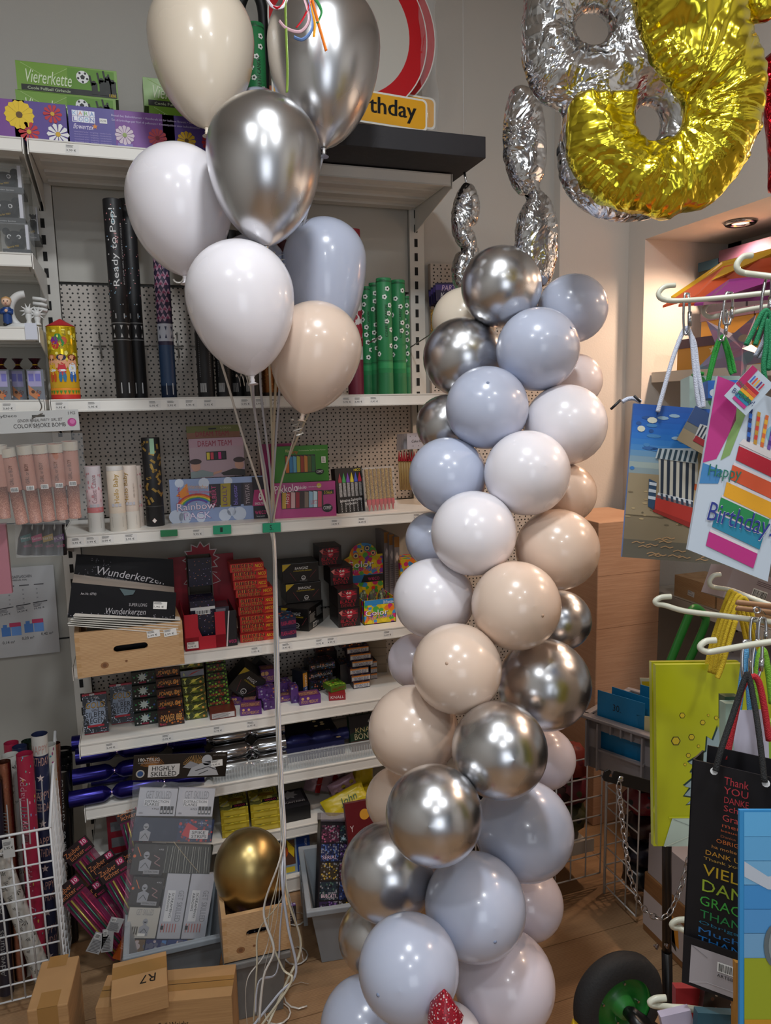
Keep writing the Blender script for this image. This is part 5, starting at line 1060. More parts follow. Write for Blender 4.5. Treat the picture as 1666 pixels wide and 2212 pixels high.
for u, v, r, c in ((.3, 1.0, .013, '#c86a2a'), (.45, 1.08, .010, '#d8a83a'), (.6, 1.12, .012, '#2a5a9a'), (.75, 1.03, .011, '#c83a4a')): b.disc(Fk, wk*u, h1_*v, r, c, 2); b.disc(Fk, wk*u, h1_*v, r*.7, '#d8c88a', 3); b.disc(Fk, wk*u, h1_*v, r*.4, '#3a3a5a', 4)
G = Fr(Fk.p(0, h0), Fk.x, Fk.z); hq = h1_-h0; sprk(b, G, wk, hq, .2); b.rect(G, 0, 0, wk, hq*.28, '#2a6fa8', 2); b.poly(G, [(wk*.42, 0), (wk, 0), (wk, hq*.26), (wk*.5, hq*.26)], '#17151a', 4); b.text(G, 'weco', wk*.6, hq*.05, wk*.3, hq*.12, '#b02a68', 5)
b.build('starburst_card', e)
for i in range(6):
    k = MB(); q = Fs.p(w*(.1+.15*i), .01, -.06-.03*(i % 2)); k.lathe([(.011, 0), (.011, .8), (.004, 1)], q, q+Vector((0, 0, .09)), speckle_mat('camo_wrap', '#3d4438', ['#6a6a3a', '#5a3a4a', '#7a8a6a'], 120, .5), 10); k.build('fountain', e)
for i in range(3):
    x0 = 832+i*11; q = P(x0, 1262, Y=2.50-.02*i); r = P(x0+11, 1262, Y=2.50-.02*i); F = Fr(Vector((q.x, q.y, z3+.001)), (1, 0, 0), (0, 0, 1)); h = up_to(F.o, 1150+i*5)
    b = carton(F, r.x-q.x-.001, h, .1, '#8a8488'); w = r.x-q.x-.001; b.rect(F, 0, h*.86, w, h*.14, '#96682e', 1); b.poly(F, [(w*.5, h*.8), (w*.85, h*.73), (w*.5, h*.66), (w*.15, h*.73)], '#c8c0c0', 1); b.lines(F, w*.1, h*.28, w*.8, h*.34, 12, '#6a6468', 1); b.rect(F, 0, 0, w, h*.2, '#8a6a2a', 1)
    b.build('firework_box', label=('leftmost', 'middle', 'rightmost')[i]+' of the narrow upright fountain boxes next to the balloon column', cat='firework box', group='narrow upright fountain boxes')
q = P(866, 1270, Y=2.44); b = carton(Fr(Vector((q.x, 2.44, z3+.001)), (1, 0, 0), (0, 0, 1)), .07, .19, .1, comic); b.build('firework_box', label='colourful upright box half hidden behind the blue balloon of the column', cat='firework box')
# ---- fifth shelf
z4 = SZ[4]
def at4(x, y, z=z4): q = P(x, y, Z=z); return q
def bx(x0, x1, yb, h, d, z, label, base, title='', tc='#c8c8c8', Y=None, rot=0, topm=None, fx=None, group=None, name='firework_box'):
    q = P(x0, yb, Z=z) if Y is None else P(x0, yb, Y=Y)
    y = min(max(q.y, 2.285), 2.56) if Y is None else Y
    q = P(x0, yb, Y=y); r = P(x1, yb, Y=y); ct = math.cos(rot); F = Fr(Vector((q.x, y, z)), (1, rot, 0), (0, 0, 1)); w = (r.x-q.x)
    b = carton(F, w, h, d, base, topm)
    if fx: fx(b, F, w, h)
    if title: b.text(F, title, w*.1, h*.3, w*.8, h*.42, tc, 3, shear=.1)
    b.build(name, label=label, cat='firework box', group=group); return F, w
spk = speckle_mat('sparkle_print', '#1c2029', ['#e0e4ee', '#a8b2cc', '#6a7488'], 190, .30, .3)
def gsr(x0, x1, yb, ytop, z, label, dy=0, name='firework_pack'):
    q = P(x0, yb, Z=z); y = min(max(q.y, 2.285), 2.5)+dy; q = P(x0, yb, Y=y); r = P(x1, yb, Y=y); F = Fr(Vector((q.x, y, z)), (1, 0, 0), (0, .16, 1)); w = r.x-q.x; h = up_to(F.o, ytop)
    b = carton(F, w, h, .014, spk, '#8a2430'); b.rect(F, 0, h*.955, w, h*.045, '#a8263a', 2); b.rect(F, w*.3, h*.955, w*.2, h*.045, '#c8c4c4', 3); b.rect(F, 0, 0, w, h*.02, '#8a2430', 2)
    b.disc(F, w*.5, h*.5, w*.42, '#93a0b6', 2, ry=h*.32); b.text(F, 'GOLD', w*.1, h*.63, w*.8, h*.16, '#2a2010', 4, shear=.1); b.text(F, 'GOLD', w*.11, h*.64, w*.78, h*.14, '#c49a3a', 5, shear=.1)
    b.text(F, 'und', w*.36, h*.55, w*.28, h*.08, '#3a2c28', 5); b.text(F, 'SILBER', w*.09, h*.41, w*.8, h*.13, '#17171c', 5); b.text(F, 'REGEN', w*.11, h*.26, w*.76, h*.13, '#17171c', 5)
    b.rect(F, w*.15, h*.17, w*.68, h*.05, '#a8182a', 5); b.text(F, '8 TEILE', w*.35, h*.88, w*.3, h*.04, '#c8c8c8', 5); b.text(F, 'COMET', w*.68, h*.1, w*.22, h*.03, '#b82a3a', 5)
    b.build(name, label=label, cat='firework box', group='Gold und Silber Regen packs')
nm8 = ('front', 'second', 'third', 'fourth', 'fifth', 'backmost')
for i in range(5, -1, -1): gsr(183, 236, 1588, 1505-0*i, z4+.001, f'black Gold und Silber Regen pack, {nm8[i]} of the left row on the fifth shelf', dy=.018*i)
for i in range(5, -1, -1): gsr(242, 291, 1566, 1484, z4+.001, f'black Gold und Silber Regen pack, {nm8[i]} of the right row on the fifth shelf', dy=.016*i)
q4 = 0
dkg = speckle_mat('green_flash_print', '#0f1614', ['#2a7a4a', '#c8c8c8', '#3a5a9a', '#1a3a2a'], 100, .32, .35)
for i in range(5):
    bx(291, 343, 1565, .040, .075, z4+.001+i*.041, f'dark green Waldgeister-style firecracker box, {("lowest", "second", "third", "fourth", "topmost")[i]} of its stack'.replace('Waldgeister-style ', ''), '#12201a', fx=lambda b, F, w, h: (b.rect(F, w*.06, h*.1, w*.88, h*.8, dkg, 1), b.star(F, w*.45, h*.55, h*.42, '#b8c4c0', 2, 9, .5), b.rect(F, w*.3, h*.06, w*.3, h*.14, '#8a1c3a', 3)), group='dark green firecracker boxes', Y=2.345+.012*i)
pw = speckle_mat('fire_print', '#2a1410', ['#8a3a14', '#c86a1c', '#4a1c10', '#1a0c0a'], 120, .4, .35)
for i in range(6):
    bx(343+i*.3, 400-i, 1577, .029 if i else .052, .075, z4+.001+(0 if i == 0 else .052+.030*(i-1)), f'orange and black Power firecracker box, {("large front one at the bottom", "second", "third", "fourth", "fifth", "topmost")[i]} of its stack', '#2a1a16', 'POWER 888', '#d8a05a', fx=lambda b, F, w, h: (b.rect(F, w*.04, h*.08, w*.92, h*.84, pw, 1), b.text(F, 'weco', w*.06, h*.06, w*.25, h*.12, '#c02a5a', 2)), group='orange black firecracker boxes', Y=2.31+.014*i)
yg = speckle_mat('beam_print', '#4a5418', ['#a8a83a', '#6a7420', '#c88a3a', '#2a3410'], 70, .55, .35)
for i in range(8):
    h = .0265 if i != 5 else .021
    bx(402-i, 450-i*.6, 1566, h*.98, .08, z4+.001+.0268*i, f'yellow-green firecracker box, {("lowest", "second", "third", "fourth", "fifth", "white-backed sixth", "seventh", "topmost")[i]} of its tall stack', '#2c3014' if i != 5 else '#8a8e98', fx=lambda b, F, w, h, i=i: (b.rect(F, w*.03, h*.06, w*.94, h*.88, yg if i != 5 else '#7d8290', 1), b.text(F, '6', w*.1, h*.2, w*.09, h*.55, '#c8d080', 2), b.poly(F, [(w*.3, h*.1), (w*.9, h*.9), (w*.5, h*.6)], '#c8b850' if i != 5 else '#a83a3a', 2)), group='yellow-green firecracker boxes', Y=2.33+.006*i, topm=yg)
ng = speckle_mat('ninja_print', '#1a2410', ['#4a7a20', '#6aa030', '#7a1c18', '#2a4a14'], 110, .45, .35)
for i in range(6):
    bx(450+i*.2, 499-i*1.2, 1546, .026, .08, z4+.024+.0268*i, f'green and red firecracker box, {("lowest", "second", "third", "fourth", "fifth", "topmost")[i]} above the brown box', '#1a2410', fx=lambda b, F, w, h: (b.rect(F, w*.03, h*.06, w*.94, h*.88, ng, 1), b.text(F, 'NINJAGEIST', w*.1, h*.1, w*.8, h*.42, '#a83028', 2)), group='green and red firecracker boxes', Y=2.36+.006*i, topm=ng)
bx(455, 511, 1556, .023, .09, z4+.001, 'brown box with white text label lying under the green and red stack', '#5a2018', fx=lambda b, F, w, h: (b.rect(F, w*.06, h*.15, w*.88, h*.7, '#b8b4b4', 1), b.lines(F, w*.08, h*.2, w*.8, h*.6, 4, '#5a5656', 2)), rot=-.0)
A = P(535, 1512, Z=z4+.002); A.y = 2.43; c = Vector((P(531, 1470, Y=2.43).x, 2.43, z4+.075))
Rm = Matrix.Rotation(.75, 3, 'Y') @ Matrix.Rotation(.1, 3, 'X'); s = .092
Ft = Fr(c+Rm@Vector((-s/2, -s/2, -s/2)), Rm@Vector((1, 0, 0)), Rm@Vector((0, 0, 1))); o = bangaz(Ft, s, s, s, 'black Bangaz box tipped on its corner on the fifth shelf', True)
c2 = Vector((P(572, 1462, Y=2.5).x, 2.52, z4+.075)); Ft = Fr(c2+Rm@Vector((-s/2, -s/2, -s/2)), Rm@Vector((1, 0, 0)), Rm@Vector((0, 0, 1))); b = carton(Ft, s*.8, s*.8, s*.6, '#15100f'); b.disc(Ft, s*.5, s*.3, s*.2, '#8a1626', 2); b.build('firecracker_box', label='black and red devil box tipped behind the ribbons on the fifth shelf', cat='firework box')
mk = speckle_mat('meerkat_print', '#4a2a68', ['#8a8aa0', '#6a4a8a', '#a86a3a', '#3a1c58'], 110, .4, .4)
def meer(x0, x1, yb, h, rot, dz, Y, label, plain=True):
    z = z4+.001+dz; q = P(x0, yb, Y=Y); r = P(x1, yb, Y=Y); F = Fr(Vector((q.x, Y, z)), (1, rot, 0), (0, 0, 1)); w = (r.x-q.x)
    b = carton(F, w, h, .05, '#55276e' if plain else mk); T = F.top(h); b.rect(T, .002, .004, w*.92, .042, '#6b3b52' if plain else mk, 1)
    if plain: b.text(T, 'PSYCO MEERCAT', .004, .010, w*.85, .024, '#c89a5a', 2); b.text(F, 'PSYCO MEERCAT', w*.08, h*.15, w*.8, h*.35, '#c89a5a', 2); [b.disc(F, w*u, h*.72, h*.16, '#c89a6a', 2) for u in (.15, .4)]
    b.build('firecracker_box', label=label, cat='firework box', group='purple meerkat firecracker boxes')
for a in ((520, 566, 1552, .026, -.12, 0, 2.30, 'purple meerkat box lying front left near the shelf edge', True), (571, 606, 1548, .03, .1, 0, 2.315, 'patterned lilac meerkat box right of the front left purple one', False), (598, 632, 1532, .02, .05, 0, 2.36, 'purple meerkat box behind the ribbons, flat', True),
          (559, 598, 1522, .03, .05, .031, 2.345, 'patterned lilac box resting on another behind the ribbons', False), (500, 524, 1520, .028, -.2, 0, 2.40, 'purple meerkat box at the foot of the tipped black box', True), (524, 552, 1527, .026, -.3, 0, 2.36, 'purple meerkat box between the tipped black box and the front one', True),
          (566, 596, 1500, .045, .0, .062, 2.40, 'dark purple box raised on others left of the ribbons', True), (598, 632, 1518, .034, .1, .022, 2.39, 'patterned lilac box right of the ribbons, leaning', False), (630, 646, 1526, .055, .0, 0, 2.34, 'upright patterned lilac box right of the ribbons', False), (648, 694, 1530, .03, .0, 0, 2.31, 'purple meerkat box alone at the front, right of the ribbons', True)): meer(*a)
F, w = fr3(648, 662, 2.39, z4+.001, .6); b = carton(F, .02, .085, .055, '#20242c'); b.rect(F, 0, .03, .02, .05, '#c88a2a', 1); b.rect(F, 0, 0, .02, .03, '#2a4a8a', 1); b.text(F, 'TECHNO', .016, .012, .06, .008, '#e8e8e8', 2, ang=H2); b.lines(F.side(.02, .055), .006, .01, .04, .06, 8, '#5a5c60', 1)
b.build('firecracker_box', label='upright orange and blue edged box standing before the DJ Dragon stack', cat='firework box')
bx(684, 723, 1440, .050, .06, z4+.10, 'dark red box topping the pile behind the DJ Dragon boxes', '#3a1618', fx=lambda b, F, w, h: b.rect(F, w*.08, h*.1, w*.84, h*.8, pw, 1), Y=2.53)
bx(690, 730, 1480, .098, .06, z4+.001, 'dark box carrying the dark red one behind the DJ Dragon stack', '#1c1618', Y=2.53)
dj = speckle_mat('dj_print', '#15161f', ['#5a3a7a', '#2a5a8a', '#b86a4a', '#22242c'], 120, .4, .35)
for i, (x0, x1, rot, lab) in enumerate(((669, 717, .35, 'lowest DJ Dragon box, turned, teal smoke print'), (668, 722, .12, 'middle DJ Dragon box of the pile on the fifth shelf'), (670, 727, .05, 'topmost DJ Dragon box of the pile on the fifth shelf'))):
    bx(x0, x1, 1498, (.04, .026, .026)[i], .075, z4+.001+(0, .041, .068)[i], lab, '#14141a', 'DJ DRAGON' if i else '', '#c8b8a8', Y=2.40+.015*i, rot=rot, topm=dj, fx=lambda b, F, w, h: b.rect(F, w*.02, h*.08, w*.96, h*.84, dj, 1), group='DJ Dragon boxes')
def tid(b, F, w, h): b.rect(F, w*.03, h*.1, w*.94, h*.8, '#c8c4c0', 1); b.rect(F, w*.03, h*.7, w*.94, h*.22, '#c87a2a', 2); b.text(F, 'TECHNO IDLE!', w*.12, h*.14, w*.76, h*.5, '#1c3a78', 3)
for i in range(7):
    bx((764, 760, 757, 762, 758, 752, 738)[i], (800, 802, 798, 808, 804, 800, 785)[i], 1494, .0225, .07, z4+.001+.0232*i, f'white and orange Techno box, {("lowest", "second lowest", "third from bottom", "middle", "third from top", "second from top", "topmost")[i]} of its pile', '#3a3038', fx=tid if i < 6 else (lambda b, F, w, h: b.rect(F, w*.04, h*.1, w*.92, h*.8, pw, 1)), Y=2.385+.008*i, topm=dj, group='white orange Techno boxes')
for i in range(3): bx(802, 816, 1490, .0225, .06, z4+.001+.0232*i, f'Techno box at the back right, {("lowest", "middle", "top")[i]} of three', '#3a3038', fx=tid, Y=2.45, topm=dj, group='white orange Techno boxes')
bx(737, 765, 1500, .075, .07, z4+.001, 'dark transparent-wrapped block between DJ Dragon and Techno piles', '#221d20', Y=2.44, topm=dj)
bx(716, 752, 1512, .02, .06, z4+.024, 'lime green box lying on the small red box', '#4a6a1c', 'KNALL FROSCH', '#8a1c14', Y=2.325, rot=.25, topm=speckle_mat('lime_print', '#4f7a20', ['#9ab83a', '#8a2a1c', '#2a4a14'], 110, .5))
bx(711, 746, 1516, .022, .05, z4+.001, 'small red box under the lime green one at the shelf front', '#8f1c28', 'KNALL', '#d8c8c8', Y=2.315, rot=-.2)
for i in range(6):
    q = P(852, 1440, Y=2.5); b = carton(Fr(Vector((q.x-.03, 2.5, z4+.001+i*.032)), (.3, 1, 0), (0, 0, 1)), .1, .031, .08, '#8a7a64'); b.build('box', label=f'brown-beige box at the far right of the fifth shelf, {("lowest", "second", "third", "fourth", "fifth", "topmost")[i]} of the stack', cat='box', group='beige boxes at far right of fifth shelf')
# ---- sixth shelf: crackers, header pack, confetti boxes
z5 = SZ[5]
def cracker(cx, cy, L, r, ang, Y, mat, label, z=None, tilt=0):
    c = P(cx, cy, Y=Y); 
    if z is not None: c.z = z
    d = Vector((math.cos(ang), math.sin(ang), tilt)).normalized(); e = empty('party_cracker', c, label, 'party cracker', 'foil party crackers')
    kn = [(r, -.5), (r, -.235), (r*.75, -.19), (r*.22, -.14), (r*.75, -.09), (r, -.05), (r, .05+.0), ]
    prof = [(r, 0), (r, .24), (r*.8, .27), (r*.24, .305), (r*.8, .34), (r, .37), (r, .63), (r*.8, .66), (r*.24, .695), (r*.8, .73), (r, .76), (r, 1)]
    b = MB(); b.lathe(prof, c-d*L/2, c+d*L/2, mat, 20, caps=False); b.build('foil_tube', e)
    for s in (-1, 1):
        k = MB(); k.lathe([(r*.97, 0), (r*.99, 1)], c+d*s*L*.495, c+d*s*L*.4955, C('#bdbdb8', .6), 20); k.build('tube_end', e)
        k = MB(); q = c+d*s*L*.195; k.lathe([(r*.3, 0), (r*.3, 1)], q-d*.004, q+d*.004, C('#c4a0b0', .2, .8), 10); k.build('tie', e)
    return e
prp = C('#1b1560', .25, .7, bump=.3, scale=12); sil = C('#bcbcbe', .14, 1, bump=.4, scale=10)
for i, (x, y, z, Y, a, lab) in enumerate(((300, 1712, z5+.030, 2.29, .03, 'purple foil party cracker lying in front, lowest of the pile'), (305, 1672, z5+.075, 2.34, .02, 'purple foil party cracker second from the bottom of the pile'), (310, 1640, z5+.118, 2.38, -.02, 'purple foil party cracker third from the bottom of the pile'),
      (300, 1630, z5+.135, 2.45, 0, 'purple foil party cracker at the back top of the pile, under the shelf'), (340, 1690, z5+.03, 2.40, 0, 'purple foil party cracker at the back bottom of the pile'))):
    q = P(152+i*6, y, Y=Y); cracker(x, y, .40, .025, a, Y, prp, lab, z); o = bpy.data.objects[-1] if 0 else None
for i, (z, Y, lab) in enumerate(((z5+.030, 2.31, 'silver foil party cracker lowest at the front behind the clear divider'), (z5+.068, 2.35, 'silver foil party cracker second from the bottom behind the divider'), (z5+.105, 2.39, 'silver foil party cracker third from the bottom'), (z5+.14, 2.43, 'silver foil party cracker on top of the pile under the shelf'), (z5+.03, 2.38, 'silver foil party cracker at the back bottom of the pile'))):
    cracker(500, 1680, .37, .026, .02, Y, sil, lab, z)
def pr(b, F, w, h):
    b.text(F, '180-TEILIG', w*.05, h*.75, w*.22, h*.13, '#cfcac4', 4); b.text(F, 'FEUERWERKSSORTIMENT', w*.05, h*.66, w*.22, h*.05, '#a8a29c', 4)
    b.poly(F, [(w*.16, h*.1), (w*.46, h*.1), (w*.49, h*.2), (w*.49, h*.62), (w*.16, h*.58)], '#c4c0bc', 3); b.text(F, 'HIGHLY', w*.2, h*.36, w*.24, h*.18, '#14110f', 5); b.text(F, 'SKILLED', w*.19, h*.14, w*.27, h*.18, '#14110f', 5); b.disc(F, w*.08, h*.26, h*.16, '#a8a49c', 4); b.disc(F, w*.08, h*.26, h*.11, '#2c4a78', 5)
    for i in range(22): a = .14*i; b.line(F, [(w*.2+h*.1*math.cos(a), h*.5+h*.1*math.sin(a)), (w*.2+h*.45*math.cos(a), h*.5+h*.44*math.sin(a))], .0009, '#b87838', 2); b.line(F, [(w*.66+h*.2*math.cos(a), h*.5+h*.1*math.sin(a)), (w*.66+h*.5*math.cos(a), h*.5+h*.44*math.sin(a))], .0009, '#c89a5a', 2)
    g = '#a5a5a8'; b.disc(F, w*.78, h*.72, h*.2, g, 3, ry=h*.22); b.poly(F, [(w*.58, h*.08), (w*.62, h*.45), (w*.72, h*.6), (w*.86, h*.55), (w*.92, h*.08)], g, 3); b.poly(F, [(w*.52, h*.45), (w*.6, h*.7), (w*.7, h*.55), (w*.6, h*.4)], '#8a8a8e', 4)
    b.poly(F, [(w*.75, h*.66), (w*.86, h*.7), (w*.84, h*.58)], '#2a2a2e', 5); b.line(F, [(w*.66, h*.3), (w*.8, h*.45), (w*.9, h*.3)], .002, '#3a3a3e', 5); b.line(F, [(w*.7, h*.15), (w*.8, h*.3)], .002, '#3a3a3e', 5)
    b.text(F, 'GET WICKED', w*.84, h*.88, w*.14, h*.05, '#8a8480', 4); price(b, Fr(F.p(w*.83, h*.42, .002), F.x+F.z*.12, F.z), 0, 0, '19,95 €', .035)
e0 = P(380, 1740, Y=2.20)
# big clear pack hanging in front
eP = empty('firework_assortment_pack', P(370, 2080, Y=2.12), 'large clear Highly Skilled firework bag with black header leaning against the lower shelves', 'firework pack')
F, w, h = fpx((285, 1686), (487, 1677), (288, 1632), Y=2.185); b = carton(F, w, h, .003, C('#1a1512', .35)); pr(b, F, w, h); b.build('header_card', eP)
PT, PBm = 2.185, 2.03        # depth of pack at its top and bottom
def pk(x, y): t = (y-1690)/400; return P(x, y, Y=PT+(PBm-PT)*t)
def pbox(bl, br, tl, fx, base='#a9aab2', d=.02, nm='inner_box'):
    A, B, D = pk(*bl), pk(*br), pk(*tl); F = Fr(A, B-A, D-A); w = (B-A).length; h = (D-A).dot(F.z); b = carton(F, w, h, d, base); fx(b, F, w, h); b.build(nm, eP)
def g1(b, F, w, h): b.text(F, 'GET SKILLED', w*.18, h*.63, w*.66, h*.28, '#7d7e84', 2); b.rect(F, w*.16, h*.35, w*.68, h*.25, '#c4c5c9', 2); b.text(F, 'DISTRACTION', w*.18, h*.48, w*.62, h*.09, '#17171a', 3); b.text(F, 'FLARES', w*.18, h*.37, w*.37, h*.09, '#17171a', 3); b.text(F, '4 PCS', w*.38, h*.23, w*.18, h*.06, '#17171a', 3); [b.rect(F, w*(.6+.09*i), h*.08, w*.075, h*.28, '#1d1c20', 3) for i in range(4)]; [b.rect(F, w*(.61+.09*i), h*.12, w*.05, h*.1, '#a8a8ac', 4) for i in range(4)]; b.text(F, 'LESLI', w*.06, h*.08, w*.1, h*.05, '#2a2a2c', 3)
pbox((294, 1762), (377, 1763), (299, 1702), g1); pbox((379, 1763), (458, 1764), (382, 1702), g1)
rob = '#8c8e95'
def trooper(b, F, cx, w, h, s=1, y0=.06):
    b.disc(F, cx, h*(y0+.62*s), h*.12*s, rob, 3, ry=h*.14*s); b.poly(F, [(cx-h*.1*s, h*(y0+.62*s)), (cx+h*.1*s, h*(y0+.62*s)), (cx, h*(y0+.56*s))], '#1c1c22', 4)
    b.poly(F, [(cx-h*.22*s, h*y0), (cx-h*.24*s, h*(y0+.38*s)), (cx, h*(y0+.5*s)), (cx+h*.24*s, h*(y0+.38*s)), (cx+h*.2*s, h*y0)], rob, 2); b.line(F, [(cx-h*.16*s, h*(y0+.1)), (cx, h*(y0+.32*s)), (cx+h*.16*s, h*(y0+.1))], h*.022*s, '#2a2a30', 4)
def g2(b, F, w, h): b.rect(F, w*.55, h*.02, w*.44, h*.96, speckle_mat('blue_fire_print', '#26304c', ['#7a2a30', '#3a4a78', '#a83a3a'], 90, .4), 1); trooper(b, F, w*.15, w, h, 1.0, 0); b.poly(F, [(w*.6, h*.3), (w*.66, h*.85), (w*.8, h*.6), (w*.72, h*.15)], '#a8323a', 3); b.rect(F, w*.7, h*.15, w*.24, h*.38, '#b8b8bc', 4); b.text(F, 'SPIKE', w*.73, h*.36, w*.17, h*.13, '#17171a', 5); b.text(F, 'STRIPS', w*.73, h*.19, w*.19, h*.13, '#17171a', 5); b.text(F, '10 PCS', w*.8, h*.8, w*.1, h*.06, '#c8c8cc', 5)
pbox((284, 1816), (457, 1820), (288, 1765), g2, '#20283e')
def g3(b, F, w, h): trooper(b, F, w*.42, w, h, .85, .12); b.rect(F, w*.4, h*.04, w*.5, h*.14, '#8a8a8e', 4); b.text(F, 'DISTRACTION', w*.43, h*.08, w*.42, h*.06, '#1a1a1c', 5); b.line(F, [(w*.1, h*.9), (w*.25, h*.6)], .002, '#c86a3a', 3); b.disc(F, w*.05, h*.6, h*.05, '#c85a2a', 3); b.line(F, [(w*.65, h*.65), (w*.85, h*.55), (w*.7, h*.4), (w*.9, h*.3)], .0025, '#8a6a6a', 3); b.text(F, '4 PCS', w*.78, h*.82, w*.15, h*.05, '#c8c8cc', 5)
pbox((280, 1889), (349, 1891), (286, 1822), g3, '#26201e'); pbox((276, 1956), (343, 1959), (280, 1893), g3, '#26201e')
def g4(b, F, w, h): 
    for i in range(20): b.line(F, [(w*(.03+.05*i), h*.02), (w*(.03+.048*i)+.002*math.sin(i*7), h*.95)], .0012, ('#8c8c84', '#55554e', '#a8a8a0')[i % 3], 2)
pbox((350, 1886), (452, 1888), (355, 1824), g4, '#2c2c28')
def g5(b, F, w, h): b.text(F, 'GET SKILLED', w*.78, h*.26, h*.5, w*.22, '#7d7e84', 2, ang=H2*3+0) if 0 else b.text(F, 'GET SKILLED', w*.62, h*.74, h*.48, w*.24, '#7d7e84', 2, ang=-H2); b.rect(F, w*.14, h*.26, w*.34, h*.48, '#c8c9cc', 2); b.text(F, 'SCREAMING', w*.34, h*.7, h*.38, w*.1, '#17171a', 3, ang=-H2); b.text(F, 'ARROWS', w*.18, h*.7, h*.28, w*.1, '#17171a', 3, ang=-H2); [b.rect(F, w*(.1+.12*i), h*.1, w*.04, h*.13, '#a8605a', 3) for i in range(6)]; b.rect(F, w*.08, h*.14, w*.12, h*.06, '#17171a', 4)
pbox((338, 2028), (388, 2028), (348, 1886), g5); pbox((391, 2028), (442, 2028), (399, 1886), g5)
def g6(b, F, w, h): b.text(F, 'GET SKILLED', w*.24, h*.76, w*.56, h*.2, '#8a8a8a', 2); trooper(b, F, w*.58, w, h, .75, .08); [b.rect(F, w*(.12+.07*i), h*.12, w*.045, h*.26, '#4a443c', 3) for i in range(4)]; b.rect(F, w*.4, h*.06, w*.24, h*.1, '#d8d6d0', 5); b.text(F, '8 PCS', w*.12, h*.03, w*.2, h*.06, '#1c1c1c', 5)
pbox((268, 2026), (335, 2027), (276, 1960), g6, '#b0aca4')
def g7(c1, c2, t):
    def f(b, F, w, h): b.rect(F, w*.02, h*.02, w*.96, h*.96, speckle_mat('haze_print'+t, c1, [c2, '#b0a0a0', '#5a5a70'], 60, .5), 1); trooper(b, F, w*.5, w, h, .8, .1); b.rect(F, w*.3, 0, w*.45, h*.2, '#c0c0c4', 5); b.text(F, t, w*.34, h*.05, w*.38, h*.11, '#17171a', 6)
    return f
for x0, x1, c1, c2, t in ((261, 305, '#6a5238', '#b0905a', 'FREEZY'), (307, 352, '#2a2a5c', '#4a78b0', 'WISDOM'), (353, 396, '#2a3a6c', '#5a3a7a', 'ICE'), (397, 438, '#6a5640', '#a8905a', 'FROST')): pbox((x0, 2080), (x1, 2080), (x0+3, 2030), g7(c1, c2, t), c1)
vs = []; NX_, NZ_ = 12, 22
for j in range(NZ_+1):
    for i in range(NX_+1):
        y = 1686+j*(2085-1686)/NZ_; x = (288-j*1.35)+(i/NX_)*((484-22*(j > 0)-j*.9)-(288-j*1.35)); p = pk(x, y); k = noise.noise(Vector((i*1.1, j*.7, 2)))
        vs.append(p+Vector((k*.003, -.010+k*.006, k*.002)))
film = C('#dfe4e8', .05, alpha=.10); b = MB(); b.add(vs, [(j*(NX_+1)+i, j*(NX_+1)+i+1, (j+1)*(NX_+1)+i+1, (j+1)*(NX_+1)+i) for j in range(NZ_) for i in range(NX_)], film, True); b.build('clear_bag', eP)
b = MB(); b.tube(smooth_path([pk(375, 1818), pk(400, 1850), pk(430, 1885)], 5), .0012, C('#a89a80', .4, .5), 6); b.build('silver_string', eP)
# konfetti knallbonbons carton, knall bonbon carton, clear divider
Fk = Fr(Vector((P(612, 1640, Y=2.33).x, 2.33, z5+.001)), (1, 0, 0), (0, 0, 1)); wk = P(745, 1630, Y=2.33).x-Fk.o.x; hk_ = .05
e = empty('confetti_cracker_box', Fk.o, 'dark blue Konfetti Knallbonbons carton behind the clear divider', 'party cracker box')
b = carton(Fk, wk, hk_, .2, '#20244c'); b.text(Fk, 'KONFETTI', wk*.35, hk_*.45, wk*.5, hk_*.3, '#8a88a0', 3, shear=.2); b.text(Fk, 'KNALLBONBONS', wk*.38, hk_*.2, wk*.5, hk_*.15, '#8a88a0', 3)
S = Fk.top(hk_); b.rect(S, 0, .11, wk, .09, '#17151c', 1)
b.build('tray', e); b = MB(); L = Fr(Fk.p(-.02, hk_+.0, -.10), (1, 0, 0), (0, .9, .5)); b.fbox(L, wk*1.05, .13, .002, C('#18161e', .4)); b.text(L, 'KONFETTI', wk*.05, .088, wk*.52, .028, '#a8a4b0', 2, shear=.2); b.text(L, 'KNALLBONBONS', wk*.08, .062, wk*.6, .02, '#a8a4b0', 2, shear=.2); b.text(L, '6 Partykracher mit Konfettifüllung', wk*.2, .046, wk*.5, .007, '#b8a040', 2)
rr = random.Random(3)
for i in range(16): b.disc(L, wk*(.66+.32*rr.random()), .02+.10*rr.random(), .007, '#c8b080', 3+i % 3, ry=.004, n=10)
b.build('lid', e)
for i in range(2):
    k = MB(); c = Fk.p(wk*(.3+.4*i), hk_, -.05); k.lathe([(.022, 0), (.022, .22), (.008, .3), (.02, .38), (.02, .62), (.008, .7), (.022, .78), (.022, 1)], c-Vector((.11, 0, 0)), c+Vector((.11, 0, 0)), C('#1f2360', .35, .3), 14); k.build('party_cracker', e)
b = MB(); 
for i in range(9): b.disc(S, wk*(.62+.36*rr.random()), .02+.08*rr.random(), .009, '#cbb48a', 2+i, ry=.006, n=10)
b.build('gold_dots', e)
Fq = Fr(Vector((P(760, 1625, Y=2.33).x, 2.33, z5+.001)), (1, 0, 0), (0, .25, 1)); wq = .17
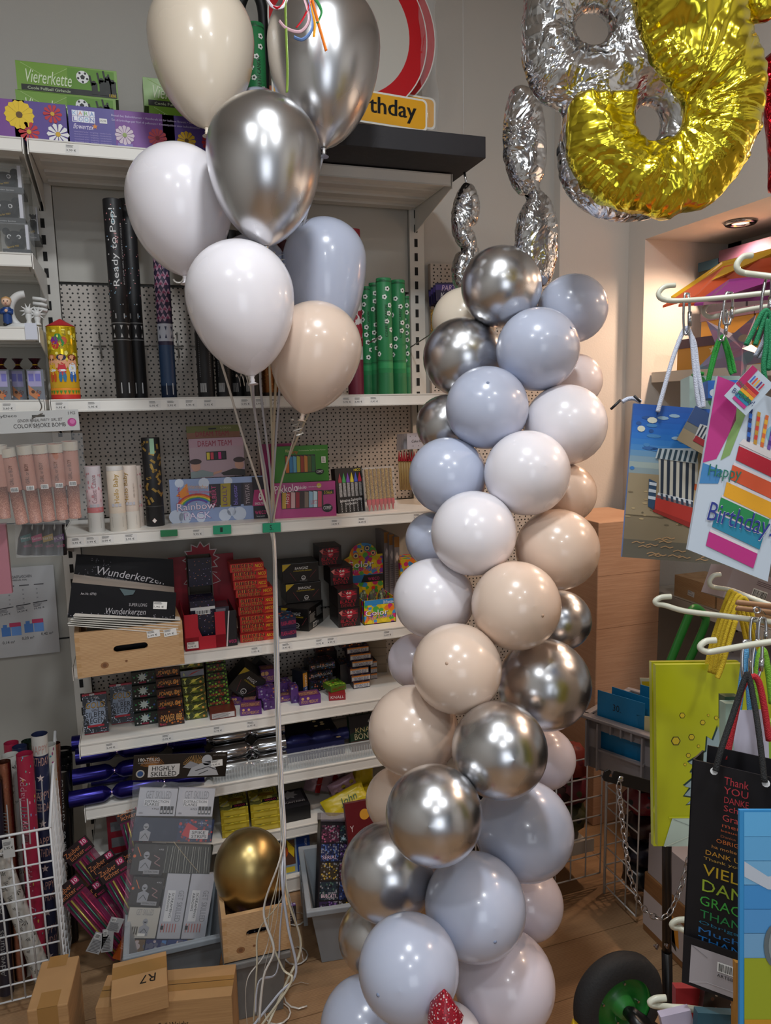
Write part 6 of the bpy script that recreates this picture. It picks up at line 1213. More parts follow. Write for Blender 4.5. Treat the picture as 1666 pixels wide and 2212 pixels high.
b = carton(Fq, wq, .12, .03, '#1c3a28'); b.rect(Fq, 0, 0, wq, .035, '#3a2018', 1); b.poly(Fq, [(0, .06), (wq*.5, .09), (wq, .06), (wq, .12), (0, .12)], '#1a1418', 1); b.text(Fq, 'KNALL', wq*.12, .062, wq*.46, .017, '#c8b880', 3); b.text(Fq, 'BONBON', wq*.08, .038, wq*.62, .022, '#17150f', 4); b.text(Fq, 'BONBON', wq*.09, .039, wq*.6, .02, '#c8c098', 5); b.text(Fq, '4 TEILE', wq*.4, .09, wq*.2, .012, '#d8d8d0', 3)
b.build('cracker_box', label='dark green Knall Bonbon carton at the right behind the clear divider', cat='party cracker box')
b = carton(Fr(Fq.p(.06, .13, -.05), (1, 0, 0), (0, .1, 1)), .17, .05, .05, '#2a2018'); b.text(Fr(Fq.p(.06, .13, -.05), (1, 0, 0), (0, .1, 1)), 'KNALL', .02, .015, .12, .022, '#c8c0a8', 3); b.build('cracker_box', label='brown carton with KNALL lettering above the green one, under the shelf', cat='party cracker box')
acr = C('#dfe6e8', .08, alpha=.22); e = empty('shelf_divider', Vector((P(640, 1660, Y=YF).x, YF+.01, z5)), 'clear acrylic ribbed shelf front tray along the sixth shelf', 'shelf divider')
xa = P(462, 1720, Y=YF+.012).x; xb_ = 1.0; b = MB(); b.box((xa, YF+.008, z5+.001), (xb_, YF+.0105, z5+.058), acr); b.build('front_panel', e)
b = MB(); n = 90; m = C('#d8dcdc', .1, alpha=.5)
for i in range(n): x = xa+(xb_-xa)*(i+.5)/n; b.box((x-.0012, YF+.0095, z5+.002), (x+.0012, YF+.013, z5+.043), m)
o = b.build('ribs', e)
b = MB(); b.box((xa, YF+.006, z5+.001), (xb_, YF+.05, z5+.004), acr); b.box((xa, YF+.007, z5+.056), (xb_, YF+.0115, z5+.059), m); b.build('base_strip', e)
# ---- seventh shelf
z6 = SZ[6]
ygp = speckle_mat('yellow_tile_print', '#8a8430', ['#c8b83a', '#a89a30', '#d8cc70', '#6a6a38'], 45, .7, .4)
def yel(x0, x1, yb, z, i, label, Y0):
    q = P(x0, yb, Y=Y0); r = P(x1, yb, Y=Y0); F = Fr(Vector((q.x, Y0+.006*i, z)), (1, -.05, 0), (0, 0, 1)); w = r.x-q.x; d = .15; b = carton(F, w, .02, d, '#b09a28'); T = F.top(.02)
    b.rect(F, w*.1, .003, w*.8, .012, '#c8b440', 1); b.rect(T, 0, 0, w, d, ygp, 1); b.text(T, 'GOLD', w*.08, d*.78, w*.5, d*.12, '#8a7a2a', 3); b.text(T, 'SILBER', w*.3, d*.66, w*.6, d*.10, '#123a3a', 3); b.text(T, 'REGEN', w*.36, d*.54, w*.54, d*.10, '#123a3a', 3)
    b.line(T, [(w*.05, d*.2), (w*.35, d*.42)], .004, '#b8b8b0', 3); b.disc(T, w*.6, d*.4, w*.3, '#8a6a1c', 3, ry=d*.07); b.poly(T, [(w*.4, d*.06), (w*.95, d*.08), (w*.95, d*.22), (w*.45, d*.2)], '#17151a', 4); b.text(T, 'weco', w*.5, d*.1, w*.4, d*.08, '#b02a58', 5)
    b.build('sparkler_pack', label=label, cat='firework pack', group='yellow Gold Silber Regen packs')
for s, (x0, x1, yb, Y0) in enumerate(((480, 540, 1800, 2.285), (545, 608, 1795, 2.285))):
    for i in range(4): yel(x0, x1, yb, z6+.001+.0212*i, i, f'yellow Gold Silber Regen pack, {("lowest", "second", "third", "topmost")[i]} of the {("left", "right")[s]} pile', Y0)
Ff = Fr(Vector((P(606, 1780, Y=2.3).x, 2.30, z6+.001)), (1, .02, 0), (0, 0, 1)); b = carton(Ff, .105, .05, .12, '#131214', '#1c1a1e', '#131214'); T = Ff.top(.05); b.rect(T, .01, .04, .085, .07, '#4a464c', 1); b.text(T, 'FOUNTAINS', .01, .03, .085, .01, '#b8b4b8', 2); b.star(T, .05, .085, .03, '#a8a4a8', 2, 7, .6)
b.build('fountain_box', label='black fountain box with white skull-like print behind the ribbons, seventh shelf'.replace('skull-like ', ''), cat='firework box')
def pillow(c, w, h, t, rot, mat, name, label, extra=None, tilt=0.0, ny=8):
    b = MB(); n = 14; e1 = Vector((math.cos(rot), 0, math.sin(rot))); e2 = Vector((-math.sin(rot), tilt, math.cos(rot))).normalized(); e3 = e1.cross(e2)
    vs = []; 
    for s in (1, -1):
        for j in range(n+1):
            for i in range(n+1):
                u, v = 2*i/n-1, 2*j/n-1; k = max((1-u**4)*(1-v**4), 0)**.5; wr = noise.noise(Vector((i*.8, j*.8, s*3+w*50)))*.16*t*(1+abs(u))
                vs.append(Vector(c)+e1*u*w/2*(1-.05*(1-abs(v)))+e2*v*h/2*(1-.05*(1-abs(u)))-e3*s*(-1)*(t/2*k+wr*k))
    M = (n+1)**2
    for s in (0, 1): b.add(vs[s*M:(s+1)*M], [((j*(n+1)+i, j*(n+1)+i+1, (j+1)*(n+1)+i+1, (j+1)*(n+1)+i) if s else ((j+1)*(n+1)+i, (j+1)*(n+1)+i+1, j*(n+1)+i+1, j*(n+1)+i)) for j in range(n) for i in range(n)], mat, True)
    if extra: extra(b, Fr(Vector(c), e1, e2))
    return b.build(name, label=label, cat='bag' if 'bag' in name else 'foil balloon')
q = P(705, 1695, Y=2.42); pillow((q.x, 2.42, z6+.075), .15, .11, .06, -.25, C('#a08490', .3, .3), 'foil_figure_balloon', 'pink and red striped inflated foil shape on the seventh shelf', lambda b, F: [b.fbox(F, .018, .09, .004, C('#8f1420', .25, .4), u=x, v=-.045, dd=.033) for x in (-.04, .015)])
q = P(740, 1700, Y=2.36); pillow((q.x, 2.36, z6+.065), .10, .055, .04, .35, C('#b08ea4', .35, .2), 'foil_figure_balloon', 'small pink foil pillow with golden dots beside the yellow bags', lambda b, F: [b.disc(F, x, y, .008, C('#a89a50', .2, .7), 62) for x, y in ((-.03, -.008), (.0, .006), (.033, .01))])
ylb = C('#c9b31a', .35, bump=.5, scale=40)
q = P(745, 1725, Y=2.31); pillow((q.x, 2.31, z6+.035), .16, .07, .025, .35, ylb, 'yellow_bag', 'yellow plastic John bag lying diagonally on the seventh shelf', lambda b, F: b.text(F, 'John', -.02, -.02, .06, .03, '#2c5a2a', 50, shear=.2), tilt=.8)
q = P(785, 1680, Y=2.40); pillow((q.x, 2.40, z6+.09), .08, .14, .03, -.15, ylb, 'yellow_bag', 'yellow plastic bag standing behind, touching the balloon column', lambda b, F: b.text(F, 'John', -.02, .02, .04, .025, '#2c5a2a', 60), tilt=.2)
q = P(790, 1740, Y=2.33); pillow((q.x, 2.34, z6+.02), .14, .08, .03, .1, ylb, 'yellow_bag', 'yellow plastic bag lying flat under the others next to the column', tilt=1.2)
# ---- base level
z7 = .055
Fb = Fr(Vector((P(560, 1905, Y=2.29).x, 2.29, z7+.001)), (1, 0, 0), (0, .1, 1)); wB = P(673, 1890, Y=2.29).x-Fb.o.x; hB = .155
b = carton(Fb, wB, hB, .12, '#8aa0b4', '#8aa0b4', '#153a7a'); b.rect(Fb, wB*.74, 0, wB*.26, hB, '#163c86', 1); b.text(Fb, 'PASSATGURKE', wB*.9, hB*.72, hB*.34, wB*.045, '#c8d0e0', 2, ang=-H2); b.disc(Fb, wB*.87, hB*.16, wB*.07, '#d8a02a', 2); b.rect(Fb, wB*.8, hB*.13, wB*.14, hB*.02, '#c83a3a', 3); b.rect(Fb, wB*.81, hB*.10, wB*.12, hB*.02, '#8a3a8a', 3)
b.rect(Fb, wB*.35, hB*.8, wB*.32, hB*.12, '#d0b830', 2); b.rect(Fb, wB*.45, hB*.03, wB*.24, hB*.12, '#d0b830', 2); b.rect(Fb, wB*.05, hB*.2, wB*.66, hB*.55, '#5a3c2c', 2); b.disc(Fb, wB*.45, hB*.5, wB*.13, '#b8501c', 3); b.poly(Fb, [(wB*.55, hB*.78), (wB*.7, hB*.55), (wB*.68, hB*.35), (wB*.58, hB*.5)], '#d8b820', 4); b.text(Fb, 'NEU', wB*.6, hB*.64, wB*.1, hB*.07, '#8a6a14', 5, ang=-.6)
b.build('costume_box', label='blue and yellow PASSATGURKE costume box on the base shelf behind the gold balloon', cat='box')
# ================================================================ floor level, left
binm = C('#8f969d', .5); cb = card_mat('#a07a50', '#ad8659'); tape = C('#8f6a40', .25, alpha=.9)
def tote(F, w, h, d, label, rim=.018, taper=.03, m=binm, handle=True):
    e = empty('storage_bin', F.o, label, 'storage bin'); b = MB(); t = .004
    def ring(u0, w_, d0, d_, v): return [F.p(u0, v, -d0), F.p(u0+w_, v, -d0), F.p(u0+w_, v, -d0-d_), F.p(u0, v, -d0-d_)]
    o0 = ring(taper, w-2*taper, taper, d-2*taper, 0); o1 = ring(0, w, 0, d, h); i1 = ring(t, w-2*t, t, d-2*t, h); i0 = ring(taper+t, w-2*taper-2*t, taper+t, d-2*taper-2*t, t)
    b.add(o0+o1+i1+i0, [(3, 2, 1, 0)]+[(i, (i+1) % 4, 4+(i+1) % 4, 4+i) for i in range(4)]+[(4+i, 4+(i+1) % 4, 8+(i+1) % 4, 8+i) for i in range(4)]+[(8+i, 8+(i+1) % 4, 12+(i+1) % 4, 12+i) for i in range(4)]+[(12, 13, 14, 15)], m)
    b.build('bin_body', e, bevel=.003); r = MB()
    for (u, dd_, ww, dp) in ((-.012, .012, w+.024, .014), (-.012, -d-.0+.0, w+.024, .014)): r.fbox(F, ww, rim, dp, m, u=u, v=h-rim, dd=dd_)
    for u in (-.012, w-.002): r.fbox(F, .014, rim, d, m, u=u, v=h-rim)
    r.build('rim', e, bevel=.003)
    if handle:
        k = MB(); k.fbox(F, .012, h*.55, .05, m, u=-.014, v=h*.35, dd=-d*.35); k.fbox(F, .012, h*.55, .05, m, u=-.014, v=h*.35, dd=-d*.65); k.build('side_rib', e)
    return e
def zbox(bl, br, z, h, d, label, base=None, rot=None, fx=None, name='cardboard_box', lean=0):
    A = P(*bl, Z=z); B = P(*br, Z=z); F = Fr(A, B-A, (0, lean, 1)); w = (B-A).length; b = carton(F, w, h, d, base or cb)
    if fx: fx(b, F, w, h, d)
    return b.build(name, bevel=.002, label=label, cat='box'), F, w
# bin under the big clear pack
A = P(290, 2150, Z=0); F = Fr(Vector((-.12, 1.93, 0)), (1, -.02, 0), (0, 0, 1)); tote(F, .26, .17, .26, 'low grey plastic bin holding the large clear firework bag')
# boxes at the bottom left
def tp(b, F, w, h, d):
    T = F.top(h); b.rect(T, 0, d*.42, w, d*.13, tape, 1); b.rect(F, w*.0, h*.35, w*.0, .001, tape, 1)
def fw(b, F, w, h, d):
    T = F.top(h); b.rect(T, 0, d*.3, w, d*.35, C('#96703f', .2), 1); b.rect(T, 0, d*.5, w, .0015, '#3a2a18', 2)
    b.text(F, 'Foil Weight', w*.45, h*.62, w*.22, .02, '#241b12', 2); b.text(F, 'Item No.: 308Z02-18', w*.45, h*.32, w*.42, .018, '#241b12', 2); b.disc(F, w*.36, h*.35, .028, '#241b12', 1); b.disc(F, w*.36, h*.35, .025, '#a07a50', 2); b.star(F, w*.36, h*.38, .018, '#241b12', 3)
    b.rect(F, 0, 0, w, .03, '#6d5233', 1)
A = P(205, 2270, Z=.0); 
F = Fr(P(206, 2150, Z=.24), P(498, 2093, Z=.24)-P(206, 2150, Z=.24), (0, 0, 1))
L0 = P(206, 2178, Z=.20); L1 = P(500, 2151, Z=.20); dd = P(489, 2086, Z=.20).y-L1.y
F = Fr(Vector((L0.x, L0.y, 0)), L1-L0, (0, 0, 1)); w = (L1-L0).length; b = carton(F, w, .2, dd, cb); fw(b, F, w, .2, dd); b.build('cardboard_box', bevel=.002, label='wide cardboard box lettered Foil Weight at the bottom of the photo', cat='box')
L0 = P(239, 2157, Z=.265); L1 = P(362, 2126, Z=.265); dd = P(354, 2054, Z=.265).y-L1.y
F = Fr(Vector((L0.x, L0.y, .202)), Vector((L1.x-L0.x, L1.y-L0.y, 0)), (0, 0, 1)); w = (L1-L0).length; h = (.062); b = carton(F, w, h, dd, cb); T = F.top(h); b.rect(T, 0, dd*.5, w, dd*.35, C('#96703f', .2), 1)
b.text(T, 'R7', w*.80, dd*.42, w*.28, dd*.22, '#1c1610', 2, ang=math.pi, shear=.1)
b.build('cardboard_box', bevel=.002, label='small cardboard box with marker scribble R7 on top of the Foil Weight box', cat='box')
L0 = P(57, 2185, Z=.26); L1 = P(146, 2168, Z=.26); dd = P(160, 2065, Z=.26).y-L1.y; F = Fr(Vector((L0.x, L0.y, 0)), L1-L0, (0, 0, 1)); w = (L1-L0).length; b = carton(F, w, .26, dd, cb); T = F.top(.26); b.rect(T, w*.25, 0, w*.5, .05, C('#96703f', .2), 1); b.rect(T, w*.2, .13, w*.5, .04, C('#96703f', .2), 1); b.rect(F, w*.25, .14, w*.5, .12, C('#96703f', .2), 1)
b.build('cardboard_box', bevel=.003, label='upright taped cardboard box beside the gift wrap basket, bottom left', cat='box')
# crate with the gold balloon on a dark grey bin
L0 = P(484, 2082, Z=.19); L1 = P(630, 2048, Z=.19); F = Fr(Vector((L0.x, L0.y, .19)), Vector((L1.x-L0.x, L1.y-L0.y, 0)), (0, 0, 1)); w = (L1-L0).length
crate(F, w, up_to(F.o, 1985), .20, 'small pine crate under the gold balloon, standing on a grey bin', [])
b = MB()
for i in range(8):
    G = Fr(F.p(.02+.02*i, .02, -.03-.012*(i % 4)), F.x, (0, .1, 1)); b = carton(G, .045, .05, .015, '#1c1a20', mk); b.lines(G, .005, .008, .03, .035, 5, '#8a8a92', 1); b.build('firework_pack', label=f'small dark firework packet standing in the gold balloon crate, {("first", "second", "third", "fourth", "fifth", "sixth", "seventh", "eighth")[i]} from the left', cat='firework pack', group='packets in the small crate')
L0 = P(495, 2150, Z=0); L1 = P(610, 2120, Z=0); G = Fr(Vector((F.o.x+.01, F.o.y+.005, 0)), F.x, (0, 0, 1)); tote(G, w*.86, .185, .19, 'dark grey plastic bin carrying the small pine crate', m=C('#6f6e6c', .5), taper=.012, handle=False)
# grey tote with party packs
L0 = P(690, 2096, Z=0); L1 = P(800, 2078, Z=0); F = Fr(L0-Vector((.02, 0, 0)), L1-L0, (0, 0, 1)); hT = .20
tote(F, .26, hT, .30, 'light grey plastic tote holding a shiny party pack, left of the column foot')
e = empty('party_pack', F.p(.03, .02, -.04), 'tall glossy pack of mixed comic fireworks standing in the grey tote', 'firework pack')
Q = [(685, 1995), (800, 1990), (672, 1770)]; G, w, h = fpx(*Q, Y=F.o.y+.06, Yt=F.o.y+.20); b = carton(G, w*1.15, h, .03, '#19151c')
pp = [('#33264a', '#7a5a9a'), ('#22303c', '#4a6a5a'), ('#3a3020', '#c0a040'), ('#202c58', '#5a78b8'), ('#4a2438', '#a85a7a')]
for j in range(5):
    for i in range(3):
        c1, c2 = pp[(i*2+j) % 5]; b.rect(G, w*(.03+.36*i), h*(.03+.185*j), w*.34, h*.17, speckle_mat('toy_print%d' % ((i*2+j) % 5), c1, [c2, '#15151c', '#8a8a90', c1], 170, .5), 1)
        if (i+j) % 2: b.text(G, ('JOKEEPERS', 'BUBCATS', 'COCOSPONY', 'SERIAL', 'MAXIMUM')[j], w*(.06+.36*i), h*(.05+.185*j), w*.28, h*.035, ('#e0c0d0', '#a8d0e0', '#d8c840')[i], 2)
b.build('inner_box', e); b = MB(); b.fbox(G, w*1.2, h*.09, .04, C('#b0a8b8', .08, .6, alpha=.5), v=h*.98, dd=.004); b.build('shiny_top', e)
G = Fr(P(770, 1990, Y=F.o.y+.05), (1, 0, 0), (-.25, .3, 1)); b = carton(G, .09, .34, .02, '#5c1018'); [b.text(G, 'Y', .01, .03+.045*i, .012, .018, '#c8b8b8', 1) for i in range(6)]; b.disc(G, .06, .30, .016, '#c8902a', 1); b.build('firework_pack', label='dark red pack with white marks leaning in the grey tote against the silver balloon', cat='firework pack')
# magic light packets
def ml(cx, cy, L, rot, Y, lab, lean=.25):
    c = P(cx, cy, Y=Y); e1 = Vector((math.cos(rot), 0, math.sin(rot))); e2 = Vector((-math.sin(rot), lean, math.cos(rot))); F = Fr(c, e1, e2); e = empty('sparkler_packet', c, lab, 'sparkler packet', 'magic light sparkler packets')
    b = MB(); b.fbox(F, .085, .045, .002, C('#221418', .4), u=-.042, v=0); b.text(F, 'Zauber', -.038, .022, .05, .015, '#c87a4a', 2); b.text(F, 'lichter', -.03, .006, .045, .014, '#c87a4a', 2); b.rect(F, .018, .024, .02, .018, '#a82a58', 2); b.text(F, '10', .021, .027, .014, .012, '#e8e0e4', 3); b.text(F, 'weco', .015, .004, .022, .007, '#b02a58', 2); b.build('header_card', e)
    b = MB(); b.fbox(F, .075, L, .003, C('#7a2a50', .15, alpha=.55), u=-.037, v=-L, dd=-.001); b.build('plastic_sleeve', e)
    for i, h in enumerate(('#2a5a4c', '#a89a4a', '#8a2450', '#2a5a4c', '#9a2a4a')): k = MB(); k.tube([F.p(-.028+.012*i, -L+.01, .001), F.p(-.026+.012*i, -.005, .001)], .0028, C(h, .3, .4), 6); k.build('sparkler_stick', e)
for a in ((178, 1850, .16, .60, 2.20, 'sparkler packet with 10 header, uppermost left of the fan'), (230, 1880, .22, .50, 2.17, 'sparkler packet with 10 header, middle of the fan'), (252, 1893, .22, .45, 2.13, 'sparkler packet with 10 header, right and foremost of the fan'), (160, 1935, .22, .62, 2.12, 'sparkler packet with 10 header, lowest left of the fan, sleeve shining'),
          (205, 1945, .18, .55, 2.15, 'sparkler packet half hidden behind the lowest left one'), (282, 1868, .2, .3, 2.19, 'sparkler packet touching the big clear bag'), (285, 1770, .15, .2, 2.26, 'sparkler packet high up behind the big clear bag')): ml(*a)
b = MB()
F, w, h = fpx((233, 1990), (262, 1985), (240, 1860), Y=2.24); b = carton(Fr(P(238, 1880, Y=2.28), (1, 0, 0), (0, .1, 1)), .1, .17, .05, '#6a1420'); [b.rect(Fr(P(238, 1880, Y=2.28), (1, 0, 0), (0, .1, 1)), .01, .02+.05*i, .08, .03, C('#9a9a9e', .15, .7), 1) for i in range(3)]; b.build('firework_box', label='dark red box with shiny strips behind the sparkler packet fan', cat='firework box')
for i, (bl, br, tl, lab) in enumerate((((185, 2055), (213, 2062), (190, 2008), 'lowest left white printed label card of the sparkler packets'), ((218, 2058), (243, 2055), (208, 2010), 'middle white printed label card of the sparkler packets'), ((228, 2010), (256, 2015), (228, 1978), 'upper right white printed label card of the sparkler packets'))):
    F, w, h = fpx(bl, br, tl, Y=2.02); b = carton(F, w, h, .001, '#9fa0a2'); b.lines(F, w*.1, h*.05, w*.8, h*.6, 9, '#4a4a4c', 1); b.barcode(F, w*.1, h*.7, w*.35, h*.25, 1); b.build('label_card', label=lab, cat='label', group='white label cards')
F, w, h = fpx((243, 2070), (270, 2078), (240, 2018), Y=2.06); b = carton(F, w, h, .02, '#b5561c'); b.lines(F, w*.1, h*.5, w*.8, h*.3, 3, '#d8a080', 1); b.build('orange_box', label='orange box corner under the white label cards', cat='box')
# ---- left hanging packs
e = empty('smoke_bomb_pack', P(85, 1150, Y=2.08), 'hanging pack of pink Color Smoke Bomb tubes with white header', 'smoke bomb pack')
Yp = 2.10; F, w, h = fpx((-60, 940), (173, 929), (-60, 893), Y=Yp); b = carton(F, w, h, .003, C('#b4b4b2', .35)); b.text(F, 'PartyDeco', w*.18, h*.72, w*.24, h*.15, '#2a2a2a', 2); b.text(F, 'GENDER REVEAL PARTY: GIRL SET', w*.42, h*.5, w*.42, h*.13, '#55504e', 2, shear=.1)
b.text(F, 'COLOR SMOKE BOMB', w*.38, h*.22, w*.49, h*.19, '#3a3634', 2); b.disc(F, w*.93, h*.4, h*.2, '#a8387c', 2); b.disc(F, w*.935, h*.43, h*.12, '#c46aa0', 3); b.text(F, '5 PCS', w*.9, h*.78, w*.07, h*.12, '#3a3634', 2); b.rect(F, w*.56, h*.72, w*.12, h*.09, '#3a3834', 2); b.build('header_card', e)
ro = speckle_mat('rose_glitter', '#a06a58', ['#b8806c', '#8f5a4a', '#c4907a'], 500, .5, .5); roz = C('#a87868', .5)
for i, (x0, y0, x1, y1) in enumerate(((-3, 962, 10, 1118), (14, 968, 48, 1130), (52, 962, 78, 1128), (85, 960, 107, 1124), (119, 958, 136, 1121), (150, 953, 163, 1118))):
    A = P(x0, y0, Y=Yp-.01); B = P(x1, y1, Y=Yp+.01); k = MB(); r = .0185; L = (B-A)
    k.lathe([(r, 0), (r*1.02, .004), (r*1.02, .11), (r, .115), (r, .12), (r, .56), (r*.84, .565), (r*.82, .97), (r*.86, .972), (r*.84, 1)], A, B, ro, 20); k.lathe([(r*1.05, 0), (r*1.06, .11)], A, B, C('#b3aca0', .5), 20)
    k.lathe([(r*1.03, .13), (r*1.03, .55)], A, B, roz, 20, caps=False)
    G = Fr(A.lerp(B, .54)+Vector((-r*.5, -r*1.12, 0)), (1, 0, 0), A-B); 
    if i: k.text(G, 'GIRL or BOY', .011, .012, .052, .009, '#5a3c34', 2, ang=H2); k.barcode(G, .002, -.006, .018, .012, 1)
    k.build('smoke_tube', e)
vs = []
for j in range(13):
    for i in range(9):
        x = -60+i*30+(j*.9); y = 935+j*16.5; q = P(min(x, 178+j*1.0), y, Y=Yp-.026); kk = noise.noise(Vector((i*.9, j*.9, 5))); vs.append(q+Vector((kk*.004, kk*.006, 0)))
b = MB(); b.add(vs, [(j*9+i, j*9+i+1, (j+1)*9+i+1, (j+1)*9+i) for j in range(12) for i in range(8)], film, True); b.build('clear_bag', e)
b = MB(); b.tube(smooth_path([P(88, 872, Y=2.24), P(84, 862, Y=2.22), P(90, 880, Y=2.2), P(78, 897, Y=2.12), P(70, 903, Y=Yp-.01), P(92, 893, Y=Yp-.03)], 6), .0018, wire, 8); b.build('display_hook', label='bent wire hook holding the pink smoke bomb pack under the left shelf', cat='hook')
e = empty('firework_pack', P(85, 1195, Y=2.2), 'small clear pack of black and pink popper cones under the smoke bomb pack', 'firework pack')
for i, c in enumerate(('#1f6a6a', '#b02a68', '#a88a30', '#5a2a6a')):
    x = 55+i*24; k = MB(); k.lathe([(.022, 0), (.020, .5), (.012, .85), (.014, 1)], P(x, 1197, Y=2.2), P(x+3, 1130, Y=2.2), C('#1a181c', .3), 14); G = Fr(P(x-9, 1172, Y=2.175), (1, 0, .15), (0, 0, 1)); k.poly(G, [(0, 0), (.026, .002), (.028, .02), (.0, .016)], c, 1); k.text(G, ('Happy', 'Guten', 'PARTY', 'FUN')[i], .002, .006, .022, .007, '#d0d0d0', 2); k.text(G, 'weco', .003, -.016, .02, .007, '#a82a60', 2); k.build('party_popper', e)
b = MB(); F, w, h = fpx((35, 1205), (137, 1200), (35, 1128), Y=2.165); b.fbox(F, w, h, .001, film); b.build('clear_bag', e)
# price list sheet and pink pack
F, w, h = fpx((-45, 1427), (130, 1408), (-50, 1232), Y=2.60); b = carton(F, w, h, .0015, C('#a9abae', .25)); tx = '#3a3a3e'
b.text(F, 'UNSERE BALLONGASFLASCHEN', w*.2, h*.88, w*.52, h*.03, tx, 2); b.text(F, '(HELIUMBEHÄLTER)', w*.38, h*.845, w*.28, h*.025, tx, 2)
for i in range(3):
    b.rect(F, w*(.38+.18*i), h*.79, w*.12, h*.012, '#55555a', 2); [b.text(F, '20', w*(.42+.17*i), h*(.74-.05*j), w*.02, h*.014, '#55555a', 2) for j in range(4)]
    G = Fr(F.p(w*(.30+.21*i), h*(.47+.02*i)), F.x+F.z*.1, F.z); b.rect(G, 0, h*.075, w*.18, h*.01, '#33343a', 2); b.lines(G, 0, h*.03, w*.11, h*.04, 3, '#55555a', 2); b.text(G, ('29,99 €', '34,99 €', '39,95 €')[i], 0, 0, w*.13, h*.022, '#2a2a2e', 2)
    b.text(F, ('0,14 m³', '0,23 m³', '0,42 m³')[i], w*(.3+.24*i), h*(.15+.03*i), w*.15, h*.035, '#17171a', 2)
for i in range(2):
    u = w*(.30+.28*i); v = h*(.24+.02*i); b.rect(F, u, v, w*.11, h*.1, '#3f6fb0', 2); b.rect(F, u+w*.02, v+h*.1, w*.05, h*.03, '#3f6fb0', 2); b.rect(F, u+w*.12, v, w*.12, h*.1, '#5a86c4', 2); b.rect(F, u+w*.10, v+h*.1, w*.14, h*.045, '#a83058', 3)
b.build('price_list_sheet', label='laminated price list for balloon gas cylinders stuck on the grey panel', cat='paper sheet')
b = carton(Fr(P(-14, 1285, Y=2.15), (1, 0, 0), (0, 0, 1)), .045, .19, .02, '#a8707c'); b.build('pink_pack', label='pink pack edge hanging at the left photo border', cat='pack')
# ---- gift wrap basket
e = empty('wire_basket', P(60, 2150, Y=2.05), 'white wire basket full of gift wrap rolls at the lower left', 'wire basket')
wm = C('#c2c4c6', .35); b = MB()
def gy(x, y, Y=2.02): return P(x, y, Y=Y)
TL, TR = (-70, 1828), (108, 1788); BL, BR = (-30, 2260), (140, 2085)
tl, tr = gy(*TL), gy(*TR); zb = .08; H_ = tr.z-zb
def gp(u, v): a = tl.lerp(tr, u); return Vector((a.x, a.y, tr.z-(tr.z-.05)*v))
for v in [i/10 for i in range(11)]: b.tube([gp(0, v), gp(1, v)], .0026 if v else .0035, wm, 6)
for u in [i/6 for i in range(7)]: b.tube([gp(u, 0), gp(u, 1)], .0026, wm, 6)
b.build('front_grid', e)
b = MB(); dp = Vector((.0, .26, 0)); up_ = Vector((0, 0, .16))
for v in [i/22 for i in range(23)]: b.tube([gp(1, v), gp(1, v)+dp+up_*(1-v)], .0022, wm, 6)
for s in (0, .2, .4, .6, .8, 1): b.tube([gp(1, 0)+dp*s+up_*s, gp(1, 1)+dp*s], .0024, wm, 6)
b.tube([gp(1, 0), gp(1, 0)+dp+up_], .0045, wm, 8); b.build('side_grid', e)
g_, w_, h_ = fpx((8, 1855), (33, 1850), (6, 1815), Y=2.005); k = MB(); k.fbox(Fr(g_.o, (1, 0, 0), (0, 0, 1)), w_, h_, .002, C('#aeb0b0', .3)); G = Fr(g_.o, (1, 0, 0), (0, 0, 1)); k.text(G, '3,95 €', w_*.1, h_*.45, w_*.8, h_*.16, '#1c1c1c', 2); k.lines(G, w_*.1, h_*.68, w_*.7, h_*.2, 3, '#555555', 2); k.build('price_tag', e)
def roll(x0, y0, x1, y1, Y0, Y1, r, base, label, fx=None, tub=True, band=None):
    A = P(x1, y1, Y=Y1); 
    if A.z < .02: A.z = .02
    B = P(x0, y0, Y=Y0); b = MB(); L = (B-A).length
    b.lathe([(r, 0), (r, 1)], A, B, base, 20, caps=False); b.lathe([(r*.82, 0), (r*.8, .98)], A, B, C('#8a8078', .7), 14, caps=False)
    if band: b.lathe([(r*1.02, band[0]), (r*1.02, band[1])], A, B, band[2], 20, caps=False)
    ax = (B-A).normalized(); F = Fr(A, (1, 0, 0), ax); n = Vector((0, -1, 0)); n = (n-ax*n.dot(ax)).normalized(); e1 = ax.cross(n)*-1
    if e1.x < 0: e1 = -e1
    def wrap(u, v, e=0): a = u/r; return A+ax*v+n*(r*1.02+e)*math.cos(a)+e1*(r*1.02+e)*math.sin(a)
    if fx: fx(b, wrap, r, L)
    return b.build('gift_wrap_roll', label=label, cat='gift wrap roll', group='gift wrap rolls in the wire basket')
def wtext(b, wrap, t, u, v, w, h, c, ang=0): b.text(Fr((0, 0, 0), (1, 0, 0), (0, 0, 1)), t, u, v, w, h, c, 2, ang=ang, curve=lambda a, c_, e: wrap(a, c_, e))
def f_navy(b, wrap, r, L):
    for k in range(5): v = L*(.12+.19*k); wtext(b, wrap, 'HAPPY', -r*1.1, v+.035, r*2.2, .024, '#a8847c'); wtext(b, wrap, 'BIRTHDAY', -r*1.2, v, r*2.4, .024, '#a8847c'); 
    for k in range(5):
        v = L*(.07+.19*k)
        b.add([wrap(0, v, .001)]+[wrap((.010 if i % 2 == 0 else .004)*math.cos(H2+.628*i), v+(.012 if i % 2 == 0 else .005)*math.sin(H2+.628*i), .001) for i in range(10)], [(0, 1+i, 1+(i+1) % 10) for i in range(10)], '#c0b0ac')
    wlabel(b, wrap, r, L)
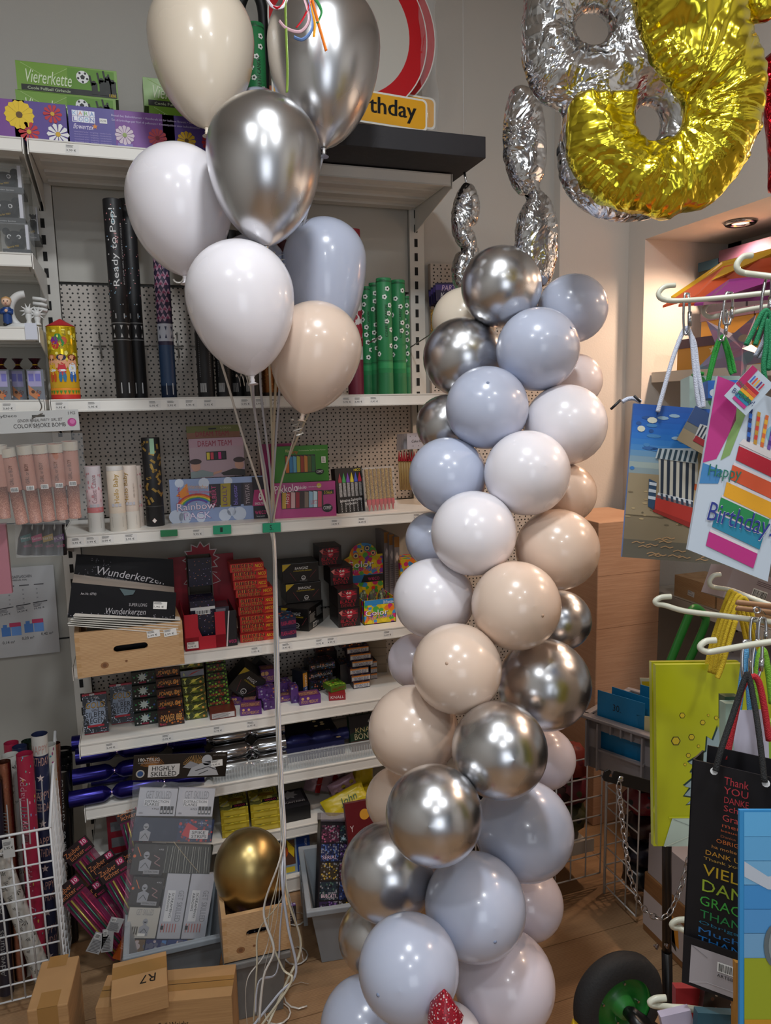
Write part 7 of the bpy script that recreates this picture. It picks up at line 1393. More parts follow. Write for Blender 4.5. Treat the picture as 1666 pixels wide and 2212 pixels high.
def wlabel(b, wrap, r, L, u0=-.9):
    b.add([wrap(u0*r, L*.62, .0012), wrap((u0+1.1)*r, L*.62, .0012), wrap((u0+1.1)*r, L*.82, .0012), wrap(u0*r, L*.82, .0012)], [(0, 1, 2, 3)], '#a8a8a8')
    for k in range(8): b.add([wrap((u0+.15+.1*k)*r, L*.63, .0016), wrap((u0+.2+.1*k)*r, L*.63, .0016), wrap((u0+.2+.1*k)*r, L*.665, .0016), wrap((u0+.15+.1*k)*r, L*.665, .0016)], [(0, 1, 2, 3)], '#2a2a2a')
    for k in range(7): b.add([wrap((u0+.15)*r, L*(.69+.015*k), .0016), wrap((u0+.9)*r, L*(.69+.015*k), .0016), wrap((u0+.9)*r, L*(.694+.015*k), .0016), wrap((u0+.15)*r, L*(.694+.015*k), .0016)], [(0, 1, 2, 3)], '#6a6a6a')
def f_red(b, wrap, r, L):
    speck(['#b09a40', '#c8889a', '#7a8ab0', '#5a9a8a'], 60, (.0012, .004), .0, 1.0, 4)(b, wrap, r, L); wlabel(b, wrap, r, L)
    for k in range(5): wtext(b, wrap, 'happy', r*.1, L*(.05+.19*k), .07, .02, '#b07a88', H2)
def f_fl(b, wrap, r, L):
    rr = random.Random(11)
    for k in range(60):
        u = (rr.random()-.5)*3*r; v = L*rr.random(); a0 = rr.random()*6; s = .006+.01*rr.random()
        for i in range(3): a = a0+.5*i; b.add([wrap(u, v, .0005), wrap(u+s*math.cos(a), v+s*math.sin(a), .0005), wrap(u+s*.95*math.cos(a+.16), v+s*.95*math.sin(a+.16), .0005)], [(0, 1, 2)], '#2c2a28')
def f_bk(b, wrap, r, L): [wtext(b, wrap, 'Adventures', r*.3, L*(.1+.3*k), .14, .014, '#8a8a8a', H2) for k in range(3)]
def f_col(b, wrap, r, L): speck(['#2a8a9a', '#b8923a', '#8a3a6a', '#3a5a9a'], 50, (.002, .004), .0, 1.0, 8)(b, wrap, r, L); [wtext(b, wrap, 'Happy', r*.4, L*(.15+.25*k), .06, .018, '#4a4a4a', H2) for k in range(3)]; wlabel(b, wrap, r, L)
whp = C('#b9b9b4', .4); holo = foil_mat('holo_pink', '#a87868', .25, 40, .3, .002)
for a in ((85, 1585, 112, 2100, 2.16, 2.16, .021, C('#1c2442', .4), 'navy gift wrap roll with rose birthday lettering and stars, in the centre', f_navy, True, (.92, 1.0, '#b0b0ac')), (53, 1628, 85, 2105, 2.11, 2.11, .0215, C('#8f1c3a', .4), 'crimson gift wrap roll with confetti print and white label', f_red),
          (22, 1630, 60, 2110, 2.18, 2.16, .022, whp, 'white gift wrap roll with black flower sketches, upright', f_fl), (-8, 1830, 100, 2150, 2.08, 2.10, .024, whp, 'white gift wrap roll with black sketches leaning diagonally in front', f_fl),
          (8, 1645, 45, 2110, 2.12, 2.12, .017, holo, 'shiny rose holographic gift wrap roll at the left', wlabel), (105, 1608, 128, 2090, 2.2, 2.2, .019, whp, 'white gift wrap roll with happy birthday print and coloured specks', f_col),
          (120, 1605, 138, 2080, 2.25, 2.25, .013, holo, 'narrow rose metallic gift wrap roll at the right of the basket', None), (42, 1612, 80, 2100, 2.24, 2.22, .02, C('#1c2442', .4), 'navy gift wrap roll at the back with a metallic end', None),
          (24, 1604, 60, 2100, 2.28, 2.26, .02, C('#8f1c3a', .4), 'crimson gift wrap roll at the back left', None), (60, 1600, 95, 2100, 2.28, 2.27, .018, foil_mat('holo_green', '#7a9a90', .2, 40, .3, .002), 'iridescent green gift wrap roll behind the crimson one', None),
          (-15, 1690, 15, 2150, 2.10, 2.10, .02, C('#1f1e2c', .4), 'dark gift wrap roll cut by the left photo edge', f_bk), (95, 1900, 100, 2120, 2.2, 2.2, .018, C('#2a4a8a', .5), 'blue and orange patterned gift wrap roll low behind the navy one', f_col)): roll(*a)
bkp = C('#0f0f10', .25)
for i, (x, y, x1, Y, lab) in enumerate(((136, 1617, 145, 2.44, 'black gift wrap roll farthest back right of the basket'), (137, 1632, 148, 2.40, 'black gift wrap roll third from the front right of the basket'), (135, 1648, 150, 2.36, 'black gift wrap roll second from the front right of the basket'), (130, 1664, 152, 2.31, 'black gift wrap roll nearest the front right of the basket, white script'))): roll(x, y, x1, 2050, Y, Y-.05, .027, bkp, lab, f_bk)
# ================================================================ right side: niche shelves, cartons, baskets
zs = P(1410, 805, X=2.0).z; shm = C('#c4bdb2', .4)
b = MB(); b.box((1.99, .2, zs-.012), (2.39, 2.505, zs), shm); b.box((1.985, .2, zs-.04), (1.995, 2.505, zs), shm); b.build('niche_shelf', label='beige shelf board inside the window niche carrying yellow boxes', cat='shelf')
zl = .845; b = MB(); b.box((1.99, .2, zl-.012), (2.39, 2.505, zl), shm); b.box((1.985, .2, zl-.04), (1.995, 2.505, zl), shm); b.build('niche_shelf', label='lower shelf board behind the gift bags carrying wooden boxes', cat='shelf')
MB().box((2.37, .2, 0), (2.39, 2.5, zl-.05), C('#15131a', .8)).build('void_shade_sheet', label='added sheet painted near-black for the shade in the void under the lower niche shelf', cat='panel')  # shade of the empty bay painted as a near-black sheet
def nbox(xf, y1, y0, z, h, body, lid, label, d=.2):
    F = Fr((xf, y1, z), (0, -1, 0), (0, 0, 1)); w = y1-y0; b = MB(); b.fbox(F, w, h, d, C(body, .55)); b.fbox(F, w+.006, h*.3, d+.006, C(lid, .5), u=-.003, v=h*.72, dd=.003); b.build('storage_box', label=label, cat='box', group='lidded boxes in the niche')
nbox(2.02, 2.40, 2.12, zs+.001, .115, '#b9822a', '#4c3446', 'yellow storage box with dark purple lid at the bottom left of the niche shelf'); nbox(2.03, 2.10, 1.80, zs+.001, .115, '#b9822a', '#3f2a3c', 'yellow storage box with dark purple lid behind the green cord')
nbox(2.13, 2.40, 2.14, zs+.117, .10, '#c08a2e', '#6a5060', 'yellow storage box with mauve lid on the second layer of the niche pile'); nbox(2.13, 2.13, 1.85, zs+.117, .10, '#c08a2e', '#6a5060', 'second-layer yellow storage box with mauve lid nearer the bags')
nbox(2.15, 2.42, 2.20, zs+.22, .09, '#35323c', '#3c3844', 'dark grey storage box left of two, third layer'); nbox(2.15, 2.19, 1.92, zs+.22, .09, '#35323c', '#3c3844', 'dark grey storage box right of two, third layer')
nbox(2.18, 2.48, 2.38, zs+.312, .115, '#3d3c28', '#2f5568', 'olive storage box with teal lid on top of the pile'); nbox(2.18, 2.37, 2.05, zs+.312, .14, '#b08a58', '#5c3c50', 'tan storage box with plum lid on top of the pile')
for y1, y0, lab in ((2.36, 2.14, 'left pale wooden box with price sticker on the lower niche shelf'), (2.13, 1.72, 'right pale wooden box with price sticker on the lower niche shelf')):
    F = Fr((2.01, y1, zl+.001), (0, -1, 0), (0, 0, 1)); b = carton(F, y1-y0, .085, .15, pine); G = Fr(F.p((y1-y0)*.35, .02, .001), F.x-F.z*.1, F.z); price(b, G, 0, 0, '2,49 €', .036); b.build('wooden_box', bevel=.002, label=lab, cat='box')
for i, (y, zz, w, h, lab) in enumerate(((2.2, .55, .12, .24, 'white flat carton standing under the niche shelf, left one'), (2.06, .56, .1, .22, 'white hanging carton with punched slot under the niche shelf'))):
    F = Fr((2.08, y, zz), (-.15, -1, 0), (.1, -.35, 1)); b = carton(F, w, h, .03, '#a9a7ab'); b.lines(F, w*.1, h*.5, w*.6, h*.1, 3, '#55555a', 1); b.rect(F, w*.3, h*.85, w*.4, h*.05, '#2a2a2c', 1); b.build('white_carton', label=lab, cat='box')
b = MB(); b.tube(smooth_path([P(1440, 1450, Y=1.75), P(1480, 1350, Y=1.75), P(1497, 1316, Y=1.75), P(1518, 1325, Y=1.76), P(1523, 1350, Y=1.76), P(1478, 1450, Y=1.77)], 5), 0, C('#1f6a28', .35), 8, flat=(.015, .009, (0, -1, 0))); b.build('green_handle', label='bent green plastic handle sticking up behind the yellow gift bags', cat='handle')
# tall cardboard carton
zt = P(1300, 1096, Y=2.58).z; A = P(1293, 1129, Z=zt); x1 = P(1428, 1200, Y=A.y).x
F = Fr((A.x, A.y, 0), (1, 0, 0), (0, 0, 1)); cbp = card_mat('#b58e72', '#c09a7e', 'brown_cardboard'); b = carton(F, x1-A.x, zt, 2.58-A.y, cbp)
for v in (.42, .66, .83): b.rect(F, 0, zt*v, x1-A.x, .0012, '#7d5a42', 1)
b.build('cardboard_box', bevel=.004, label='tall brown cardboard carton behind the balloon column and beach bag', cat='box')
def gridpanel(b, O, e1, e2, n1, n2, m=wm, r=.0026):
    for i in range(n1+1): b.tube([O+e1*i/n1, O+e1*i/n1+e2], r, m, 6)
    for j in range(n2+1): b.tube([O+e2*j/n2, O+e2*j/n2+e1], r, m, 6)
e = empty('wire_basket', (1.15, 2.0, 0), 'white wire mesh basket of dark clothing right behind the column foot', 'wire basket', 'white wire mesh baskets on the right')
b = MB(); gridpanel(b, Vector((.92, 1.935, .05)), Vector((.462, 0, 0)), Vector((0, 0, .42)), 8, 6); b.build('front_grid', e); b = MB(); b.box((.94, 1.96, .12), (1.37, 2.3, .135), shm); b.box((.94, 1.955, .12), (1.37, 1.96, .165), shm); b.build('shelf_insert', e)
cloth_c = ['#2a1416', '#5a1420', '#14161a', '#6a1c28', '#3a3a1a', '#1a1c30', '#7a2a20', '#101014']
def crumple(c, s, m, label, g, name='packed_garment'):
    pts = sphere_prof(1, n=12); b = MB(); b.lathe(pts, (0, 0, 1), (0, 0, -1), m, 16); b.v = [tuple(Vector(c)+Vector((v[0]*s[0], v[1]*s[1], v[2]*s[2]))*(1+.35*noise.noise(Vector(v)*2+Vector(c)*9))) for v in b.v]; b.build(name, label=label, cat='clothing', group=g)
for i in range(15): crumple((1.0+.083*(i % 5), 2.06, .20+.105*(i//5)), (.068, .07, .06), speckle_mat('cloth_print%d' % i, cloth_c[i % 8], [cloth_c[(i+3) % 8], '#3a3c2a'], 30, .3, .6), f'dark crumpled packed garment in the left mesh basket, {("lower","middle","upper")[i//5]} layer, {("first","second","third","fourth","fifth")[i % 5]} from the left', 'garments in the left mesh basket')
e = empty('wire_basket', (1.6, 1.6, 0), 'white wire mesh basket seen along its side, between column and bottle cart', 'wire basket', 'white wire mesh baskets on the right')
b = MB(); gridpanel(b, Vector((1.375, 1.90, .03)), Vector((0, -.165, 0)), Vector((0, 0, .56)), 3, 8); b.tube([(1.375, 1.90, 0), (1.375, 1.90, .58)], .0045, wm, 8); b.build('side_grid', e); b = MB(); gridpanel(b, Vector((1.375, 1.90, .03)), Vector((.5, 0, 0)), Vector((0, 0, .50)), 6, 7); b.build('back_grid', e)
for i in range(6): crumple((1.46, 1.82, .10+.085*i), (.065, .06, .045), speckle_mat('cloth_print%d' % (i+2), cloth_c[(i*3+2) % 8], ['#15161c', '#2c3a4a'], 30, .3, .3), f'dark plastic-wrapped garment in the right mesh basket, {("lowest", "second", "third", "fourth", "fifth", "topmost")[i]}', 'garments in the right mesh basket')
# cartons right of the basket
ya = 1.715; za = P(1362, 1965, X=1.385).z; zb_ = P(1362, 1893, X=1.385).z; F = Fr((1.385, ya, 0), (0, -1, 0), (0, 0, 1)); b = carton(F, .8, zb_+.06, .35, card_mat('#7a532e', '#8a6036', 'dark_cardboard')); b.rect(F, 0, za, .8, zb_-za, '#b5acac', 1); hh_ = zb_-za; b.poly(F, [(.10, za+hh_*.35), (.15, za+hh_*.1), (.13, za+hh_*.9), (.09, za+hh_*.95)], '#1a1a1c', 2); b.poly(F, [(.13, za+hh_*.3), (.16, za+hh_*.25), (.15, za+hh_), (.125, za+hh_)], '#c8862a', 2); b.text(F, 'F', .25, za+hh_*.15, .07, hh_*.7, '#1a1a1c', 2)
b.build('cardboard_box', bevel=.003, label='brown carton with white printed band behind the bottle cart pole', cat='box')
F = Fr((1.39, ya-.01, zb_+.061), (0, -1, 0), (0, 0, 1)); b = carton(F, .8, .13, .3, '#a39c9e'); b.barcode(F, .22, .01, .07, .03); b.lines(F, .22, .05, .08, .06, 5, '#55555a', 1); b.build('white_carton', label='white carton with barcode lying on the banded brown carton', cat='box')
# euro crate with cards
gm = C('#7f7c80', .5); A = P(1266, 1652, Y=1.80); B = P(1425, 1712, Z=A.z); F = Fr(A, B-A, (0, 0, 1)); w = (B-A).length; h = up_to(A, 1548)
e = empty('storage_crate', A, 'grey plastic stacking crate with open handle slot holding blue and yellow cards', 'storage crate'); D = .26; t = .004
b = MB(); b.fbox(F, w, h*.42, t, gm); b.fbox(F, w*.2, h, t, gm); b.fbox(F, w*.22, h, t, gm, u=w*.78); b.fbox(F, w, h*.2, t, gm, v=h*.8); b.fbox(F, w, h, t, gm, dd=-D); b.fbox(F, t, h, D, gm); b.fbox(F, t, h, D, gm, u=w-t); b.fbox(F, w, t, D, gm); b.build('crate_body', e)
b = MB(); b.fbox(F, w+.03, .010, .03, gm, u=-.015, v=h, dd=.018); b.fbox(F, w+.03, .01, .02, gm, u=-.015, v=h, dd=-D); b.fbox(F, .02, .01, D, gm, u=-.015, v=h); b.build('rim', e, bevel=.003)
b = MB()
for u in (.02, .18, .36, .5, .64, .78, .96): b.fbox(F, .005, h*(.95 if u < .1 or u > .9 or .17 < u < .2 or .77 < u < .8 else .16), .016, gm, u=w*u, v=h*(.02 if u < .1 or u > .9 or .17 < u < .2 or .77 < u < .8 else .84), dd=.016)
b.fbox(F, w*.62, .006, .012, gm, u=w*.19, v=h*.42, dd=.012); b.build('ribs', e)
blue = C('#0a6a9a', .5)
def card(u0, u1, v0, v1, dd, m, label, fx=None, tilt=0):
    G = Fr(F.p(w*u0, v0, dd), F.x+F.z*tilt, F.z); b = MB(); ww = w*(u1-u0); hh = v1-v0; b.fbox(G, ww, hh, .0015, m)
    if fx: fx(b, G, ww, hh)
    b.build('divider_card' if m is blue else 'greeting_card', label=label, cat='card')
hB = h*1.55
def f30(b, G, ww, hh): b.text(G, '30.', ww*.34, hh*.78, ww*.17, hh*.09, '#0f2430', 2)
card(.10, .74, .012, hB, -.02, blue, 'blue divider card marked 30 at the front of the grey crate', f30); card(.2, .74, .02, hB*1.04, -.05, blue, 'plain blue divider card just behind the one marked 30', tilt=-.03); card(.5, .95, .03, hB*1.08, -.10, blue, 'short blue divider card behind the yellow card')
def fy(b, G, ww, hh): b.rect(G, ww*.05, hh*.05, ww*.7, hh*.9, '#d0b000', 1); b.text(G, 'Glückwunsch', ww*.62, hh*.1, hh*.75, ww*.16, '#5a4a10', 2, ang=H2*.8)
card(.62, 1.0, .06, hB*1.12, -.14, C('#cfc8a8', .5), 'yellow Glückwunsch greeting card leaning in the grey crate', fy, .25)
for i in range(4): card(.76+.05*i, .99, .01, h*1.30-.01*i, -.02-.012*i, C('#c4bb8c', .5), f'cream greeting card right of the blue ones, {("front", "second", "third", "back")[i]}', lambda b, G, ww, hh: b.disc(G, ww*.3, hh*.2, ww*.2, '#a8862a', 1, ry=hh*.12), .15)
# bottle cart
e = empty('bottle_cart', P(1443, 2200, Y=1.25), 'black tubular gas bottle cart with green wheel and chain at the lower right', 'bottle cart')
bm = C('#0d0d0f', .35); YC = 1.25
b = MB(); b.tube([P(1441, 1640, Y=YC), P(1441, 2060, Y=YC)], .0105, bm, 14); b.tube([P(1441, 2055, Y=YC), P(1445, 2300, Y=YC)], .0118, bm, 14); b.build('pole', e)
A = P(1298, 1672, Y=YC-.02); B = P(1408, 1700, Y=YC-.03); C_ = P(1445, 1730, Y=YC-.0)
F = Fr(P(1300, 1686, Y=YC-.02), B-A, (0, 0, 1)); wA = (B-A).length; b = MB(); pts = [(.0, .006), (.006, 0), (wA, -.002), (wA, .026), (.03, .027), (.022, .027), (.022, .012), (.014, .012), (.016, .024), (.008, .027), (0, .02)]
n = len(pts); b.add([F.p(*q, 0) for q in pts]+[F.p(*q, -.004) for q in pts], [tuple(range(n)), tuple(range(2*n-1, n-1, -1))]+[(i, n+i, n+(i+1) % n, (i+1) % n) for i in range(n)], bm)
G = Fr(F.p(wA, -.002), C_-B, (0, 0, 1)); b.fbox(G, .07, .028, .004, bm); arm_o = b.build('holding_arm', e, bevel=.001)
chrome = C('#b9b9bb', .18, 1); b = MB(); q = F.p(wA*.33, .013); b.lathe([(.0078, 0), (.007, .5), (.003, .9), (.0001, 1)], q, q-Vector((0, .005, 0)), chrome, 18); b.build('rivet', arm_o, label='round chrome rivet head')
for (x, y, lab) in ((1436, 2040, 'bolt'), (1413, 2042, 'bolt')):
    q = P(x, y, Y=YC-.012); k = MB(); k.lathe([(.0035, 0), (.0035, .5), (.0065, .55), (.0065, 1)], q, q+Vector((.004, -.008, 0)), chrome, 10); k.build(lab, e)
ch = [P(x, y, Y=YC-.03) for x, y in ((1337, 1690), (1340, 1725), (1345, 1775), (1352, 1830), (1358, 1870), (1366, 1905), (1380, 1945), (1400, 1972), (1425, 1984), (1445, 1975), (1460, 1945), (1472, 1915), (1482, 1880), (1490, 1840))]
sp = smooth_path(ch, 8); dist = 0; b = MB(); last = sp[0]; k = 0; L = .0175
acc = [0]; 
for i in range(1, len(sp)): acc.append(acc[-1]+(sp[i]-sp[i-1]).length)
def along(s):
    for i in range(1, len(sp)):
        if acc[i] >= s: t_ = (s-acc[i-1])/(acc[i]-acc[i-1]); return sp[i-1].lerp(sp[i], t_)
    return sp[-1]
s = 0
while s+L < acc[-1]:
    a, c = along(s), along(s+L); d = (c-a).normalized(); sd = (d.cross(Vector((0, 1, 0)))).normalized(); ot = d.cross(sd); ax2 = sd if k % 2 == 0 else ot; ctr = (a+c)/2; hl = L*.64
    b.tube([ctr+d*hl*math.cos(t_)*1.0+ax2*.0058*math.sin(t_)*(1 if abs(math.cos(t_)) < .8 else .9) for t_ in [.5236*i for i in range(12)]], .0016, chrome, 6, closed=True); s += L; k += 1
b.build('chain', e)
WC = P(1336, 2160, Y=1.22); ax = Vector((-.02, -1, .02)).normalized(); ax = -ax if ax.y > 0 else ax; R = .108
wh = empty('wheel', Vector((0, 0, 0)), None, None); wh.parent = e
def wb(): return MB()
T_w = MB(); T_w.lathe([(R*.62, 0), (R*.80, -.02), (R*.94, .1), (R, .3), (R*1.0, .7), (R*.94, .9), (R*.80, 1.02), (R*.62, 1)], WC-ax*.025, WC+ax*.025, C('#1c1c1d', .75, bump=.4, scale=200), 48, caps=False)
t_o = T_w.build('wheel', e, label='black rubber tyre wheel with green rim')
k = MB(); k.lathe([(R*.66, .5), (R*.64, .95), (R*.6, .8), (R*.55, .62), (R*.25, .7), (R*.2, 1.15), (.0001, 1.2)], WC-ax*.025, WC+ax*.025, C('#1c6a26', .35), 36, caps=False); k.build('rim', t_o, label='green painted rim')
for i in range(4): a = H2*i+.6; s1 = ax.orthogonal().normalized(); s2 = ax.cross(s1); q = WC+ax*.009+(s1*math.cos(a)+s2*math.sin(a))*R*.42; k = MB(); k.lathe([(.0035, 0), (.003, 1)], q-ax*.002, q+ax*.003, chrome, 8); k.build('rim_bolt', t_o)
k = MB(); k.tube([WC+ax*.02, WC+ax*.09], .013, bm, 12); k.tube([WC+ax*.05+Vector((0, 0, .01)), P(1443, 2240, Y=YC)], .012, bm, 12); k.build('axle', e)
bpy.data.objects.remove(wh)
# little crumpled gift top and gold tip at the very bottom edge
b = MB(); c = P(960, 2195, w=1.30); b.lathe([(.001, 0), (.012, .15), (.022, .5), (.034, 1)], (0, 0, .05), (0, 0, -.01), speckle_mat('red_glitter', '#8f1226', ['#c82a3a', '#d8c0c0', '#7a0c1c'], 260, .4, .3), 14)
b.v = [tuple(c+Vector(v)*1.0+Vector((.008*noise.noise(Vector(v)*60), 0, .012*noise.noise(Vector(v)*45+Vector((3, 1, 2)))))) for v in b.v]; b.build('gift_wrap_tip', label='red glitter wrap tip with white edges poking up at the bottom edge before the column', cat='gift')
b = MB(); q = P(1245, 2225, w=1.2); b.lathe([(.012, 0), (.0005, 1)], q, P(1238, 2200, w=1.2), C('#c9a21c', .3, .6), 6); b.build('gold_tip', label='tiny golden pointed tip at the bottom edge left of the green wheel', cat='decoration')
# ================================================================ gift bag rack
hk_m = C('#c9c8b6', .35)
q = P(1735, 1106, w=1.1); F = Fr(Vector((q.x, q.y, 0)), _R+_F*.35, (0, 0, 1)); F.x.z = 0; b = MB(); b.fbox(F, .7, 2.1, .03, C('#b9b6ae', .5)); b.build('added_shade_board', label='added unseen pale board that shades the floor and backs the gift bag hooks', cat='light blocker')  # unseen board added to keep niche spotlight off the floor; also backs the hooks
def hook(px_, label, r=.0042, name='display_hook', m=hk_m):
    MB().tube(smooth_path([P(x, y, w=w_) for x, y, w_ in px_], 6), r, m, 10).build(name, label=label, cat='hook', group='cream wire hooks of the gift bag rack')
def loop(x, y, w0, s=1, dx=34, up=22): return [(x+dx*1.0, y-up*.95, w0), (x+dx*.45, y-up*.85, w0), (x+dx*.12, y-up*.45, w0), (x, y, w0), (x+dx*.15, y+up*.42, w0), (x+dx*.6, y+up*.62, w0)]
hook(loop(1423, 636, 1.20, dx=36, up=21)+[(1480, 649, 1.19), (1560, 643, 1.17), (1700, 628, 1.12)], 'cream wire hook holding the beach chair bag, upper left of the rack')
hook(loop(1592, 575, 1.02, dx=34, up=25)+[(1640, 594, 1.0), (1720, 604, .97)], 'cream wire hook at the upper right, in front of the orange bags')
hook(loop(1520, 672, 1.32, dx=30, up=20, )+[(1560, 680, 1.31), (1620, 668, 1.28), (1700, 655, 1.24)], 'cream wire hook behind, carrying the green corded bag')
hook(loop(1533, 1258, 1.28, dx=24, up=18)+[(1580, 1275, 1.26), (1620, 1290, 1.24), (1700, 1320, 1.2)], 'cream wire hook above the yellow bags with yellow cords on it')
hook(loop(1416, 1300, 1.12, dx=34, up=12)+[(1480, 1320, 1.11), (1560, 1330, 1.09), (1640, 1340, 1.06), (1720, 1350, 1.03)], 'long cream wire hook passing in front of the green handle')
hook(loop(1513, 1398, .98, dx=34, up=16)+[(1570, 1402, .97), (1640, 1390, .95), (1720, 1380, .93)], 'cream wire hook holding the black Thank You bag')
hook(loop(1452, 1998, 1.05, dx=28, up=12)+[(1500, 2020, 1.04), (1560, 2040, 1.03)], 'white wire hook behind the lower left corner of the black bag')
hook(loop(1405, 2166, .95, dx=34, up=11)+[(1450, 2176, .94), (1500, 2180, .93), (1620, 2200, .9)], 'white wire hook low at the bottom edge near the cart pole')
def carab(x0, y0, x1, y1, w0, label, wd_=.010):
    A = P(x0, y0, w=w0); B = P(x1, y1, w=w0); c = (A+B)/2; d = (B-A)/2; sd = d.normalized().cross(_F).normalized(); pts = []
    for i in range(20): a = 6.2832*i/20; pts.append(c+d*max(min(math.cos(a)*1.25, 1), -1)+sd*wd_*.5*math.sin(a)*(1 if abs(math.cos(a)) > .9 else 1))
    e = empty('carabiner', A, label, 'carabiner', 'steel carabiners of the gift bag rack'); b = MB(); b.tube(pts, .0021, chrome, 8, closed=True); b.build('steel_loop', e)
    k = MB(); k.tube([c+sd*wd_*.5-d*.1, c+sd*wd_*.5+d*.6], .0032, chrome, 8); k.build('locking_sleeve', e)
carab(1484, 634, 1483, 722, 1.19, 'steel carabiner carrying the white cords of the beach bag'); carab(1576, 632, 1570, 700, 1.17, 'steel carabiner nearest the folded purple bag', .014); carab(1566, 670, 1558, 735, 1.25, 'steel carabiner above the green cords', .012); carab(1662, 600, 1650, 690, 1.0, 'steel carabiner at the right edge above the birthday bag', .012)
carab(1614, 1384, 1612, 1468, .96, 'steel carabiner holding the black cords', .012); carab(1640, 1384, 1632, 1465, .955, 'steel carabiner holding the red cord', .012); carab(1630, 1335, 1628, 1392, 1.06, 'steel carabiner behind, left of three at the clothespin', .011); carab(1648, 1335, 1646, 1395, 1.05, 'steel carabiner behind, right one at the clothespin', .011)
def cord(pts, c, r=.0032, w0=1.2, rough=.7): return smooth_path([P(x, y, w=w0 if len(p_) == 2 else p_[2]) for p_ in pts for x, y in [p_[:2]]], 7)
def cordm(c): return C(c, .7, bump=1.0, scale=700)
# blue beach bag
Fg, w, h = fpx((1344, 1203), (1590, 1222), (1338, 869), w=1.20); e = empty('gift_bag', Fg.o, 'blue gift bag printed with a striped beach chair on sand', 'gift bag')
b = MB(); b.fbox(Fg, w, h, .006, C('#1f5fa8', .3)); Wp = w*.86
for i in range(12): b.rect(Fg, 0, h*(.55+.0375*i), w, h*.038, ['#7c8c90', '#8f9c98', '#7690a0', '#5c86a8', '#3c7ab4', '#2a70b4', '#1f68b4', '#1b62b2', '#1a5cac', '#1a56a6', '#1b52a0', '#1d4e9a'][i], 1)
b.rect(Fg, 0, h*.27, w, h*.28, '#8c7c60', 1); b.rect(Fg, 0, h*.12, w, h*.16, '#7a6c54', 1); b.rect(Fg, 0, 0, w, h*.12, '#5c5648', 1)
rr = random.Random(12)
for i in range(34): b.disc(Fg, w*rr.random()*.95, h*(.58+.36*rr.random()), w*(.02+.06*rr.random()), rr.choice(['#2a5a94', '#3f7ab0', '#1c4a88', '#88a4b8', '#2f6aa6']), 2, ry=h*.012, n=9)
for x, y, s in ((.17, .9, .045), (.08, .84, .035), (.72, .92, .05), (.6, .84, .02)): b.disc(Fg, w*x, h*y, w*s, '#c8c8b8', 3, ry=h*.02, n=9)
for i in range(60): b.disc(Fg, w*rr.random(), h*(.22+.3*rr.random()), w*(.01+.025*rr.random()), rr.choice(['#6f6048', '#a8926c', '#988460', '#5f5440']), 2, ry=h*.006, n=7)
for i in range(24):
    u = w*rr.random(); v = h*(.01+.13*rr.random()); b.line(Fg, [(u, v), (u+w*.04, v+h*.012), (u+w*.08, v+h*.002), (u+w*.11, v+h*.01)], h*.006, '#a8845c', 3)
def Q(x, y): return (w*x, h*y)
# basket chair
b.poly(Fg, [Q(.24, .33), Q(.60, .25), Q(.60, .37), Q(.26, .42)], '#a82c22', 4); b.poly(Fg, [Q(.26, .40), Q(.60, .35), Q(.60, .40), Q(.27, .435)], '#c8ccd0', 4); b.poly(Fg, [Q(.24, .33), Q(.235, .31), Q(.6, .215), Q(.6, .25)], '#8a2018', 4)
for i in range(7): u = .29+.045*i; b.poly(Fg, [Q(u, .43-.006*i), Q(u+.022, .427-.006*i), Q(u+.03, .392-.006*i), Q(u+.008, .395-.006*i)], '#24364a', 5)
b.poly(Fg, [Q(.28, .43), Q(.60, .39), Q(.62, .66), Q(.25, .66)], '#b8b4a8', 3)
for i in range(6): u = .27+.055*i; b.poly(Fg, [Q(u+.02, .43-.006*i), Q(u+.045, .428-.006*i), Q(u+.028, .655), Q(u, .655)], '#1c2838', 4)
b.poly(Fg, [Q(.22, .655), Q(.60, .64), Q(.57, .74), Q(.24, .72)], '#aab4b8', 5)
for i in range(8): u = .235+.046*i; b.poly(Fg, [Q(u, .655-.001*i), Q(u+.022, .655-.001*i), Q(u+.038, .72), Q(u+.016, .72)], '#28404e', 6)
b.poly(Fg, [Q(.57, .74), Q(.60, .64), Q(.62, .28), Q(.74, .3), Q(.72, .7)], '#8c7c58', 5); [b.line(Fg, [Q(.61+.02*i, .7-.01*i), Q(.645+.02*i, .3)], .001, '#5c4c34', 6) for i in range(5)]
b.poly(Fg, [Q(.19, .34), Q(.25, .32), Q(.25, .50), Q(.18, .52)], '#24405c', 4); [b.poly(Fg, [Q(.185, .39+.045*i), Q(.25, .385+.045*i), Q(.25, .405+.045*i), Q(.185, .41+.045*i)], '#b8c0c8', 5) for i in range(3)]
b.poly(Fg, [Q(.58, .28), Q(.66, .27), Q(.66, .49), Q(.58, .5)], '#a89878', 6); b.poly(Fg, [Q(.58, .47), Q(.66, .46), Q(.66, .5), Q(.58, .51)], '#b8501c', 7)
b.build('bag_body', e)
k = MB(); cm = cordm('#c9cede')
for pts in ([(1421, 890), (1432, 850), (1452, 780), (1470, 730), (1483, 708), (1494, 730), (1500, 790), (1506, 850), (1512, 882)], [(1484, 712), (1500, 740), (1508, 800), (1518, 856), (1520, 880)]): k.tube(cord(pts, 0, w0=1.195), .0036, cm, 8)
k.tube(cord([(1345, 868), (1356, 862), (1370, 861), (1385, 868)], 0, w0=1.235), .0036, cm, 8); k.build('cord_handle', e)
k = MB(); [k.tube([P(*a, w=1.2), P(*c_, w=1.2)], .0022, C('#17171a', .5), 6) for a, c_ in (((1320, 884), (1341, 864)), ((1370, 855), (1384, 868)))]; k.build('cord_end', e)
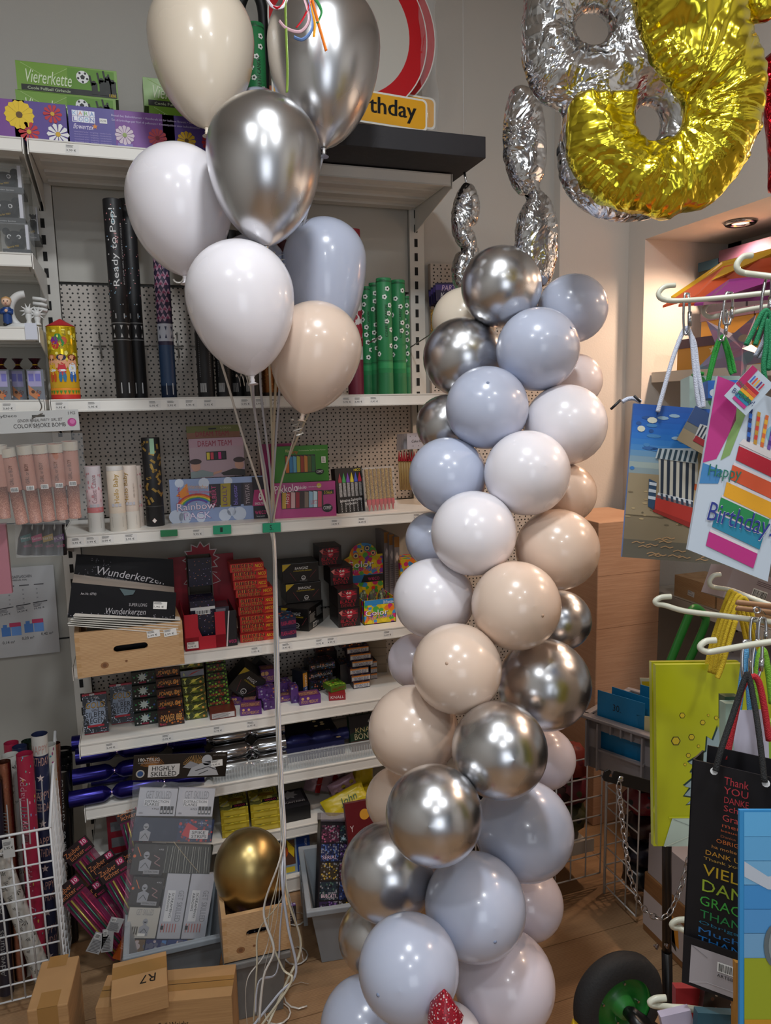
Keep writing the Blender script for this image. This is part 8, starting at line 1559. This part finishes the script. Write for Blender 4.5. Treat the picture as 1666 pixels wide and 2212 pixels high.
G, w2, h2 = fpx((1462, 950), (1530, 988), (1502, 876), w=1.175); b = MB(); b.fbox(G, w2, h2, .001, C('#6c6c66', .4)); b.rect(G, 0, h2*.55, w2, h2*.45, '#2c4470', 1); b.rect(G, 0, 0, w2, h2*.35, '#8a7a60', 1); b.poly(G, [(w2*.4, h2*.2), (w2*.9, h2*.25), (w2*.85, h2*.75), (w2*.35, h2*.65)], '#b0b0b0', 2); [b.rect(G, w2*(.42+.1*i), h2*.35, w2*.045, h2*.3, '#1c2838', 3) for i in range(5)]; b.rect(G, w2*.4, h2*.18, w2*.45, h2*.16, '#8a1c24', 3)
b.build('gift_tag', e)
# green corded bag behind
Fq2, w, h = fpx((1490, 900), (1600, 900), (1490, 812), w=1.30); e = empty('gift_bag', Fq2.o, 'white and green gift bag with green cords behind the beach bag', 'gift bag'); b = MB(); b.fbox(Fq2, w, h, .04, C('#9fb0a8', .4)); b.disc(Fq2, w*.2, h*.85, w*.12, '#2a7a3a', 1); b.disc(Fq2, w*.5, h*.4, w*.14, '#4a8a50', 1); b.build('bag_body', e)
k = MB(); cm = cordm('#1f8a2c'); [k.tube(cord(p, 0, w0=1.27), .0034, cm, 8) for p in ([(1524, 850), (1534, 800), (1545, 755), (1558, 730), (1570, 760), (1578, 800), (1582, 808)], [(1528, 840), (1540, 790), (1556, 735), (1565, 730), (1580, 770), (1588, 806)], [(1497, 812), (1505, 806), (1520, 808)])]; k.build('cord_handle', e)
Fq3, w, h = fpx((1530, 860), (1640, 858), (1530, 822), w=1.24); b = MB(); b.fbox(Fq3, w, h, .03, C('#2a62b0', .4)); b.disc(Fq3, w*.1, h*.3, w*.07, '#c0c8d0', 1); b.build('gift_bag', label='blue cloudy gift bag edge between the beach bag and the birthday bag', cat='gift bag')
# translucent star lantern
c = P(1588, 760, w=1.5); b = MB(); S = C('#a79cb8', .35); G = Fr(c, _R, _U); pts = [(.088*(1 if i % 2 == 0 else .42)*math.cos(-.2+.6283*i), .088*(1 if i % 2 == 0 else .42)*math.sin(-.2+.6283*i)) for i in range(10)]
vs = [G.p(*p, 0) for p in pts]+[G.p(0, 0, .03), G.p(0, 0, -.03)]; b.add(vs, [(i, (i+1) % 10, 10) for i in range(10)]+[((i+1) % 10, i, 11) for i in range(10)], speckle_mat('star_paper', '#9a90b0', ['#7f9ab0', '#b88aa8', '#c8b8a0'], 30, .5, .4)); b.star(Fr(c+_R*-.055+_U*.0-_F*.02, _R, _U), 0, 0, .008, '#d8c8a0', 2); b.build('paper_star', label='folded lilac blue paper star with gold specks behind the cords', cat='paper star')
# happy birthday bag
Fh, w, h = fpx((1486, 1187), (1655, 1255), (1551, 812), w=1.0); Fh = skew(Fh.o, P(1655, 1255, w=1.0)-Fh.o, P(1551, 812, w=1.0)-Fh.o); sk_ = (P(1551, 812, w=1.0)-Fh.o).dot(Fh.x)
e = empty('gift_bag', Fh.o, 'white Happy Birthday gift bag with rainbow layer cake and candles', 'gift bag'); b = MB(); h = (P(1551, 812, w=1.0)-Fh.o).length
w = max(w, .118); b.fbox(Fh, w, h, .006, C('#b9c4d0', .3)); 
def U(x, y): return (w*x, h*y)
b.poly(Fh, [U(0, .5), U(.15, .55), U(.3, .8), U(.25, 1), U(0, 1)], '#b02a78', 1); b.poly(Fh, [U(.2, .55), U(.3, .6), U(.42, .9), U(.3, .9)], '#7a9a5a', 1); b.poly(Fh, [U(0, .38), U(.22, .42), U(.25, .5), U(0, .5)], '#3a7ab0', 1); b.disc(Fh, w*.8, h*.8, w*.12, '#7aa8b8', 1)
lay = [('#b02a78', .06), ('#1f7a98', .175), ('#1f8048', .27), ('#d89a1c', .365), ('#c8502c', .47), ('#a8142a', .585)]
for i, (c_, v) in enumerate(lay): x0 = .2+.035*i; b.poly(Fh, [U(x0, v), U(x0+.60, v-.02), U(x0+.62, v+.085), U(x0+.02, v+.10)], '#cfc8cc', 2); b.poly(Fh, [U(x0, v), U(x0+.60, v-.02), U(x0+.62, v+.068), U(x0+.01, v+.083)], speckle_mat('cake_'+c_[1:], c_, [c_, '#8a6a50'], 400, .12, .8), 3)
b.poly(Fh, [U(.38, .68), U(1.0, .66), U(.96, .705), U(.7, .72), U(.42, .715)], '#cfc8c8', 4)
for i, (c1, c2) in enumerate((('#2a62b8', '#1a2a60'), ('#c83a2a', '#b8862a'), ('#d8a02a', '#c8602a'), ('#4a2a78', '#6a4a98'), ('#b8243a', '#c88a98'), ('#5a9a3a', '#2a6a3a'))):
    x = .46+.085*i
    for j in range(7): b.poly(Fh, [U(x+.008*j*(i-2)*.3, .71+.026*j), U(x+.04+.008*j*(i-2)*.3, .71+.026*j), U(x+.04+.008*j*(i-2)*.3, .737+.026*j), U(x+.008*j*(i-2)*.3, .737+.026*j)], c1 if j % 2 else c2, 5)
b.text(Fh, 'Happy', w*.08, h*.42, w*.40, h*.085, '#1c6a58', 6, ang=.25, shear=.25); b.text(Fh, 'Birthday!', w*.14, h*.16, w*.80, h*.15, '#d8d8e0', 6, ang=.12, shear=.22); b.text(Fh, 'Birthday!', w*.145, h*.165, w*.79, h*.142, '#1f2f80', 7, ang=.12, shear=.22)
b.build('bag_body', e)
k = MB(); cm = cordm('#0f7a4c'); [k.tube(cord(p, 0, w0=.99), .0034, cm, 8) for p in ([(1612, 745), (1625, 720), (1645, 680), (1658, 672), (1668, 700), (1672, 760)], [(1632, 745), (1640, 720), (1655, 675)], [(1655, 690), (1656, 740), (1650, 790), (1655, 830)], [(1660, 690), (1664, 740), (1660, 800)])]; k.build('cord_handle', e)
k = MB(); [k.tube(cord(p, 0, w0=1.01), .003, cordm('#aeb4c4'), 8) for p in ([(1632, 770), (1648, 740), (1662, 700)], [(1640, 775), (1655, 745), (1668, 710)])]; k.build('inner_cord', e)
G, w2, h2 = fpx((1565, 855), (1612, 898), (1600, 765), w=.97); b = MB(); b.fbox(G, w2, h2, .001, C('#b0bcc8', .4)); b.rect(G, 0, h2*.4, w2*.25, h2*.6, '#a81c5a', 1)
for i, (c_, _) in enumerate(lay): b.rect(G, w2*.25, h2*(.08+.09*i), w2*.55, h2*.085, c_, 2)
[b.rect(G, w2*(.3+.1*i), h2*.65, w2*.05, h2*.2, ('#2a62b8', '#c83a2a', '#d8a02a', '#4a2a78', '#b8243a')[i], 2) for i in range(5)]; b.text(G, 'Happy', w2*.02, h2*.42, w2*.4, h2*.12, '#1c6a58', 3); b.text(G, 'Birthday!', w2*.1, h2*.14, w2*.85, h2*.17, '#1f2f60', 3, ang=.15); b.build('gift_tag', e)
# folded coloured bags on top
for i, (pts, c_, lab) in enumerate((([(1450, 640), (1560, 565), (1700, 528), (1710, 540), (1570, 600), (1470, 645)], '#c9961c', 'folded yellow paper bag on top of the pile on the upper hook'), ([(1432, 660), (1563, 575), (1705, 548), (1710, 565), (1580, 600), (1500, 640)], '#b5451c', 'folded red-orange paper bag second in the pile on the upper hook'),
        ([(1466, 658), (1548, 592), (1705, 570), (1712, 590), (1600, 610), (1500, 655)], '#a8401c', 'folded dark orange paper bag third in the pile on the upper hook'), ([(1500, 656), (1576, 603), (1710, 588), (1715, 640), (1580, 648), (1520, 654)], '#7c2a68', 'folded purple paper bag lowest in the pile on the upper hook'))):
    n = len(pts); V = [P(x, y, w=1.30-.02*i+(.10 if x > 1540 else 0)) for x, y in pts]; b = MB(); mm = C(c_, .35); tk = Vector((0, 0, -.004)); b.add(V+[v+tk for v in V], [tuple(range(n)), tuple(range(2*n-1, n-1, -1))]+[(j, n+j, n+(j+1) % n, (j+1) % n) for j in range(n)], mm); b.build('paper_bag', label=lab, cat='gift bag')
# yellow monster bags
for i in range(4):
    dx = (3-i)*9; Fy, w, h = fpx((1412+i*3, 1828-(0 if i in (0, 3) else 70)), (1600, 1826), (1424+i*5, 1430+i*2), w=1.30-.022*i); h = h if i in (0, 3) else h
    e = empty('gift_bag', Fy.o, ('backmost yellow-green gift bag of the pile', 'third yellow-green gift bag from the front of the pile', 'second yellow-green gift bag from the front of the pile', 'front yellow-green gift bag with grey shaggy monster print and pale bottom')[i], 'gift bag', 'yellow-green gift bags')
    if i == 3: w = (P(1665, 1826, w=1.234)-Fy.o).length
    b = MB(); b.fbox(Fy, w, h, .012, C(('#b0b414', '#a4a812', '#b0b414', '#a5a80c')[i], .35, bump=.15, scale=14)); 
    if i == 3:
        for x, y, s in ((.22, .72, .022), (.40, .68, .02), (.52, .705, .016), (.16, .58, .035), (.30, .60, .024), (.36, .55, .012), (.27, .50, .018), (.24, .45, .012), (.58, .60, .014), (.45, .72, .010)): b.disc(Fy, w*x+.002, h*y, w*s*1.25, '#3a3408', 1, n=6); b.disc(Fy, w*x+.002, h*y, w*s, '#c0a820', 2, n=6)
        mp = [(.50, .0), (.50, .36), (.30, .30), (.42, .26), (.30, .20), (.40, .18)]; out = [(.9, .62), (.62, .66), (.56, .60), (.55, .66), (.50, .58), (.45, .60), (.44, .52), (.28, .46), (.34, .44), (.30, .40), (.38, .40), (.24, .33), (.30, .32), (.24, .28), (.33, .27), (.26, .23), (.36, .24), (.34, .17), (.9, .17)]
        b.poly(Fy, [(w*(x-(.012 if x < .8 else 0)), h*(y+(.006 if y > .3 else -.006))) for x, y in out], '#12302c', 1); b.poly(Fy, [(w*x, h*y) for x, y in out], '#84969a', 2); b.disc(Fy, w*.75, h*.42, w*.09, '#2a4a88', 3); b.disc(Fy, w*.85, h*.5, w*.09, '#a8706a', 3)
        b.poly(Fy, [(w*.05, .0), (w*.55, 0), (w*.55, h*.155), (w*.13, h*.155)], '#a9b8ac', 4); b.poly(Fy, [(w*.10, h*.155), (w*.6, h*.155), (w*.6, h*.165), (w*.10, h*.165)], '#b4b818', 5); b.line(Fy, [(w*.06, 0), (w*.52, h*.12)], .0012, '#c4ccbc', 6); b.line(Fy, [(w*.14, h*.15), (w*.5, h*.06)], .0008, '#7f8a86', 6)
    b.build('bag_body', e); k = MB(); cm = cordm('#c2a414'); x = 1536+i*9; k.tube(cord([(x-12, 1450+i*3), (x+4, 1380), (x+28, 1310), (x+44, 1276+i*5), (x+60, 1320), (x+75, 1380), (x+85, 1440)], 0, w0=1.24-.02*i), .0034, cm, 8)
    if i == 3: k.tube(cord([(1550, 1465), (1560, 1440), (1572, 1400), (1590, 1340)], 0, w0=1.17), .0038, cm, 8)
    k.build('cord_handle', e)
# clothespin
G, w, h = fpx((1593, 1312), (1690, 1330), (1592, 1303), w=1.0); e = empty('clothespin', G.o, 'wooden clothespin clipped at the yellow cords', 'clothespin'); pw_ = C('#a37a58', .6)
for s in (0, 1): A = P(1592, 1301+s*12, w=1.0); B = P(1690, 1312+s*14, w=1.0); k = MB(); k.tube([A, A.lerp(B, .1), A.lerp(B, .5), B], .004, pw_, 8, flat=(.005, .0028)); k.build('wooden_arm', e)
k = MB(); q = P(1633, 1317, w=.99); k.tube([q+_R*.004*math.cos(a)+_U*.004*math.sin(a)-_F*.0004*a for a in [.6*i for i in range(24)]]+[P(1655, 1328, w=.99)], .0009, chrome, 6); k.build('spring', e)
# hanging cords of hidden bags and blank tag
for nm, pts, c_, w0, lab in (('red', [(1570, 1640), (1585, 1560), (1602, 1490), (1622, 1462), (1638, 1470), (1650, 1520), (1662, 1600)], '#b51c28', .955, 'red cord handle looped on a carabiner beside the blank tag'), ('blue', [(1595, 1545), (1603, 1470), (1612, 1410), (1622, 1400), (1618, 1470), (1622, 1545)], '#5a9ac8', 1.0, 'light blue cord handle behind the black cords'),
      ('green', [(1632, 1545), (1634, 1480), (1640, 1420), (1650, 1405), (1660, 1450), (1668, 1520)], '#7ab02a', .99, 'lime green cord handle at the right photo edge'), ('deep blue', [(1618, 1470), (1622, 1430), (1626, 1400), (1632, 1440)], '#2a6a9c', 1.03, 'deep blue cord bundle between the carabiners')):
    MB().tube(cord(pts, 0, w0=w0), .0042, cordm(c_), 8).build('cord_handle', label=lab, cat='cord')
G, w, h = fpx((1587, 1642), (1662, 1640), (1572, 1535), w=.975); b = MB(); b.fbox(G, w, h, .001, C('#b9b6c6', .5)); b.build('blank_tag', label='blank white gift tag hanging behind the black cords', cat='tag')
for lab, q, c_ in (('pale mint bag edge behind the blank tag', ((1568, 1640), (1600, 1640), (1568, 1520), 1.05), '#9fb8ac'), ('lime green bag at the right edge behind the blank tag', ((1640, 1700), (1700, 1700), (1645, 1560), 1.02), '#86a82a'), ('dark green bag corner left of the blank tag', ((1566, 1560), (1600, 1560), (1568, 1505), 1.07), '#1c3c24')):
    G, w, h = fpx(q[0], q[1], q[2], w=q[3]); b = MB(); b.fbox(G, w, h, .02, C(c_, .4)); b.build('gift_bag', label=lab, cat='gift bag')
# black thank-you bag
_a, _b, _c = P(1477, 2022, w=.93), P(1660, 2090, w=.872), P(1495, 1640, w=.93); Fb_ = Fr(_a, _b-_a, _c-_a); w = (_b-_a).length; h = (_c-_a).dot(Fb_.z); e = empty('gift_bag', Fb_.o, 'black gift bag with rainbow coloured Thank You words in many languages', 'gift bag'); b = MB(); blk = C('#151418', .5, spec=.3); b.fbox(Fb_, w, h, .002, blk); b.fbox(Fr(Fb_.p(.006, .008, -.05), Fb_.x, Fb_.z), w, h, .002, blk); b.fbox(Fb_, .002, h, .05, blk)
ln = [('Thank', '#a8303a', .40, .9, .30, .05), ('YOU', '#a8303a', .40, .85, .30, .045), ('DANKE', '#a8303a', .41, .80, .30, .04), ('Schön', '#a8323a', .41, .755, .32, .038), ('Grazie', '#a83a3a', .40, .70, .34, .042), ('merci', '#a8482e', .40, .665, .32, .025), ('beaucoup', '#a8502a', .39, .635, .34, .02), ('Danke sehr', '#8a4a2a', .39, .607, .34, .016), ('OBRIGADO', '#b8622a', .34, .572, .50, .026), ('ha molte grazie', '#b87a3a', .29, .53, .55, .026), ('DANK U WEL', '#b8842a', .22, .49, .7, .03),
      ('Thank you very', '#b08a3a', .20, .455, .7, .024), ('VIELEN', '#b0921c', .20, .375, .75, .068), ('DANK', '#8aa02a', .20, .285, .72, .075), ('GRACIAS', '#3a9a3a', .18, .205, .78, .062), ('THANKS', '#1c7a40', .19, .135, .74, .052), ('Obrigado', '#1c6a88', .18, .095, .7, .028), ('Muchas', '#1c62a0', .18, .05, .72, .036), ('THANK', '#1c6ab0', .18, .0, .7, .04)]
for t_, c_, u, v, ww, hh in ln: b.text(Fb_, t_, w*u, h*(v+.005), w*ww*.95, h*hh*.85, c_, 2)
Bt = skew(P(1473, 2122, w=.922), P(1655, 2190, w=.866)-P(1473, 2122, w=.922), P(1477, 2020, w=.922)-P(1473, 2122, w=.922)); hb_ = (P(1477, 2020, w=.922)-Bt.o).length; b.fbox(Bt, w, hb_, .002, blk); b.poly(Bt, [(w*.09, hb_*.07), (w*.98, hb_*.07), (w*.98, hb_*.86), (w*.10, hb_*.86)], '#a09a9e', 1); b.barcode(Bt, w*.42, hb_*.5, w*.26, hb_*.2, 2); b.text(Bt, 'ARTEBENE', w*.42, hb_*.4, w*.3, hb_*.06, '#2a2a2c', 3); b.line(Bt, [(w*.10, hb_*.86), (w*.3, hb_*.7)], .0008, '#7f7a7e', 2); b.line(Bt, [(w*.09, hb_*.07), (w*.3, hb_*.2), (w*.98, hb_*.2)], .0008, '#b8b2b6', 2)
b.build('bag_body', e); k = MB(); cm = cordm('#0c0c0e'); k.tube(cord([(1546, 1666, .90), (1558, 1620, .905), (1585, 1540, .925), (1610, 1465, .94), (1618, 1462, .94), (1630, 1520, .92), (1642, 1600, .885), (1652, 1690, .863)], 0, w0=.925), .0037, cm, 8); k.build('cord_handle', e)
k = MB(); [k.lathe([(.0045, 0), (.0045, 1)], P(x, y, w=w_), P(x, y, w=w_-.003), C('#c8c8c8', .4), 10) for x, y, w_ in ((1543, 1666, .905), (1655, 1692, .868))]; k.build('eyelet', e)
# sheep bag
Fs_, w, h = fpx((1598, 2300), (1720, 2300), (1612, 1750), w=.82); e = empty('gift_bag', Fs_.o, 'sky blue gift bag with white cloud and cartoon sheep at the right photo edge', 'gift bag'); b = MB(); b.fbox(Fs_, w, h, .004, C('#2f86c0', .4))
for i in range(6): b.rect(Fs_, w*.08, h*(.42+.095*i), w*.92, h*.098, ['#6a9ac0', '#4a8cc4', '#3a86c4', '#6aa4cc', '#5aa0d0', '#5aa6d8'][i], 1)
b.poly(Fs_, [(w*.08, h*.80), (w*.5, h*.74), (w, h*.76), (w, h*.68), (w*.5, h*.69), (w*.08, h*.74)], '#b4bcc8', 2); b.rect(Fs_, w*.08, 0, w*.92, h*.42, '#8f9a1c', 2); b.rect(Fs_, w*.08, 0, w*.92, h*.18, '#b8861c', 3)
b.disc(Fs_, w*.62, h*.47, w*.2, '#5a6468', 4, ry=h*.085); b.disc(Fs_, w*.66, h*.47, w*.16, '#7c8688', 5, ry=h*.075); b.disc(Fs_, w*.66, h*.46, w*.06, '#b05a2a', 6); b.poly(Fs_, [(w*.55, h*.38), (w, h*.4), (w, h*.2), (w*.65, h*.24)], '#a81a50', 5); b.build('bag_body', e)
for lab, q, c_ in (('orange and blue thin bag edges left of the sky blue bag', ((1590, 2230), (1606, 2230), (1588, 2080), .88), '#b07a30'), ('dark floral gift bag below the black bag', ((1510, 2240), (1585, 2250), (1500, 2135), .93), '#2a1c18'), ('red gift bag corner below the black bag', ((1460, 2240), (1520, 2240), (1484, 2135), .96), '#8f1c24'), ('pale lilac tag at the bottom edge by the low hook', ((1435, 2230), (1500, 2215), (1460, 2190), .92), '#a8a0b4'), ('teal knitted band at the bottom right', ((1505, 2240), (1590, 2245), (1510, 2188), .9), '#1c4a5a')):
    G, w, h = fpx(q[0], q[1], q[2], w=q[3]); b = MB(); b.fbox(G, w, h, .012, speckle_mat('floral_print', c_, ['#a85a5a', '#c8b098', '#5a3020'], 120, .3) if 'floral' in lab else C(c_, .5)); b.build('gift_bag' if 'tag' not in lab else 'gift_tag', label=lab, cat='gift bag' if 'tag' not in lab else 'tag')
G, w, h = fpx((1562, 1290), (1700, 1340), (1558, 1208), w=1.45); b = carton(G, w, h, .1, '#a09498'); b.barcode(G, w*.38, h*.3, w*.22, h*.25); b.lines(G, w*.4, h*.65, w*.4, h*.15, 3, '#6a5a60', 1); b.build('white_carton', label='pinkish white carton with barcode under the birthday bag', cat='box')
# party bags hanging on the perforated wall panel
for i in range(4):
    F, w, h = fpx((928+i*5, 662-i*4), (990+i*5, 660-i*4), (922+i*5, 626-i*5), Y=2.58-.03*i); b = MB(); b.fbox(F, w, h, .002, C('#1c1636', .3)); b.rect(F, 0, h*.6, w, h*.3, '#3a2a68', 1)
    if i == 3: b.text(F, 'PARTY', w*.2, h*.55, w*.6, h*.3, '#b8a0b4', 2, shear=.2); b.text(F, 'Knaller', w*.15, h*.15, w*.6, h*.3, '#b8b8b8', 2, shear=.2)
    b.build('party_bag', label=('backmost', 'third', 'second', 'front')[i]+' dark purple PARTY header bag hanging beside the column top', cat='party bag', group='purple party header bags')
F, w, h = fpx((932, 725), (960, 725), (930, 668), Y=2.55); b = MB(); b.fbox(F, w, h, .01, speckle_mat('gold_wrap', '#7a5a14', ['#c8a030', '#4a3410'], 200, .4, .3)); b.build('gold_poppers', label='golden poppers in clear bag under the purple party headers', cat='party poppers')
